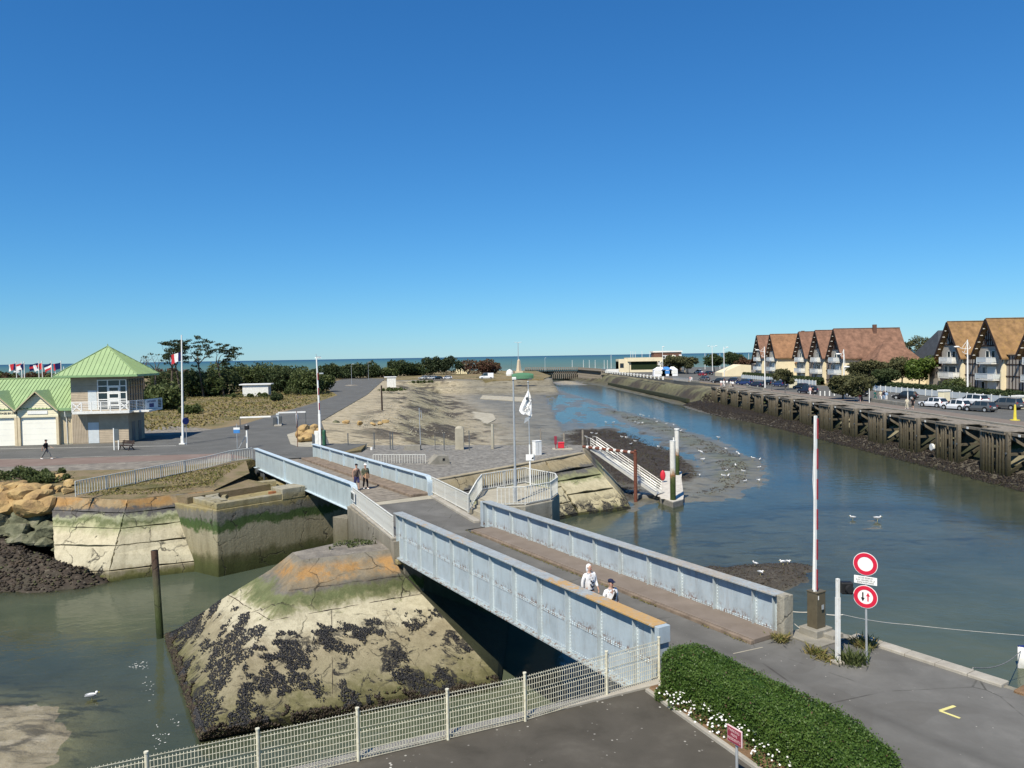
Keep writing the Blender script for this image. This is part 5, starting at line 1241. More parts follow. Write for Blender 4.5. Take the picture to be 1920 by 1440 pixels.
person(pD, wd+.1, 'person in an olive jacket carrying a tan bag on the swing bridge', 1.68, 'cloth_olive', 'cloth_black', 'white_paint', cap='cloth_white', sleeve='long', bulk=1.22, stride=.12, arms=((.04, .02), (.12, .14)), bag=('cloth_tan', (-.02, .19, .92), (.26, .12, .30)))
person(at(87, 861, 0.02), -math.pi/2, 'person in a black t-shirt and cap striding past the garages', 1.78, 'cloth_black', 'cloth_grey', 'white_paint', cap='cloth_black', sleeve='short', stride=.36, arms=((.05, .30), (-.22, .0)))
# ------------------------------------------------------------------ harbour office tower
rzT = math.atan2(.74, 5.7)
tw = thing('harbour_office', 'two-storey brown boarded harbour office with green pyramid roof and white balcony', 'building', (-47.4, 82.45, 0), rzT)
tw_w, tw_d, tz = 5.75, 5.0, 7.35
def boards(m, x0, x1, z0, z1, y, dy=-.02, pitch=.19, horiz=True):
    if horiz:
        z = z0
        while z < z1-.02:
            t = min(z+pitch-.012, z1); m.add([(x0, y, z), (x1, y, z), (x1, y, t), (x0, y, t), (x0, y+dy*1.6, z), (x1, y+dy*1.6, z), (x1, y+dy*.4, t), (x0, y+dy*.4, t)], [(4, 5, 6, 7), (0, 1, 5, 4), (3, 7, 6, 2), (0, 4, 7, 3), (1, 2, 6, 5)]); z += pitch
    else:
        x = x0
        while x < x1-.02:
            t = min(x+pitch-.03, x1); m.b2(x, t, y+dy, y, z0, z1); x += pitch
m = MB(); m.b2(0, tw_w, 0, tw_d, 0, 6.2); m.build('wall', 'tower_board', tw)
m = MB(); m.b2(0.02, tw_w-.02, .02, tw_d-.02, 6.2, tz+.05); m.build('upper_wall', 'tower_board', tw)
m = MB(); boards(m, 2.75, tw_w, .1, 3.3, 0); boards(m, 0, 2.75, 3.4, 6.3, 0); boards(m, .0, 2.75, 6.3, tz, 0); stuff(m.build('siding', 'tower_slat', tw))
m = MB(); boards(m, 0, 1.6, .12, 3.4, 0, -.025, .16, False); stuff(m.build('slats', 'tower_slat', tw))
m = MB(); m.b2(1.62, 2.72, -.03, 0, .05, 2.3); m.build('door', 'pale_door', tw, bevel=.01)
m = MB(); m.b2(1.72, 2.62, -.035, 0, 3.68, 5.75); m.build('balcony_door', 'pale_door', tw, bevel=.01)
# corner window with white grid
m = MB(); m.b2(2.78, tw_w-.05, -.012, 0, 3.7, 6.85); wf = m.build('window', 'glass', tw)
xs_ = [2.75, 3.75, 5.0, 5.65]; zs_ = [4.05, 4.75, 5.5, 6.2, 6.85]
m = MB()
for x in xs_: m.b2(x-.05, x+.05, -.06, -.013, 3.7, 6.85)
for z in zs_: m.b2(2.7, 5.7, -.058, -.0135, z-.05, z+.05)
m.build('frame', 'white_paint', wf)
for z0_, z1_ in zip(zs_, zs_[1:4]):
    m = MB(); m.b2(3.82, 4.93, -.075, -.061, z0_+.06, z0_+.17); m.b2(3.82, 4.93, -.075, -.061, z1_-.17, z1_-.06); m.b2(3.82, 3.93, -.075, -.061, z0_+.17, z1_-.17); m.b2(4.82, 4.93, -.075, -.061, z0_+.17, z1_-.17); m.build('casement', 'white_paint', wf)
m = MB(); m.b2(tw_w, tw_w+.012, .1, tw_d-.1, 3.7, 6.9); wr_ = m.build('window', 'glass', tw)
m = MB()
for i in range(7): m.b2(tw_w+.013, tw_w+.05, .1+i*.8-.03, .1+i*.8+.03, 3.7, 6.9)
for z in (5.2, 6.2): m.b2(tw_w+.0135, tw_w+.045, .1, tw_d-.1, z-.02, z+.02)
m.build('frame', 'dark_grey_metal', wr_)
m = MB(); m.b2(tw_w, tw_w+.03, 1.0, 1.9, .05, 2.2); m.b2(tw_w, tw_w+.03, 3.0, 3.9, .05, 2.2); m.build('side_doors', 'dark_grey_metal', tw)
# pyramid roof
ox, oy = 1.25, 1.1; ap = Vector((tw_w/2+.1, tw_d/2, 10.55)); ez = 7.42
ec = [Vector((-ox, -oy, ez)), Vector((tw_w+ox*1.15, -oy, ez)), Vector((tw_w+ox*1.15, tw_d+oy, ez)), Vector((-ox, tw_d+oy, ez))]
m = MB()
m.add(ec+[ap], [(0, 1, 4), (1, 2, 4), (2, 3, 4), (3, 0, 4), (3, 2, 1, 0)]); rf = m.build('roof', 'green_roof', tw)
m = MB()
for a, b in zip(ec, ec[1:]+ec[:1]): m.beam(a-Vector((0, 0, .1)), b-Vector((0, 0, .1)), .05, .22)
m.build('fascia', 'green_roof_dark', rf)
m = MB()
for a, b in zip(ec, ec[1:]+ec[:1]):
    n = 18
    for i in range(1, n):
        t = i/n; p = a.lerp(b, t); q = (a.lerp(ap, t*2) if t < .5 else b.lerp(ap, (1-t)*2)); m.beam(p+Vector((0, 0, .02)), q+Vector((0, 0, .02)), .05, .07)
    m.beam(a+Vector((0, 0, .03)), ap+Vector((0, 0, .03)), .14, .08)
m.cyl(ap-Vector((0, 0, .1)), .05, .35, 8)
stuff(m.build('seams', 'green_roof', rf))
# balcony round the corner
bz = 3.5; bx0, bx1, by = .55, tw_w+.55, -1.25
m = MB(); m.b2(bx0, bx1, by, 0, bz-.2, bz); m.b2(tw_w, bx1+1.6, -.0, tw_d-.4, bz-.2, bz-.01); bal = m.build('balcony', 'white_dirty', tw, bevel=.01)
def balus(p, q, nb, xends=True, h=1.08):
    p, q = Vector(p), Vector(q); d = q-p; mm = MB()
    for z in (.06, h): mm.beam(p+Vector((0, 0, z)), q+Vector((0, 0, z)), .08, .08)
    n = max(2, round(d.length/1.0))
    for i in range(n+1): mm.beam(p+d*(i/n), p+d*(i/n)+Vector((0, 0, h+.04)), .09, .09)
    for z in (.25, .42, .59, .76, .92): mm.beam(p+Vector((0, 0, z)), q+Vector((0, 0, z)), .03, .045)
    if xends:
        for i in (0, n-1):
            a, b = p+d*(i/n), p+d*((i+1)/n)
            for s_ in ((.1, h-.05), (h-.05, .1)): mm.beam(a+Vector((0, -.02, s_[0])), b+Vector((0, -.02, s_[1])), .05, .09)
    return mm
balus((bx0, by+.05, bz), (bx1, by+.05, bz), 6).build('front_railing', 'white_paint', bal)
balus((bx1, by+.05, bz), (bx1+.9, .6, bz), 3, False).build('side_railing', 'white_paint', bal)
balus((bx1+.9, .6, bz), (bx1+1.6, 4.4, bz), 3, False).build('side_railing', 'white_paint', bal)
m = MB(); va, vb = Vector((bx1+.98, .75, bz+.1)), Vector((bx1+1.5, 3.2, bz+.1)); d = (vb-va); az = math.atan2(d.y, d.x)
m.box((va+vb)/2+Vector((0, 0, .5)), (d.length, .04, 1.0), az); sgp = m.build('sign_panel', 'white_paint', bal)
mid = (va+vb)/2+Vector((.035, -.01, .0)); 
text('CAPITAINERIE', 'lettering', 'sign_blue', bal, mid+Vector((0, 0, .75)), (R(90), 0, az), .30, .004)
m = MB(); m.box(mid+Vector((0, 0, .32)), (.9, .012, .42), az); m.build('sign_box', 'sign_blue', bal)

# ------------------------------------------------------------------ garages
ga = thing('boat_garage', 'cream boarded boat garage with green ribbed roof, twin gables and white doors', 'garage', (-47.4, 82.45, 0), rzT)
GX0 = -18.0
m = MB(); m.b2(GX0, -.02, .35, 9, 0, 3.95); m.build('wall', 'cream_board', ga)
# main roof slope with ribs
ridge, eave = (4.6, 7.1), (-.25, 3.92)
m = MB(); m.add([(GX0, eave[0], eave[1]), (.05, eave[0], eave[1]), (.05, ridge[0], ridge[1]), (GX0, ridge[0], ridge[1]), (.05, 9.4, eave[1]), (GX0, 9.4, eave[1])], [(0, 1, 2, 3), (3, 2, 4, 5), (0, 5, 4, 1)]); gr = m.build('roof', 'green_roof', ga)
m = MB(); x = GX0
while x < 0: m.beam((x, eave[0], eave[1]+.03), (x+.0, ridge[0], ridge[1]+.03), .05, .07); x += .38
m.beam((GX0, ridge[0], ridge[1]+.05), (.05, ridge[0], ridge[1]+.05), .25, .08); stuff(m.build('seams', 'green_roof', gr))
m = MB(); m.tube([(-.62, -.2, 3.7), (-.62, -.1, 3.0), (-.62, .2, 2.9), (-.62, .26, .1)], .05, 7); m.build('downpipe', 'white_dirty', gr)
m = MB(); m.b2(-1.35, .06, eave[0]-.06, eave[0]+.02, eave[1]-.26, eave[1]+.02); m.build('fascia', 'green_roof_dark', gr)
def gable(cx, hw, words=None, plate=False):
    zb, zp, yf = 3.9, 5.72, -.42
    gth = MB(); gth.add([(cx-hw, yf+.3, 3.15), (cx+hw, yf+.3, 3.15), (cx+hw, yf+.3, zb), (cx, yf+.3, zp-.08), (cx-hw, yf+.3, zb), (cx-hw, .36, 3.15), (cx+hw, .36, 3.15), (cx+hw, .36, zb), (cx, .36, zp-.08), (cx-hw, .36, zb)], [(0, 1, 2, 3, 4), (0, 5, 6, 1), (1, 6, 7, 2), (4, 9, 5, 0)]); g = gth.build('gable', 'cream_board', ga)
    mm = MB(); z = 3.2
    while z < zp-.2:
        w_ = hw if z+.17 < zb else hw*(zp-z-.17)/(zp-zb)
        if w_ > .08: mm.add([(cx-w_, yf+.3, z), (cx+w_, yf+.3, z), (cx+w_, yf+.3, z+.17), (cx-w_, yf+.3, z+.17), (cx-w_, yf+.268, z), (cx+w_, yf+.268, z), (cx+w_, yf+.29, z+.17), (cx-w_, yf+.29, z+.17)], [(4, 5, 6, 7), (0, 1, 5, 4), (3, 7, 6, 2)])
        z += .185
    stuff(mm.build('gable_boards', 'cream_board', g))
    # gable roof running back into the slope
    sl = (ridge[1]-eave[1])/(ridge[0]-eave[0]); yb = eave[0]+(zp+.1-eave[1])/sl; o = .12
    P0, P1, P2 = Vector((cx-hw-o, yf-.1, zb-.14)), Vector((cx, yf-.1, zp+.12)), Vector((cx+hw+o, yf-.1, zb-.14)); Q = Vector((cx, yb, zp+.12)); yl = eave[0]
    mm = MB(); mm.add([P0, P1, P2, Q, Vector((P0.x, yl+.3, P0.z)), Vector((P2.x, yl+.3, P2.z))], [(0, 4, 3, 1), (1, 3, 5, 2)]); gro = mm.build('gable_roof', 'green_roof', g); gro.modifiers.new('solid', 'SOLIDIFY').thickness = .06
    mm = MB(); mm.beam(P0+Vector((0, -.03, -.08)), P1+Vector((0, -.03, -.08)), .06, .2, up=(0, 1, 0)); mm.beam(P1+Vector((0, -.03, -.08)), P2+Vector((0, -.03, -.08)), .06, .2, up=(0, 1, 0)); mm.build('barge_board', 'cream_trim', gro)
    mm = MB()
    for i in range(1, 7):
        t = i/7; mm.beam(P1.lerp(Q, t)+Vector((0, 0, .03)), P2.lerp(Vector((P2.x, yl+.3, P2.z)), 0)+Vector((-(1-t)*.0, 0, 0)) if False else Vector((cx+(hw+o)*(1-t), yf-.1+(yb-yf)*t, P1.z-(P1.z-P2.z)*(1-t)+.03)), .04, .05)
    stuff(mm.build('seams', 'green_roof_dark', gro))
    mm = MB(); mm.b2(cx-1.78, cx+1.78, .05, .2, .04, 3.02); dr_ = mm.build('garage_door', 'garage_door', ga)
    mm = MB()
    for z in (.6, 1.2, 1.8, 2.4): mm.b2(cx-1.76, cx+1.76, .042, .05, z-.008, z+.008)
    mm.build('door_joints', 'white_dirty', dr_)
    for s_ in (-1, 1):
        mm = MB(); mm.b2(cx+s_*1.92-.13, cx+s_*1.92+.13, -.14, .36, 0, 3.16); mm.build('door_post', 'cream_trim', ga)
    mm = MB(); mm.b2(cx-2.05, cx+2.05, -.15, .36, 3.03, 3.2); mm.build('lintel', 'cream_board', ga)
    if words: text(words, 'lettering', 'black', g, (cx, yf+.25, 3.52), (R(90), 0, 0), .27, .01, sx=1.05)
    if plate:
        mm = MB(); mm.b2(cx-1.0, cx+1.0, yf+.22, yf+.27, 3.36, 3.72); mm.build('name_board', 'white_paint', g)
gable(-3.35, 2.02, None, True); gable(-7.5, 2.02, 'STATION DE SAUVETAGE EN MER'); gable(-11.65, 2.02)
m = MB(); boards(m, -1.3, -.05, .1, 3.0, .34, -.03, .15, False); stuff(m.build('slats', 'cream_trim', ga))

# ------------------------------------------------------------------ flags
for q, c_ in (('flag_blue', (.012, .016, .075)), ('flag_white', (.75, .75, .74)), ('flag_red', (.50, .04, .05))): cloth(q, c_)
def flag(parent, top, w, h, bands, dirx=-1., droop=.5, wave=.12, vertical=True, seed=0, yaw=0.):
    """cloth hanging from a hoist: bands across (vertical) or down; each band its own piece"""
    nu, nv = 12, 8; nb_ = len(bands)
    def pt(u, v):
        fold = wave*math.sin(u*7+v*2+seed)*u; x = dirx*w*u*(1-droop*.45); z = -h*v-droop*w*u*(.75+.25*v); v3 = rotz((x, fold, 0), yaw); return (top[0]+v3.x, top[1]+v3.y, top[2]+z)
    for b in range(nb_):
        mm = MB(); V_ = []; nn = 6
        for i in range(nn+1):
            for j in range(nv+1):
                u, v = ((b+i/nn)/nb_, j/nv) if vertical else (i/nn, (b+j/nv)/nb_); V_.append(pt(u, v))
        mm.add(V_, [(i*(nv+1)+j, (i+1)*(nv+1)+j, (i+1)*(nv+1)+j+1, i*(nv+1)+j+1) for i in range(nn) for j in range(nv)])
        o = mm.build('cloth_band', bands[b], parent, smooth=True)
f0 = at(343, 833, 0); fp = thing('flagpole', 'tall white flagpole with drooping tricolour flag beside the harbour office', 'flagpole', f0)
m = MB(); m.tube([(0, 0, 0), (.22, 0, 11.5)], [.13, .06], 12); m.build('pole', 'white_paint', fp)
m = MB(); m.box((0, 0, .06), (.6, .6, .12)); m.box((-.16, 0, .45), (.1, .12, .8)); m.build('base', 'white_dirty', fp, bevel=.02)
flag(fp, (.18, -.02, 9.75), 1.35, .85, ['flag_blue', 'flag_white', 'flag_red'], -1, .35, .15)
labs = ['red and white', 'white and red', 'blue and white', 'dark blue', 'red and blue', 'white, blue and red', 'dark blue and red']
for i, (x, bands) in enumerate(((31, ['flag_blue', 'flag_red', 'flag_white']), (41, ['flag_red', 'flag_white', 'flag_white']), (46, ['flag_blue', 'flag_white']), (73, ['flag_blue', 'flag_red', 'flag_blue']), (79.5, ['flag_red', 'flag_white']), (97, ['flag_blue', 'flag_white', 'flag_red']), (115, ['flag_blue', 'flag_blue', 'flag_red']), (104, []), (120, []))):
    p = atY(x, 700, 128); p.z = 0; lab = f'{labs[i]} flag on a white pole, {["first", "second", "third", "fourth", "fifth", "sixth", "seventh"][i]} from the left behind the garages' if bands else ('bare short white pole just right of the sixth flag' if x < 110 else 'bare white pole just right of the last dark blue flag')
    t_ = thing('flagpole', lab, 'flagpole', p, group='flagpoles behind the garages'); topz = 9.2 if bands else (7.4 if x < 110 else 8.2)
    m = MB(); m.tube([(0, 0, 0), (0, 0, topz)], [.09, .06], 8); m.build('pole', 'white_paint', t_)
    if bands: flag(t_, (0, 0, topz-.3), 1.55, 1.0, bands, -1, .25+.1*(i % 3), .3, i % 2 == 0, i)

# ------------------------------------------------------------------ street furniture on the far bank
p = at(350, 834, 0); t_ = thing('round_sign', 'dark blue round sign seen edge-on beside the flagpole base', 'sign', p)
m = MB(); m.tube([(0, 0, 0), (0, 0, 2.55)], .04, 8); m.build('post', 'galv', t_)
m = MB(); m.tube([(-.02, -.05, 2.5), (.04, -.09, 2.5)], .37, 24); m.build('disc', 'sign_blue', t_)
p = at(219, 844, 0); t_ = thing('notice_board', 'white framed notice board with a dark panel in front of the office', 'notice board', p)
m = MB(); m.box((-.25, 0, 1.1), (.09, .09, 2.2)); m.box((.2, 0, .5), (.09, .09, 1.0)); m.build('posts', 'white_paint', t_)
m = MB(); m.box((.05, -.01, 1.55), (.42, .06, 1.15)); m.build('panel', 'glass_pale', t_)
p = at(236, 844, 0); t_ = thing('picnic_bench', 'dark timber bench beside the notice board', 'bench', p, R(-25))
m = MB()
for i in range(3): m.box((0, -.16+i*.16, .46), (1.7, .13, .05))
m.build('seat', 'timber_dark', t_)
m = MB()
for i in range(2): m.box((0, .32+i*.05, .68+i*.18), (1.7, .05, .14), rx=R(-15))
m.build('backrest', 'timber_dark', t_)
for s_ in (-1, 1):
    m = MB(); m.beam((s_*.65, -.25, 0), (s_*.65, 0, .46), .07); m.beam((s_*.65, .45, 0), (s_*.65, .05, .5), .07); m.beam((s_*.65, .2, .4), (s_*.65, .42, .98), .06); m.build('leg', 'timber_dark', t_)
# ticket machines on a kerb island with two swing arms
p = at(517, 799, 0); t_ = thing('parking_barrier', 'pair of white swing arms and ticket machines on a kerb island across the road', 'barrier', p, R(15))
m = MB(); m.box((.3, 1.6, .08), (.95, 4.4, .2)); m.build('island', 'kerb_stone', t_, bevel=.05)
for (x, y, mt) in ((-.1, .5, 'dark_grey_metal'), (.5, 1.9, 'dark_grey_metal')):
    m = MB(); m.box((x, y, .65), (.5, .6, 1.1)); m.build('barrier_cabinet', mt, t_, bevel=.05)
m = MB(); m.box((.25, .6, .85), (.3, .4, 1.5)); m.box((.25, .55, 1.5), (.4, .45, .25)); m.build('ticket_machine', 'pale_door', t_, bevel=.04)
A_, B_ = at(450, 782, 1.0)-p, at(506, 781, 1.0)-p
inv = Matrix.Rotation(-R(15), 3, 'Z')
for (xa, ya, xb, yb, nm) in ((450, 783, 508, 781, 'arm'), (521, 774, 573, 772.5, 'arm')):
    q0, q1 = atY(xa, ya, 97 if xa < 460 else 101), atY(xb, yb, 97 if xa < 460 else 102); m = MB(); m.beam(inv @ (q0-p), inv @ (q1-p), .12, .2); m.build(nm, 'white_paint', t_, bevel=.02)
    e_ = q0 if xa < 460 else q1; m = MB(); m.beam(inv @ (Vector((e_.x, e_.y, e_.z))-p), inv @ (Vector((e_.x, e_.y, 0))-p), .1); m.box(inv @ (Vector((e_.x, e_.y, .06))-p), (.6, .5, .14)); m.build('arm_rest', 'dark_grey_metal', t_)
p = at(445, 842, 0); t_ = thing('cycle_sign', 'thin grey post carrying a small blue and white board by the railing', 'sign', p)
m = MB(); m.tube([(0, 0, 0), (0, 0, 2.5)], .035, 8); m.build('post', 'galv', t_); m = MB(); m.box((0, -.04, 1.75), (.62, .03, .35)); m.build('blue_board', 'blue_tarp', t_); m = MB(); m.box((0, -.04, 2.03), (.62, .03, .2)); m.build('white_board', 'white_paint', t_)
p = at(463.5, 840, 0); t_ = thing('signal_post', 'white signal post with a black lamp at the far end of the swing bridge', 'signal', p)
m = MB(); m.box((0, 0, 1.15), (.13, .13, 2.3)); m.build('post', 'white_paint', t_); m = MB(); m.box((.02, 0, 2.05), (.42, .3, .42)); m.build('housing', 'black', t_, bevel=.05)
m = MB(); m.tube([(0, 0, 1.4), (-.75, -.3, 0)], .03, 6); m.build('stay', 'galv', t_)
# tall raised barrier at the far end of the swing bridge
p = at(600, 836, 0); t_ = thing('road_barrier', 'tall white raised barrier pole at the far end of the swing bridge', 'barrier', p)
m = MB(); m.box((-.32, .1, .75), (.42, .4, 1.5)); m.build('cabinet', 'white_dirty', t_, bevel=.02)
m = MB(); m.box((.02, 0, 1.6), (.22, .22, 3.2)); m.tube([(.02, 0, 3.2), (-.12, 0, 8.8)], [.11, .07], 8); m.build('arm', 'white_paint', t_)
m = MB(); m.tube([(-.12, 0, 8.8), (-.16, 0, 9.25)], .03, 6); m.tube([(-.3, 0, 8.85), (.35, 0, 8.85)], .03, 6); m.box((.1, 0, 8.95), (.4, .1, .1)); m.box((.32, 0, 7.3), (.4, .12, .12)); m.build('lamp_bracket', 'galv', t_)
for i in range(3):
    m = MB(); m.box((.05-i*.03, -.12, 4.0+i*1.5), (.10, .02, .7)); m.build('stripe', 'barrier_red', t_)
m = MB(); m.box((.42, .1, .8), (.32, .5, 1.6)); m.build('side_box', 'green_box', t_, bevel=.12)
m = MB(); m.box((-.62, -.1, .6), (.2, .2, 1.2)); m.build('dark_post', 'dark_grey_metal', t_)
p = at(558, 838, 0); m = MB(); m.tube([(0, 0, 0), (0, 0, 3.6)], .035, 6); o = m.build('thin_pole', 'rust'); o.location = p; tag(o, 'thin rusty pole standing on the concrete apron by the rock pile', 'pole')
p = at(557, 803, 0); t_ = thing('statue_post', 'pale grey carved post beside the road behind the rock pile', 'post', p)
m = MB(); m.tube([(0, 0, 0), (0, 0, .9), (.05, 0, 1.3), (0, 0, 1.7), (-.02, 0, 1.95)], [.12, .13, .2, .16, .05], 9); m.build('shaft', 'galv', t_, smooth=True)
# street lamps along the far road and other masts
def lamp(px_, ytop, ybase, label, arm=.6, Y=None, mat='galv', double=False, name='street_lamp', group=None, r=.07):
    b_ = at(px_, ybase, 0) if Y is None else Vector((atY(px_, ybase, Y).x, Y, 0)); ht = atY(px_, ytop, b_.y).z
    t_ = thing(name, label, 'street lamp', b_, group=group); m = MB(); m.tube([(0, 0, 0), (0, 0, ht)], [r, r*.65], 8); m.build('pole', mat, t_)
    for s_ in ((-1, 1) if double else (1,)):
        m = MB(); m.tube([(0, 0, ht-.05), (s_*arm*.6, 0, ht+.05), (s_*arm, 0, ht+.08)], r*.5, 6); m.build('arm', mat, t_); m = MB(); m.box((s_*(arm+.25), 0, ht+.07), (.55, .25, .1)); m.build('lamp_head', mat, t_, bevel=.03)
    return t_
lamp(659.5, 683, 721, 'grey street lamp on the traffic island of the far road', .5); lamp(656, 691, 708, 'short grey lamp just left of the traffic island lamp', .3); lamp(691, 679, 712, 'grey street lamp at the far end of the road', .6)
m = MB(); p = at(659.5, 723, 0); m.ell((p.x, p.y, 0), (2.2, 2.5, .35), 14, 6); struct(m.build('traffic_island', 'gravel'))
p = at(734, 726, 0); t_ = thing('kiosk', 'small white roadside kiosk with flat roof at the far end of the road', 'kiosk', p, R(12))
m = MB(); m.box((0, 0, 1.5), (2.6, 2.2, 3.0)); m.build('wall', 'white_dirty', t_); m = MB(); m.box((-.3, 0, 3.1), (3.6, 2.6, .22)); m.build('roof', 'white_paint', t_); m = MB(); m.box((.2, -1.11, 1.1), (.9, .03, 2.1)); m.build('door', 'white_dirty', t_)
p = at(716.5, 766, -.4); m = MB(); m.tube([(0, 0, -.3), (-.05, 0, 4.2)], [.16, .13], 8); o = m.build('mooring_post', 'timber_dark'); o.location = p; tag(o, 'dark timber post standing on the sandy slope', 'post')
m = MB(); m.box((-.05, 0, 3.2), (.4, .2, 1.6)); 
# white low hut roof in the bushes
p = atY(482, 740, 188); p.z = 0; t_ = thing('white_hut', 'low white flat hut half hidden in the bushes', 'hut', p, R(8)); m = MB(); m.box((0, 0, 1.4), (6, 4, 2.8)); m.build('wall', 'white_dirty', t_); m = MB(); m.box((0, 0, 2.9), (7.4, 4.8, .22)); m.build('roof', 'white_paint', t_)
# posts of the yard fence
for i, (x, y0_, y1_, nm) in enumerate(((653, 813, 846, ''), (702, 812, 846, ''), (732, 812, 847, ''), (736.5, 812, 847, ''), (833, 812, 846, ''), (880, 808, 845, ''), (816, 818, 845, ''), (687, 832, 848, ''))):
    p = at(x, y1_, -.6); z1_ = atY(x, y0_, p.y).z; m = MB(); m.box((0, 0, (z1_-p.z)/2), (.09 if i != 6 else .06, .09, z1_-p.z)); m.box((0, 0, z1_-p.z+.01), (.13, .13, .03)); o = m.build('fence_post', 'dark_grey_metal'); o.location = p
    tag(o, ['slim dark fence post at the left end of the yard line', 'dark fence post second from the left in the yard', 'dark gate post, left one of the close pair in the yard', 'dark gate post, right one of the close pair in the yard', 'dark fence post just left of the stubby concrete pillar', 'dark fence post just right of the stubby concrete pillar', 'thin low fence post left of the stubby concrete pillar', 'shortest dark fence post beside the tiny white bollard'][i], 'post', 'fence posts at the back of the yard')
p = at(862, 845, -.75); m = MB(); m.box((0, 0, 1.1), (.85, .7, 2.3)); m.ell((0, 0, 2.25), (.43, .35, .25), 12, 6); o = m.build('concrete_pillar', 'pale_concrete'); o.location = p; tag(o, 'stubby pale concrete pillar at the back of the yard', 'pillar')
p = at(924, 843, -.75); m = MB(); m.cyl((0, 0, 0), .17, 2.6, 10, .14); o = m.build('concrete_post', 'pale_concrete'); o.location = p; tag(o, 'slim round concrete post at the basin edge left of the lamp', 'post')
p = at(820, 874, -.8); t_ = thing('concrete_hut', 'low concrete bunker block with a sloping side behind the short railing', 'block', p, R(20)); m = MB(); m.extr([(-1.2, 0), (1.0, 0), (.8, .95), (-.1, 1.0)], 'y', -.7, .7); m.build('block', 'grey_concrete', t_, fix=True); m = MB(); m.box((.4, -.71, .65), (.2, .03, .2)); m.build('opening', 'black', t_)
for x, w_, lab in ((774, 1.6, 'low grey concrete block in the yard'), ):
    p = at(x, 848, -.7); m = MB(); m.box((0, 0, .35), (w_, .8, .75)); m.box((0, 0, -.02), (w_*2, 1.2, .12)); o = m.build('concrete_block', 'grey_concrete', bevel=.03); o.location = p; tag(o, lab+' between the fence posts', 'block')
p = at(697, 849, -.6); m = MB(); m.cyl((0, 0, 0), .14, .55, 10, .12); o = m.build('white_bollard', 'white_paint'); o.location = p; tag(o, 'tiny white bollard in the yard between the fence posts', 'bollard')
for i, (x, y0_, y1_) in enumerate(((789, 765, 846), )):
    p = at(x, y1_, -.7); t_ = thing('mast', 'thin grey twin mast rising from the yard in front of the basin', 'mast', p); ht = atY(x, y0_, p.y).z+.7
    m = MB(); m.tube([(0, 0, 0), (-.08, 0, ht)], .04, 6); m.tube([(.15, 0, ht*.75), (.1, 0, ht*.95)], .03, 6); m.build('pole', 'galv', t_)

# ------------------------------------------------------------------ lamp, flag mast and boxes by the lookout
lb = at(966, 941, PZ); lb.z = PZ
t_ = thing('street_lamp', 'tall slim grey lamp mast standing on the lookout platform', 'street lamp', lb); ht = atY(965, 712, lb.y).z-PZ
m = MB(); m.tube([(0, 0, 0), (.02, 0, 1.8)], .10, 10); m.tube([(.02, 0, 1.8), (.0, 0, ht)], [.068, .045], 10); m.build('pole', 'galv', t_)
m = MB(); m.box((.05, 0, ht+.07), (.24, .2, .16)); m.build('lamp_head', 'white_dirty', t_, bevel=.03)
fb = at(995, 926, PZ); t_ = thing('flag_mast', 'white mast with a torn white banner flag and small notice plate on the lookout', 'flag mast', fb); ht = atY(990, 716, fb.y).z-PZ
m = MB(); m.tube([(0, 0, 0), (-.02, 0, 2.9)], .05, 10); m.build('lower_pole', 'white_paint', t_); m = MB(); m.tube([(-.02, 0, 2.9), (-.05, 0, ht)], [.035, .03], 8); m.ell((-.05, 0, ht), (.06, .06, .06), 8, 6); m.build('upper_pole', 'galv', t_)
m = MB(); m.box((0, -.07, 2.15), (.5, .02, .36)); m.build('notice_plate', 'sign_white', t_, bevel=.01); m = MB(); m.add([(.06, -.085, 2.05), (.2, -.085, 2.05), (.19, -.085, 2.22)], [(0, 1, 2)]); m.build('notice_print', 'black', t_)
# banner: tied at the top, fanning out, lower tip folded up
def banner(parent, x0, z0):
    mm = MB(); rowsb = [(0, .02, .02), (-.25, -.10, .10), (-.45, -.18, .14), (-.7, -.34, .17), (-1.0, -.50, .18), (-1.2, -.54, .19), (-1.4, -.42, .19), (-1.5, -.30, .2)]; V_ = []; n = 8
    for i, (z, xa, xb) in enumerate(rowsb):
        for j in range(n+1):
            u = j/n; V_.append((x0+xa+(xb-xa)*u, -.05+.08*math.sin(u*9+i*.7)*min(1, i/2), z0+z+.05*math.sin(u*5+i)))
    mm.add(V_, [(i*(n+1)+j, (i+1)*(n+1)+j, (i+1)*(n+1)+j+1, i*(n+1)+j+1) for i in range(len(rowsb)-1) for j in range(n)])
    o_ = len(mm.v); mm.add([(x0+.2, -.02, z0-1.55), (x0-.22, -.12, z0-1.66), (x0-.26, -.05, z0-1.98), (x0-.05, 0, z0-1.85)], [(0, 1, 2, 3)]); mm.add([(x0-.05, .0, z0-1.45), (x0+.2, .0, z0-1.4), (x0+.2, -.02, z0-1.55), (x0+.1, -.02, z0-1.6)], [(0, 1, 2, 3)])
    b_ = mm.build('banner', 'flag_white', parent, smooth=True); return b_
bz_ = atY(990, 730, fb.y).z-PZ; bn = banner(t_, -.05, bz_)
m = MB(); m.ell((-.13, -.13, bz_-.52), (.085, .02, .085), 12, 6); m.build('emblem', 'dark_grey_metal', t_)
for i, (ch_, x, z, a) in enumerate((('O', .12, -.62, 20), ('I', .07, -.85, 35), ('-', .02, -.98, 60), ('O', -.06, -1.12, 40), ('U', -.2, -1.22, 45))):
    text(ch_, 'lettering', 'dark_grey_metal', t_, (-.05+x, -.15, bz_+z), (R(90), R(a), 0), .3, .004)
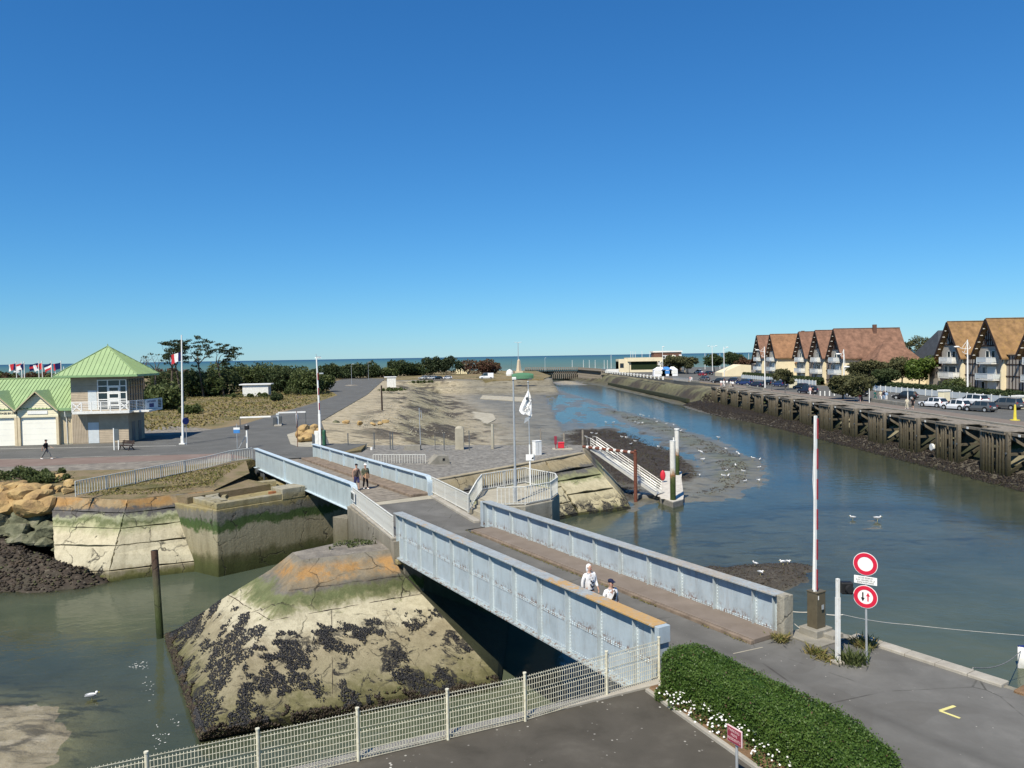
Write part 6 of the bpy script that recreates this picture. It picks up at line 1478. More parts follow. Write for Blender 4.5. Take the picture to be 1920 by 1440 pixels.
p = at(1007, 855, -.8); t_ = thing('white_cabinet', 'white electrical cabinet on the edge of the gravel yard', 'cabinet', p, R(35)); m = MB(); m.box((0, 0, .72), (.75, .5, 1.4)); m.box((0, 0, 1.44), (.82, .56, .06)); m.build('body', 'white_paint', t_, bevel=.02); m = MB(); m.box((0, -.255, .75), (.02, .02, 1.1)); m.build('door_gap', 'galv', t_)
p = at(1042, 843, -.8); t_ = thing('dark_signal', 'dark slotted signal box on a short post by the red chest', 'signal', p); m = MB(); m.box((0, 0, .95), (.26, .2, .85)); m.tube([(0, 0, 0), (0, 0, .6)], .05, 8); m.build('box', 'maroon', t_, bevel=.03)
p = at(1052, 841, -.75); t_ = thing('red_chest', 'bright red chest on a concrete slab at the basin edge', 'chest', p); m = MB(); m.box((0, 0, .3), (.62, .5, .5)); m.build('chest', 'red_paint', t_, bevel=.05); m = MB(); m.box((0, 0, .6), (.68, .56, .14)); m.build('lid', 'red_paint', t_, bevel=.05); m = MB(); m.box((.1, -.2, -.05), (2.0, 1.2, .16)); m.build('slab', 'pale_concrete', t_)
for x, y1_, y0_, lab in ((1014, 842, 803, 'slim grey timber post right of the white cabinet'), (1058, 843, 812, 'weathered short timber pile beside the red chest'), (1093, 838, 806, 'weathered timber pile standing behind the gangway head')):
    p = at(x, y1_, -1.2); ht = atY(x, y0_, p.y).z-p.z; m = MB(); m.cyl((0, 0, -.6), .13, ht+.6, 9, .11 if x != 1014 else .04); o = m.build('timber_pile', 'plank'); o.location = p; tag(o, lab, 'pile')
# loose stones, drift posts
p = at(302, 1197, W); tp2 = atY(289.5, 1032, 38.6); m = MB(); m.tube([(0, 0, -1.2), tp2-p], .175, 14); t_ = thing('steel_pile', 'single leaning weed-stained steel pile at the corner of the cutwater', 'pile', p); m.build('tube', 'steel_pile', t_, smooth=False); m = MB(); d_ = (tp2-p).normalized(); m.tube([tp2-p, tp2-p+d_*.02], .14, 14); m.build('cap', 'black', t_)

# ------------------------------------------------------------------ gangway, pontoon, mooring frame
pz = W+.55
pn = [at(1237, 932, pz), at(1262, 941, pz), at(1281, 936, pz), at(1282, 928, pz), at(1277, 890, pz), at(1270, 884, pz), at(1244, 884, pz)]
po = thing('pontoon', 'small pale pontoon with planked deck at the foot of the gangway', 'pontoon', (15.5, 75, W))
m = MB(); m.prism([(p.x, p.y) for p in pn], W-.3, pz-.08); m.build('float', 'pontoon_side', po, world=True, fix=True)
m = MB(); m.prism([(p.x, p.y) for p in pn], pz-.09, pz); m.build('deck', 'pontoon_deck', po, world=True, fix=True)
y = pn[1].y+.2
u0_, u1_ = pn[0].lerp(pn[1], .5), pn[5].lerp(pn[6], .4); du = (u1_-u0_); nd = Vector((du.y, -du.x, 0)).normalized()
nP = 30
for i in range(nP):
    c_ = u0_.lerp(u1_, (i+.7)/nP); wd_ = 2.0 if i > 1 else 1.3; m = MB(); m.beam(c_-nd*wd_*.5+Vector((.15, 0, .012)), c_+nd*wd_*.5+Vector((.15, 0, .012)), du.length/nP*.9, .025); m.build('plank', 'pontoon_deck', po, world=True)
m = MB(); q = at(1214, 930, W+.25); m.box(q, (2.6, 1.0, .35), R(4)); m.build('outrigger', 'pontoon_side', po, world=True, bevel=.03)
p = at(1243, 905, pz); t_ = thing('lifebuoy', 'red lifebuoy case standing at the left side of the pontoon', 'lifebuoy', p); m = MB(); m.ell((0, 0, .75), (.28, .16, .55), 14, 10); m.build('case', 'red_paint', t_, smooth=True); m = MB(); m.tube([(0, 0, 0), (0, 0, .4)], .05, 8); m.build('stand', 'galv', t_)
p = at(1263, 938, pz); m = MB(); top_z = atY(1258, 828, p.y).z; t_ = thing('mooring_pile', 'nearer white-topped mooring pile at the front of the pontoon', 'pile', (p.x, p.y+.25, W)); m.tube([(0, 0, -1.5), (0, 0, top_z-W)], .255, 18); m.build('tube', 'white_pile', t_); m = MB(); m.cyl((0, 0, top_z-W), .27, .05, 18); m.cyl((.1, 0, top_z-W+.05), .06, .3, 8); m.build('cap', 'white_dirty', t_)
p = Vector((at(1257, 884, pz).x+.2, 84, W)); top_z = atY(1255, 806, 84).z; t_ = thing('mooring_pile', 'taller white mooring pile behind, at the far end of the pontoon', 'pile', p); m = MB(); m.tube([(0, 0, -1.5), (0, 0, top_z-W)], .25, 18); m.build('tube', 'white_pile', t_); m = MB(); m.cyl((0, 0, top_z-W), .30, .14, 18); m.build('cap', 'white_dirty', t_)
g0, g1 = Vector((8.05, 76.3, -.62)), at(1236, 926, pz+.12); gd = (g1-g0).normalized(); gn = Vector((gd.y, -gd.x, 0)).normalized()*.6
gw = thing('gangway', 'sloping white aluminium gangway with handrails down to the pontoon', 'gangway', g0)
for s_ in (-1, 1):
    m = MB(); m.beam(gn*s_, g1-g0+gn*s_, .09, .26); m.build('side_beam', 'alu', gw)
    m = MB()
    for z in (.35, .6, .85, 1.08): m.tube([gn*s_+Vector((0, 0, z)), g1-g0+gn*s_+Vector((0, 0, z))], .028, 6)
    m.tube([gn*s_+Vector((0, 0, 1.08)), gn*s_-gd*.5+Vector((0, 0, .9)), gn*s_-gd*.45+Vector((0, 0, .2))], .028, 6); m.build('handrail', 'alu', gw)
    for i in range(7):
        b_ = gn*s_+(g1-g0)*(i/6); m = MB(); m.tube([b_, b_+Vector((0, 0, 1.08))], .028, 6)
        if i < 6 and i % 2 == 0: m.tube([b_+(g1-g0)/6, b_+Vector((0, 0, 1.0))+(g1-g0)*.33/2], .02, 6)
        m.build('stanchion', 'alu', gw)
for i in range(22):
    c_ = (g1-g0)*((i+.5)/22); m = MB(); m.beam(c_-gn*.93, c_+gn*.93, (g1-g0).length/22*.86, .04, up=gd.cross(gn)); m.build('tread', 'alu', gw)
mfz = -.45; v0 = at(1193, 943, W); v0.y += .3; t_ = thing('mooring_gallows', 'rusty gallows frame of steel pipe beside the gangway', 'frame', v0)
m = MB(); m.tube([(0, 0, -1), (0, 0, mfz-W)], .17, 12); m.ell((0, 0, mfz-W+.1), (.14, .14, .12), 10, 6); m.build('upright', 'rust', t_)
m = MB(); e_ = Vector((7.0, 76.5, mfz))-v0; m.tube([(0, 0, mfz-W-.08), e_], .14, 10); m.build('cross_pipe', 'rust', t_)
for i in range(7):
    c_ = Vector((0, 0, mfz-W-.08)).lerp(e_, (i+.6)/7.5); m = MB(); m.tube([c_, c_+Vector((-.14, .14, 0)).normalized()*.25 if False else c_+(e_-Vector((0, 0, mfz-W-.08))).normalized()*.28], .152, 10); m.build('worn_band', 'white_dirty', t_)
tag(rope('', [at(1064, 838, -.7), at(1066, 843, -.85), at(1075, 848, -.9), at(1092, 845, -.75)], .05, .1, 'black'), 'loose black cable hanging at the gangway head', 'cable')
# ------------------------------------------------------------------ timber jetty on the right bank
jt = thing('timber_jetty', 'long weathered timber jetty with clusters of fender piles along the right quay', 'jetty', (53, 130, W))
def shared(mb, mat): return mesh_of(mb, 'piece', mat)
PILES = [shared(MB().tube([(0, 0, -5.2+rnd.uniform(-.3, .2)), (rnd.uniform(-.05, .05), rnd.uniform(-.06, .06), -.35+rnd.uniform(-.12, .10))], [.135, .11], 7), 'old_timber') for _ in range(6)]
POST = shared(MB().box((0, 0, -2.45), (.36, .36, 4.6)), 'old_timber')
def jl(name, me, x, y, z=0, rot=(0, 0, 0)):
    o = link(name, me, jt, (x-53, y-130, z-W), rot); return o
DECK = MB()
for i in range(13): DECK.b2(-.3, 4.1, .62+i*.31, .62+i*.31+.29, -.16, -.05+rnd.uniform(-.015, .015))
DECK_ME = shared(DECK, 'plank')
CAPB = shared(MB().b2(-.25, .22, .65, 4.7, -.45, -.165), 'old_timber')
WAL = shared(MB().b2(.19, .42, .65, 4.7, -.15, .15), 'old_timber')
BRH = shared(MB().beam((.1, 0, -2.5), (3.0, 0, -2.4), .26, .28), 'old_timber')
BRD = shared(MB().beam((.1, 0, -.6), (2.9, 0, -2.35), .22, .3), 'old_timber'); BRE = shared(MB().beam((.1, 0, -4.5), (2.9, 0, -2.55), .22, .3), 'old_timber')
LONG = shared(MB().b2(0, .22, -4.3, .64, -.5, -.22), 'old_timber'); STRIP = MB()
for i in range(14): STRIP.b2(1.9, 3.6, -4.3+i*.31, -4.3+i*.31+.29, -.2, -.10)
STRIP_ME = shared(STRIP, 'plank'); PLT = shared(MB().box((0, 0, 0), (.04, .34, .24)), 'white_dirty'); BOLT = shared(MB().tube([(0, 0, 0), (-.1, 0, 0)], .12, 8), 'dark_grey_metal')
for k_ in range(15):
    Yf = 75.8+8.95*k_; x0 = 52.0+(.35 if k_ > 8 else 0)
    for j in range(7): jl('fender_pile', PILES[(j*5+k_) % 6], x0+rnd.uniform(-.07, .07), Yf-.15-j*.59+rnd.uniform(-.05, .05), 0, (0, 0, rnd.uniform(0, 6)))
    jl('deck', DECK_ME, x0, Yf-4.75); jl('cap_beam', CAPB, x0, Yf-4.75); jl('waling', WAL, x0, Yf-4.75, -1.4); jl('waling', WAL, x0, Yf-4.75, -3.4)
    for y in (Yf-4.25, Yf+.15):
        jl('post', POST, x0+.1, y); jl('post', POST, x0+3.1, y); jl('brace', BRH, x0+.1, y); jl('brace', BRD, x0+.1, y); jl('brace', BRE, x0+.1, y)
    jl('post', POST, x0+2.2, Yf-7.0)
    if k_: jl('edge_beam', LONG, x0+.35, Yf-4.75); jl('edge_deck', STRIP_ME, x0+.35, Yf-4.75)
    jl('number_plate', PLT, x0-.22, Yf-6.5, -.3); jl('bolt', BOLT, x0-.1, Yf-4.25, -2.4)
m = MB(); m.tube([(-.2, 0, 0), (-.45, 0, 0)], .42, 14); tb = m.build('tyre_fender', 'white_dirty'); tb.location = (51.8, 94.0, -3.3); tag(tb, 'pale round drain mouth hanging on the jetty piles', 'pipe')
# concrete revetment behind the jetty
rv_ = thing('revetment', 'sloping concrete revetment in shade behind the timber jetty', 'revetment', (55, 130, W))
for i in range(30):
    y0_, y1_ = 66+i*4.7, 66+(i+1)*4.7; slab(rv_, (53.4, y1_, -4.7), (53.4, y0_, -4.7), (56.0, y0_, -.9), (56.0, y1_, -.9), 'tidal_dark_shade' if i % 3 else 'tidal_block', gap=.04, n=2)  # most slabs coloured dark to paint in the shade behind the piles
m = MB(); m.b2(55.85, 56.35, 20, 206, -.95, .10); struct(m.build('quay_kerb', 'grey_concrete'))
# sloped stone bank beyond the jetty: wall line and ledge
m = MB(); pts = [(47.2, 206), (46.6, 237), (42.3, 335)]
for (a, b) in zip(pts, pts[1:]): m.beam((a[0], a[1], -4.0), (b[0], b[1], -4.0), .9, 1.0); 
tag(m.build('stone_ledge', 'tidal_dark_shade'), 'low dark stone ledge along the foot of the right bank', 'ledge')
# white balustrade on the bank
bl = thing('balustrade', 'white post balustrade along the top of the right bank far away', 'balustrade', (50, 300, 0))
bp_ = [at(1243, 712, 0), at(1195, 706, 0), at(1132, 698.5, 0)]
m0 = mesh_of(MB().box((0, 0, .55), (.55, .55, 1.1)), 'post', 'white_dirty')
for a, b in zip(bp_, bp_[1:]):
    n = int((b-a).length/5.5)
    for i in range(n): p = a.lerp(b, i/n); link('post', m0, bl, (p.x-50, p.y-300, 0))
    m = MB(); m.beam(a-Vector((50, 300, -.75)), b-Vector((50, 300, -.75)), .12, .2); m.build('rail', 'white_dirty', bl)

# ------------------------------------------------------------------ half-timbered houses
def house(X, Y, label, roof_mat, ridge_len=13., deco=1, hw=4.4, side='cream', group='gabled houses along the right quay', right_wing=False, left_wing=False, ez=7.45, az=14.4, infill=0.):
    """gable looks to -X (towards the canal); local x runs away from the canal, local y along the street"""
    t = thing('gabled_house', label, 'house', (X, Y, 0), 0, group)
    m = MB(); m.add([(0, -hw+.4, 0), (0, hw-.4, 0), (0, hw-.4, ez), (0, 0, az-.6), (0, -hw+.4, ez), (ridge_len, -hw+.4, 0), (ridge_len, hw-.4, 0), (ridge_len, hw-.4, ez), (ridge_len, 0, az-.6), (ridge_len, -hw+.4, ez)], [(0, 4, 3, 2, 1), (5, 6, 7, 8, 9), (0, 5, 9, 4), (1, 2, 7, 6)])
    m.build('wall', 'render_grey' if side == 'grey' else 'render_cream', t, fix=True)
    m = MB(); m.box((-.03, 0, 4.0), (.05, 2*hw-.8, 8.0)); 
    m.add([(-.06, -hw+.4, 0), (-.06, hw-.4, 0), (-.06, hw-.4, ez), (-.06, 0, az-.65), (-.06, -hw+.4, ez)], [(0, 4, 3, 2, 1)]); m.build('facade', 'render_grey', t)
    # roof with thickness and overhang
    ov = .75; sl = (az-ez)/hw; th_ = .28
    prof = [(-hw-.35, ez-.35*sl), (0, az), (hw+.35, ez-.35*sl), (hw+.35, ez-.35*sl-th_), (0, az-th_*1.9), (-hw-.35, ez-.35*sl-th_)]
    m = MB(); m.extr(prof, 'x', -ov-.35, ridge_len); rf_ = m.build('roof', roof_mat, t, fix=True)
    m = MB(); m.b2(ridge_len*.55, ridge_len*.55+.9, -.9, -.3, az-2.2, az+.9); m.build('chimney', 'brick_brown', rf_) if deco and not infill else None
    m = MB(); m.beam((-ov-.3, 0, az+.03), (ridge_len, 0, az+.03), .3, .14); m.build('ridge', roof_mat, rf_)
    for s_ in (-1, 1):
        m = MB(); m.beam((-ov-.42, s_*(hw+.4), ez-.4*sl-.2), (-ov-.42, 0, az-.22), .10, .5, up=(1, 0, 0)) if False else m.beam((-ov-.42, s_*(hw+.4), ez-.4*sl-.15), (-ov-.42, 0, az-.2), .45, .10, up=(1, 0, 0)); m.build('barge_board', 'timber_dark', rf_)
        for i in range(5):
            q = (i+.5)/5.5; m = MB(); m.box((-ov-.1, s_*(hw+.1)*(1-q), ez-.3+(az-ez)*q-.35), (.5, .10, .12)); m.build('bracket', 'white_dirty', rf_)
    # timbering of the gable
    m = MB(); zt = 9.2 if deco else 9.6
    m.box((-.14, 0, zt), (.14, 2*(az-.8-zt)/sl, .24))
    n = 9 if deco else 4
    for i in range(n):
        y = -2.6+5.2*(i+.5)/n; zt2 = az-.9-abs(y)*sl
        if zt2 > zt+.3: m.box((-.13, y, (zt+zt2)/2), (.12, .15, zt2-zt))
    if deco:
        m.box((-.14, 0, zt+1.1), (.14, 2*(az-.9-zt-1.1)/sl, .2))
        for s_ in (-1, 1):
            m.beam((-.14, s_*.9, zt+.1), (-.14, s_*2.0, zt+1.0), .14, .12, up=(1, 0, 0)); m.beam((-.14, s_*2.0, zt+.1), (-.14, s_*.9, zt+1.0), .14, .12, up=(1, 0, 0))
    else:
        for s_ in (-1, 1): m.beam((-.14, s_*.2, zt+.1), (-.14, s_*1.7, zt+1.9), .14, .14, up=(1, 0, 0))
        m.beam((-.14, 0, zt), (-.14, 0, az-1), .16, .14)
    for s_ in (-1, 1):
        m.box((-.13, s_*(hw-.7), 6.6), (.12, .2, 3.2))
    m.build('timbering', 'timber_dark', t)
    # openings
    for (y, z, w_, h_, mt) in ((-.9, 7.2, 1.1, 2.1, 'glass'), (.9, 7.2, 1.1, 2.1, 'glass'), (-.4, 4.1, 2.6, 2.1, 'pale_door' if deco else 'glass_pale'), (1.9, 4.1, 1.2, 2.1, 'glass_pale'), (-.6, 1.3, 2.8, 2.2, 'pale_door'), (2.2, 1.2, 1.1, 2.2, 'glass')):
        m = MB(); m.box((-.09, y, z), (.08, w_, h_)); wn = m.build('window', mt, t)
        m = MB()
        for s_ in (-1, 1): m.box((-.14, y+s_*w_/2, z), (.1, .09, h_+.1))
        m.box((-.14, y, z+h_/2), (.1, w_+.1, .1)); m.build('frame', 'white_dirty', wn)
    # balconies: slab, rail and a white boarded panel at the near end
    for (z, y0_, y1_) in ((5.95, -2.4, 2.2), (2.85, -2.9, 2.6)):
        m = MB(); m.b2(-1.5, 0, y0_, y1_, z-.22, z); bo_ = m.build('balcony', 'white_dirty', t)
        m = MB(); m.beam((-1.45, y0_, z+1.05), (-1.45, y1_, z+1.05), .1); m.b2(-1.46, -1.42, y0_+1.7, y1_, z+.1, z+.95)
        for s_ in (y0_, y1_): m.beam((-1.45, s_, z), (-1.45, s_, z+1.05), .09); m.beam((-1.45, s_, z+1.0), (0, s_, z+1.0), .08); m.b2(-1.4, -.1, s_-.02, s_+.02, z+.1, z+.9)
        m.build('railing', 'pale_door' if deco else 'white_dirty', bo_)
        m = MB()
        for i in range(7): m.b2(-1.5, -1.44, y0_+i*.25, y0_+i*.25+.15, z+.05, z+1.0)
        m.beam((-1.47, y0_, z+.12), (-1.47, y0_+1.7, z+.12), .08); m.build('panel', 'white_paint', bo_)
    # rendered fin wall on the near side of the facade
    m = MB(); m.b2(-.7, 0, -hw+.25, -hw+.55, 0, 4.4); m.add([(-.7, -hw+.25, 4.4), (-.7, -hw+.55, 4.4), (0, -hw+.55, 4.4), (0, -hw+.25, 4.4), (0, -hw+.55, 7.0), (0, -hw+.25, 7.0)], [(0, 1, 4, 5), (1, 2, 4), (0, 5, 3)]); m.build('fin_wall', 'render_cream', t)
    if infill:
        m = MB(); m.b2(.35, .75, -hw-infill, -hw+.45, 0, 7.6); m.build('link_wall', 'render_grey', t)
        m = MB()
        for i in range(5): m.b2(.27, .35, -hw-infill+.3+i*(infill-.4)/4.5, -hw-infill+.45+i*(infill-.4)/4.5, .3, 7.3)
        for z in (1.0, 3.4, 5.6): m.b2(.26, .35, -hw-infill, -hw+.4, z, z+.18)
        m.build('link_timbering', 'timber_dark', t)
        m = MB(); m.add([(.0, -hw-infill-.3, 7.5), (.0, -hw+.3, 7.5), (6, -hw+.3, 8.4), (6, -hw-infill-.3, 8.4)], [(0, 1, 2, 3)]); m.build('link_roof', roof_mat, t)
    if left_wing:
        m = MB(); m.b2(-.6, 7, hw-.4, hw+3.2, 0, 4.9); m.build('wing_wall', 'render_grey', t)
        m = MB(); m.add([(-1.2, hw-.5, 7.2), (7, hw-.5, 7.2), (7, hw+3.9, 4.6), (-1.2, hw+3.9, 4.6), (-1.2, hw-.5, 6.9), (-1.2, hw+3.9, 4.3), (7, hw+3.9, 4.3)], [(0, 1, 2, 3), (0, 3, 5, 4), (3, 2, 6, 5)]); m.build('wing_roof', roof_mat, t)
        m = MB(); 
        for i in range(9): m.b2(-.66, -.6, hw-.3+i*.4, hw-.2+i*.4, 2.6, 4.8)
        m.build('wing_timbering', 'timber_dark', t)
    return t
HX = 84.0
house(HX, 260, 'half-timbered gabled house at the far left end of the row', 'roof_tile', 12, 1, side='cream', left_wing=True, infill=4.8)
h2_ = house(HX, 246.5, 'gabled house second from the left with wide orange roof', 'roof_tile_orange', 16, 1)
house(HX, 222, 'middle gabled house of the far row with grey facade', 'roof_tile', 12, 0, infill=3.3); house(HX, 210, 'gabled house fourth from the left in the far row', 'roof_tile', 12, 0, infill=3.3)
h5 = house(HX, 198, 'largest gabled house of the far row, with a low hipped side wing', 'roof_tile', 16, 1)
def hip(par, cx, cy, w_, d_, z0_, z1_, mat, rid=.3, nm='hip_roof'):
    m = MB(); a = [(cx-w_/2, cy-d_/2, z0_), (cx+w_/2, cy-d_/2, z0_), (cx+w_/2, cy+d_/2, z0_), (cx-w_/2, cy+d_/2, z0_)]; r1, r2 = (cx-w_*rid/2, cy, z1_), (cx+w_*rid/2, cy, z1_)
    m.add(a+[r1, r2], [(0, 1, 5, 4), (1, 2, 5), (2, 3, 4, 5), (3, 0, 4), (3, 2, 1, 0)]); return m.build(nm, mat, par)
def wing(par, cx, cy, w_, d_, ze, zr, mat, tim=True):
    m = MB(); m.b2(cx-w_/2+.5, cx+w_/2-.5, cy-d_/2+.6, cy+d_/2, 0, ze+.1); m.build('wing_wall', 'render_cream', par)
    hip(par, cx, cy, w_, d_, ze, zr, mat, .25, 'wing_roof')
    if tim:
        m = MB()
        for i in range(12): x = cx-w_/2+.7+i*(w_-1.6)/11; m.b2(x, x+.14, cy-d_/2+.52, cy-d_/2+.6, ze-2.0, ze)
        m.b2(cx-w_/2+.5, cx+w_/2-.5, cy-d_/2+.5, cy-d_/2+.6, ze-2.1, ze-1.9); m.build('wing_timbering', 'timber_dark', par)
wing(h5, 9.5, -8.5, 13, 11, 5.0, 11.0, 'roof_tile'); wing(h2_, 9, -9.5, 7.5, 12, 5.0, 9.4, 'roof_tile_orange')
HN = 91.5
house(HN, 159.6, 'near gabled house with a small lean-to wing, left of the near row', 'roof_tile_moss', 17, 0, left_wing=True, infill=4.3)
house(HN, 146.6, 'near gabled house with densely slatted gable and pale green railings', 'roof_tile_moss', 17, 1, infill=4.6)
house(HN, 133.2, 'gabled house cut by the right edge of the picture', 'roof_tile_moss', 17, 1)
# slate-roofed house behind
t = thing('slate_house', 'house with a steep dark slate roof behind the near gabled row', 'house', (99.5, 184, 0)); m = MB(); m.b2(0, 22, -6, 6, 0, 6.4); m.build('wall', 'render_cream', t)
m = MB(); m.add([(-1, -7, 6.2), (23, -7, 6.2), (23, 7, 6.2), (-1, 7, 6.2), (2.6, 0, 13.2), (20, 0, 13.2)], [(0, 1, 5, 4), (1, 2, 5), (2, 3, 4, 5), (3, 0, 4), (3, 2, 1, 0)]); m.build('roof', 'slate', t); m = MB(); m.box((14, -3.2, 9.2), (.7, .5, 1.3)); m.build('dormer', 'white_dirty', t)
t = thing('low_slate_house', 'low grey slate roof between the two rows of gabled houses', 'house', (100, 205, 0)); m = MB(); m.b2(0, 14, -4, 4, 0, 5); m.build('wall', 'render_cream', t); hip(t, 7, 0, 16, 10, 5, 7.6, 'slate', .6, 'roof')
t = thing('yellow_lodge', 'low cream lodge with sloping roof at the left end of the far row', 'lodge', (82, 286, 0)); m = MB(); m.extr([(-5, 0), (8, 0), (8, 3.8), (2, 4.3), (-5, 1.4)], 'y', -5, 5); m.build('wall', 'render_cream', t, fix=True)
# garden hedge and white boarded fence in front of the houses
def garden(x, y0_, y1_, lab, lab2, hgt=1.9):
    spline_hedge('garden_hedge', lab, [(x+1.6, y0_, 0), (x+1.6, (y0_+y1_)/2, 0), (x+1.6, y1_, 0)], 1.6, hgt, 9000, .42, 'leaf_dark', seed=5, core='leaf_dark')
    t = thing('garden_fence', lab2, 'fence', (x, y0_, 0)); L = y1_-y0_; n = int(L/2.2); pn_ = mesh_of(MB().box((0, 0, .62), (.06, 2.05, 1.05)), 'panel', 'pale_door'); ps_ = mesh_of(MB().box((0, 0, .65), (.14, .14, 1.3)), 'post', 'white_dirty')
    for i in range(n): link('panel', pn_, t, (rnd.uniform(-.04, .04), (i+.5)*2.2, 0)); link('post', ps_, t, (0, i*2.2, 0))
garden(77.6, 100, 172, 'long clipped dark hedge in front of the near gabled houses', 'white panel fence in front of the near gabled houses')
garden(77.6, 196, 262, 'long clipped dark hedge in front of the far gabled houses', 'white panel fence in front of the far gabled houses')

# ------------------------------------------------------------------ lamps on the right quay
def mast(px_, ytop, ybase, lab, arms, Y=None, r=.12):
    b_ = at(px_, ybase, 0); ht = atY(px_-2, ytop, b_.y).z; t = thing('street_lamp', lab, 'street lamp', b_, group='white lamp masts on the right quay'); k_ = ht/10
    m = MB(); m.tube([(0, 0, 0), (-.1, 0, ht)], [r*1.3, r*.75], 10); m.build('pole', 'white_paint', t)
    for (z, L, hd_) in arms:
        z *= ht; m = MB(); m.tube([(-.05, 0, z), (L*.6, 0, z+.15*abs(L)*.3), (L, 0, z+.35)], r*.45, 6); m.tube([(-.08, 0, ht-.1), (L*.62, 0, z+.25)], .03, 5); m.build('arm', 'white_paint', t)
        if hd_: m = MB(); m.ell((L*1.18, 0, z+.42), (.55, .22, .16), 10, 6); m.build('lamp_head', 'white_paint', t)
    return t
mast(1814.5, 637, 745, 'white lamp mast with stays between the near gabled houses and the parked cars', ((.84, -1.7, True), (.76, -1.0, False), (.84, .5, False)))
mast(1583, 655, 748, 'white lamp mast in front of the largest far house', ((.86, -.9, True), (.6, .4, True)), r=.1)
mast(1434.5, 650, 727, 'white lamp mast at the left end of the gabled row', ((.88, -1.6, True), (.75, -.9, False)), r=.12)
mast(1358, 650, 706, 'white lamp mast with one arm by the far car park', ((.94, 1.0, True), (.8, -1.0, False)), r=.13)
mast(1336, 648, 700, 'twin-headed white lamp mast left of the far car park', ((.95, 1.4, True), (.95, -1.4, True)), r=.13)
mast(1243, 651, 705, 'thin globe lamp mast in front of the beach pavilion', ((.98, .2, True),), r=.1)
lamp(972, 642, 690, 'very tall double-armed lamp mast rising behind the far obelisk', 1.8, Y=408, double=True, r=.22)
lamp(1022, 671, 692, 'small pale lamp by the far jetty', .2, Y=440, mat='white_paint'); lamp(959, 674, 702, 'dark navigation light with a white top near the far obelisk', .1, Y=400, mat='dark_grey_metal')
for x, y1_ in ((1139, 694), (1146, 694), (1183, 693), (1187, 692), (1191.5, 692), (1204, 690), (1218, 690), (1133, 694), (1094, 691), (1073, 691), (1105, 691), (1116, 690), (1322, 695), (1350, 696), (1372, 690), (1404, 690)):
    ytop = {1183: 660, 1187: 660, 1191.5: 660, 1204: 660, 1218: 660, 1146: 667}.get(x, 676 if x < 1320 else 664); Y_ = 410 if x > 1170 else 520
    b_ = Vector((atY(x, y1_, Y_).x, Y_, -1)); ht = atY(x, ytop, Y_).z+1; m = MB(); m.tube([(0, 0, -2), (0, 0, ht)], [.16, .1], 6); m.cyl((0, 0, ht), .2, .25, 6); o = m.build('beach_pole', 'white_paint'); o.location = b_
    tag(o, 'thin white pole on the beach front, left of the pavilion' if x < 1170 else ('tall bare pole in front of the yellow pavilion' if x < 1300 else 'thin white pole behind the far car park'), 'pole', ('poles left of the pavilion' if x < 1170 else ('poles in front of the pavilion' if x < 1300 else 'poles behind the far car park')))

# ------------------------------------------------------------------ beach pavilion, carousel, tents
Yp = 372
P0_ = atY(1160, 700, Yp); wpx = Yp/1440.
t = thing('beach_pavilion', 'low pale yellow beach pavilion with a long flat roof by the sea', 'pavilion', (P0_.x, Yp, 0))
m = MB(); m.b2(0, 21, 0, 10, 0, 5.3); m.b2(0, 5.0, -.6, 10, 0, 6.4); m.build('wall', 'render_cream', t); m = MB(); m.b2(4.2, 21.4, -1.2, 10.4, 5.2, 7.0); m.build('roof_band', 'render_cream', t); m = MB(); m.b2(6, 20, -.06, 0, 1.2, 5.1); wv = m.build('glazing', 'leaf_dark', t)
m = MB(); m.b2(.6, 2.4, -.66, -.6, 2.2, 4.4); m.build('window', 'glass', t); m = MB(); m.b2(-6, 0, -1, 2, 0, 1.6); m.build('annex', 'white_dirty', t)
t = thing('brown_block', 'brown clad upper storey block with white windows behind the carousel', 'building', (P0_.x+18.3, Yp+6, 0)); m = MB(); m.b2(0, 13.5, 0, 8, 0, 9.4); m.build('wall', 'brick_brown', t); m = MB(); m.b2(-.4, 13.9, -.4, 8.4, 9.4, 10.1); m.build('roof', 'white_dirty', t)
for x in (5.5, 9.2):
    m = MB(); m.b2(x-1.4, x+1.4, -.1, 0, 6.2, 7.9); w_ = m.build('window', 'white_paint', t); m = MB(); m.b2(x-1.1, x-.2, -.16, -.1, 6.5, 7.6); m.b2(x+.2, x+1.1, -.16, -.1, 6.5, 7.6); m.build('pane', 'glass', w_)
m = MB(); m.b2(12.2, 13.5, -.6, 0, 5.8, 8.2); m.build('balcony', 'white_paint', t)
Yc = 340; c0_ = atY(1258, 705, Yc); t = thing('carousel', 'cream tented carousel with scalloped fascia in front of the brown block', 'carousel', (c0_.x+1, Yc, 0))
m = MB(); n = 16; m.tube([(0, 0, 4.3), (0, 0, 5.4), (0, 0, 7.6), (0, 0, 8.2)], [6.8, 5.6, .6, .1], n); m.build('canopy', 'cream', t)
for i in range(n):
    a = 2*math.pi*i/n; m = MB(); m.box((6.7*math.cos(a), 6.7*math.sin(a), 4.3), (.25, 2.5, 1.3), a); m.ell((6.75*math.cos(a), 6.75*math.sin(a), 4.95), (.2, 1.0, .7), 8, 6, None); m.build('fascia_panel', 'white_dirty' if i % 2 else 'obelisk', t)
    m = MB(); m.cyl((6.0*math.cos(a), 6.0*math.sin(a), 0), .14, 4.2, 6); m.build('column', 'cream_trim', t)
m = MB(); m.cyl((0, 0, 0), 3.0, 4.2, 14); m.build('drum', 'brick_brown', t); m = MB(); m.cyl((0, 0, 0), 6.6, .5, 20); m.build('platform', 'plank', t)
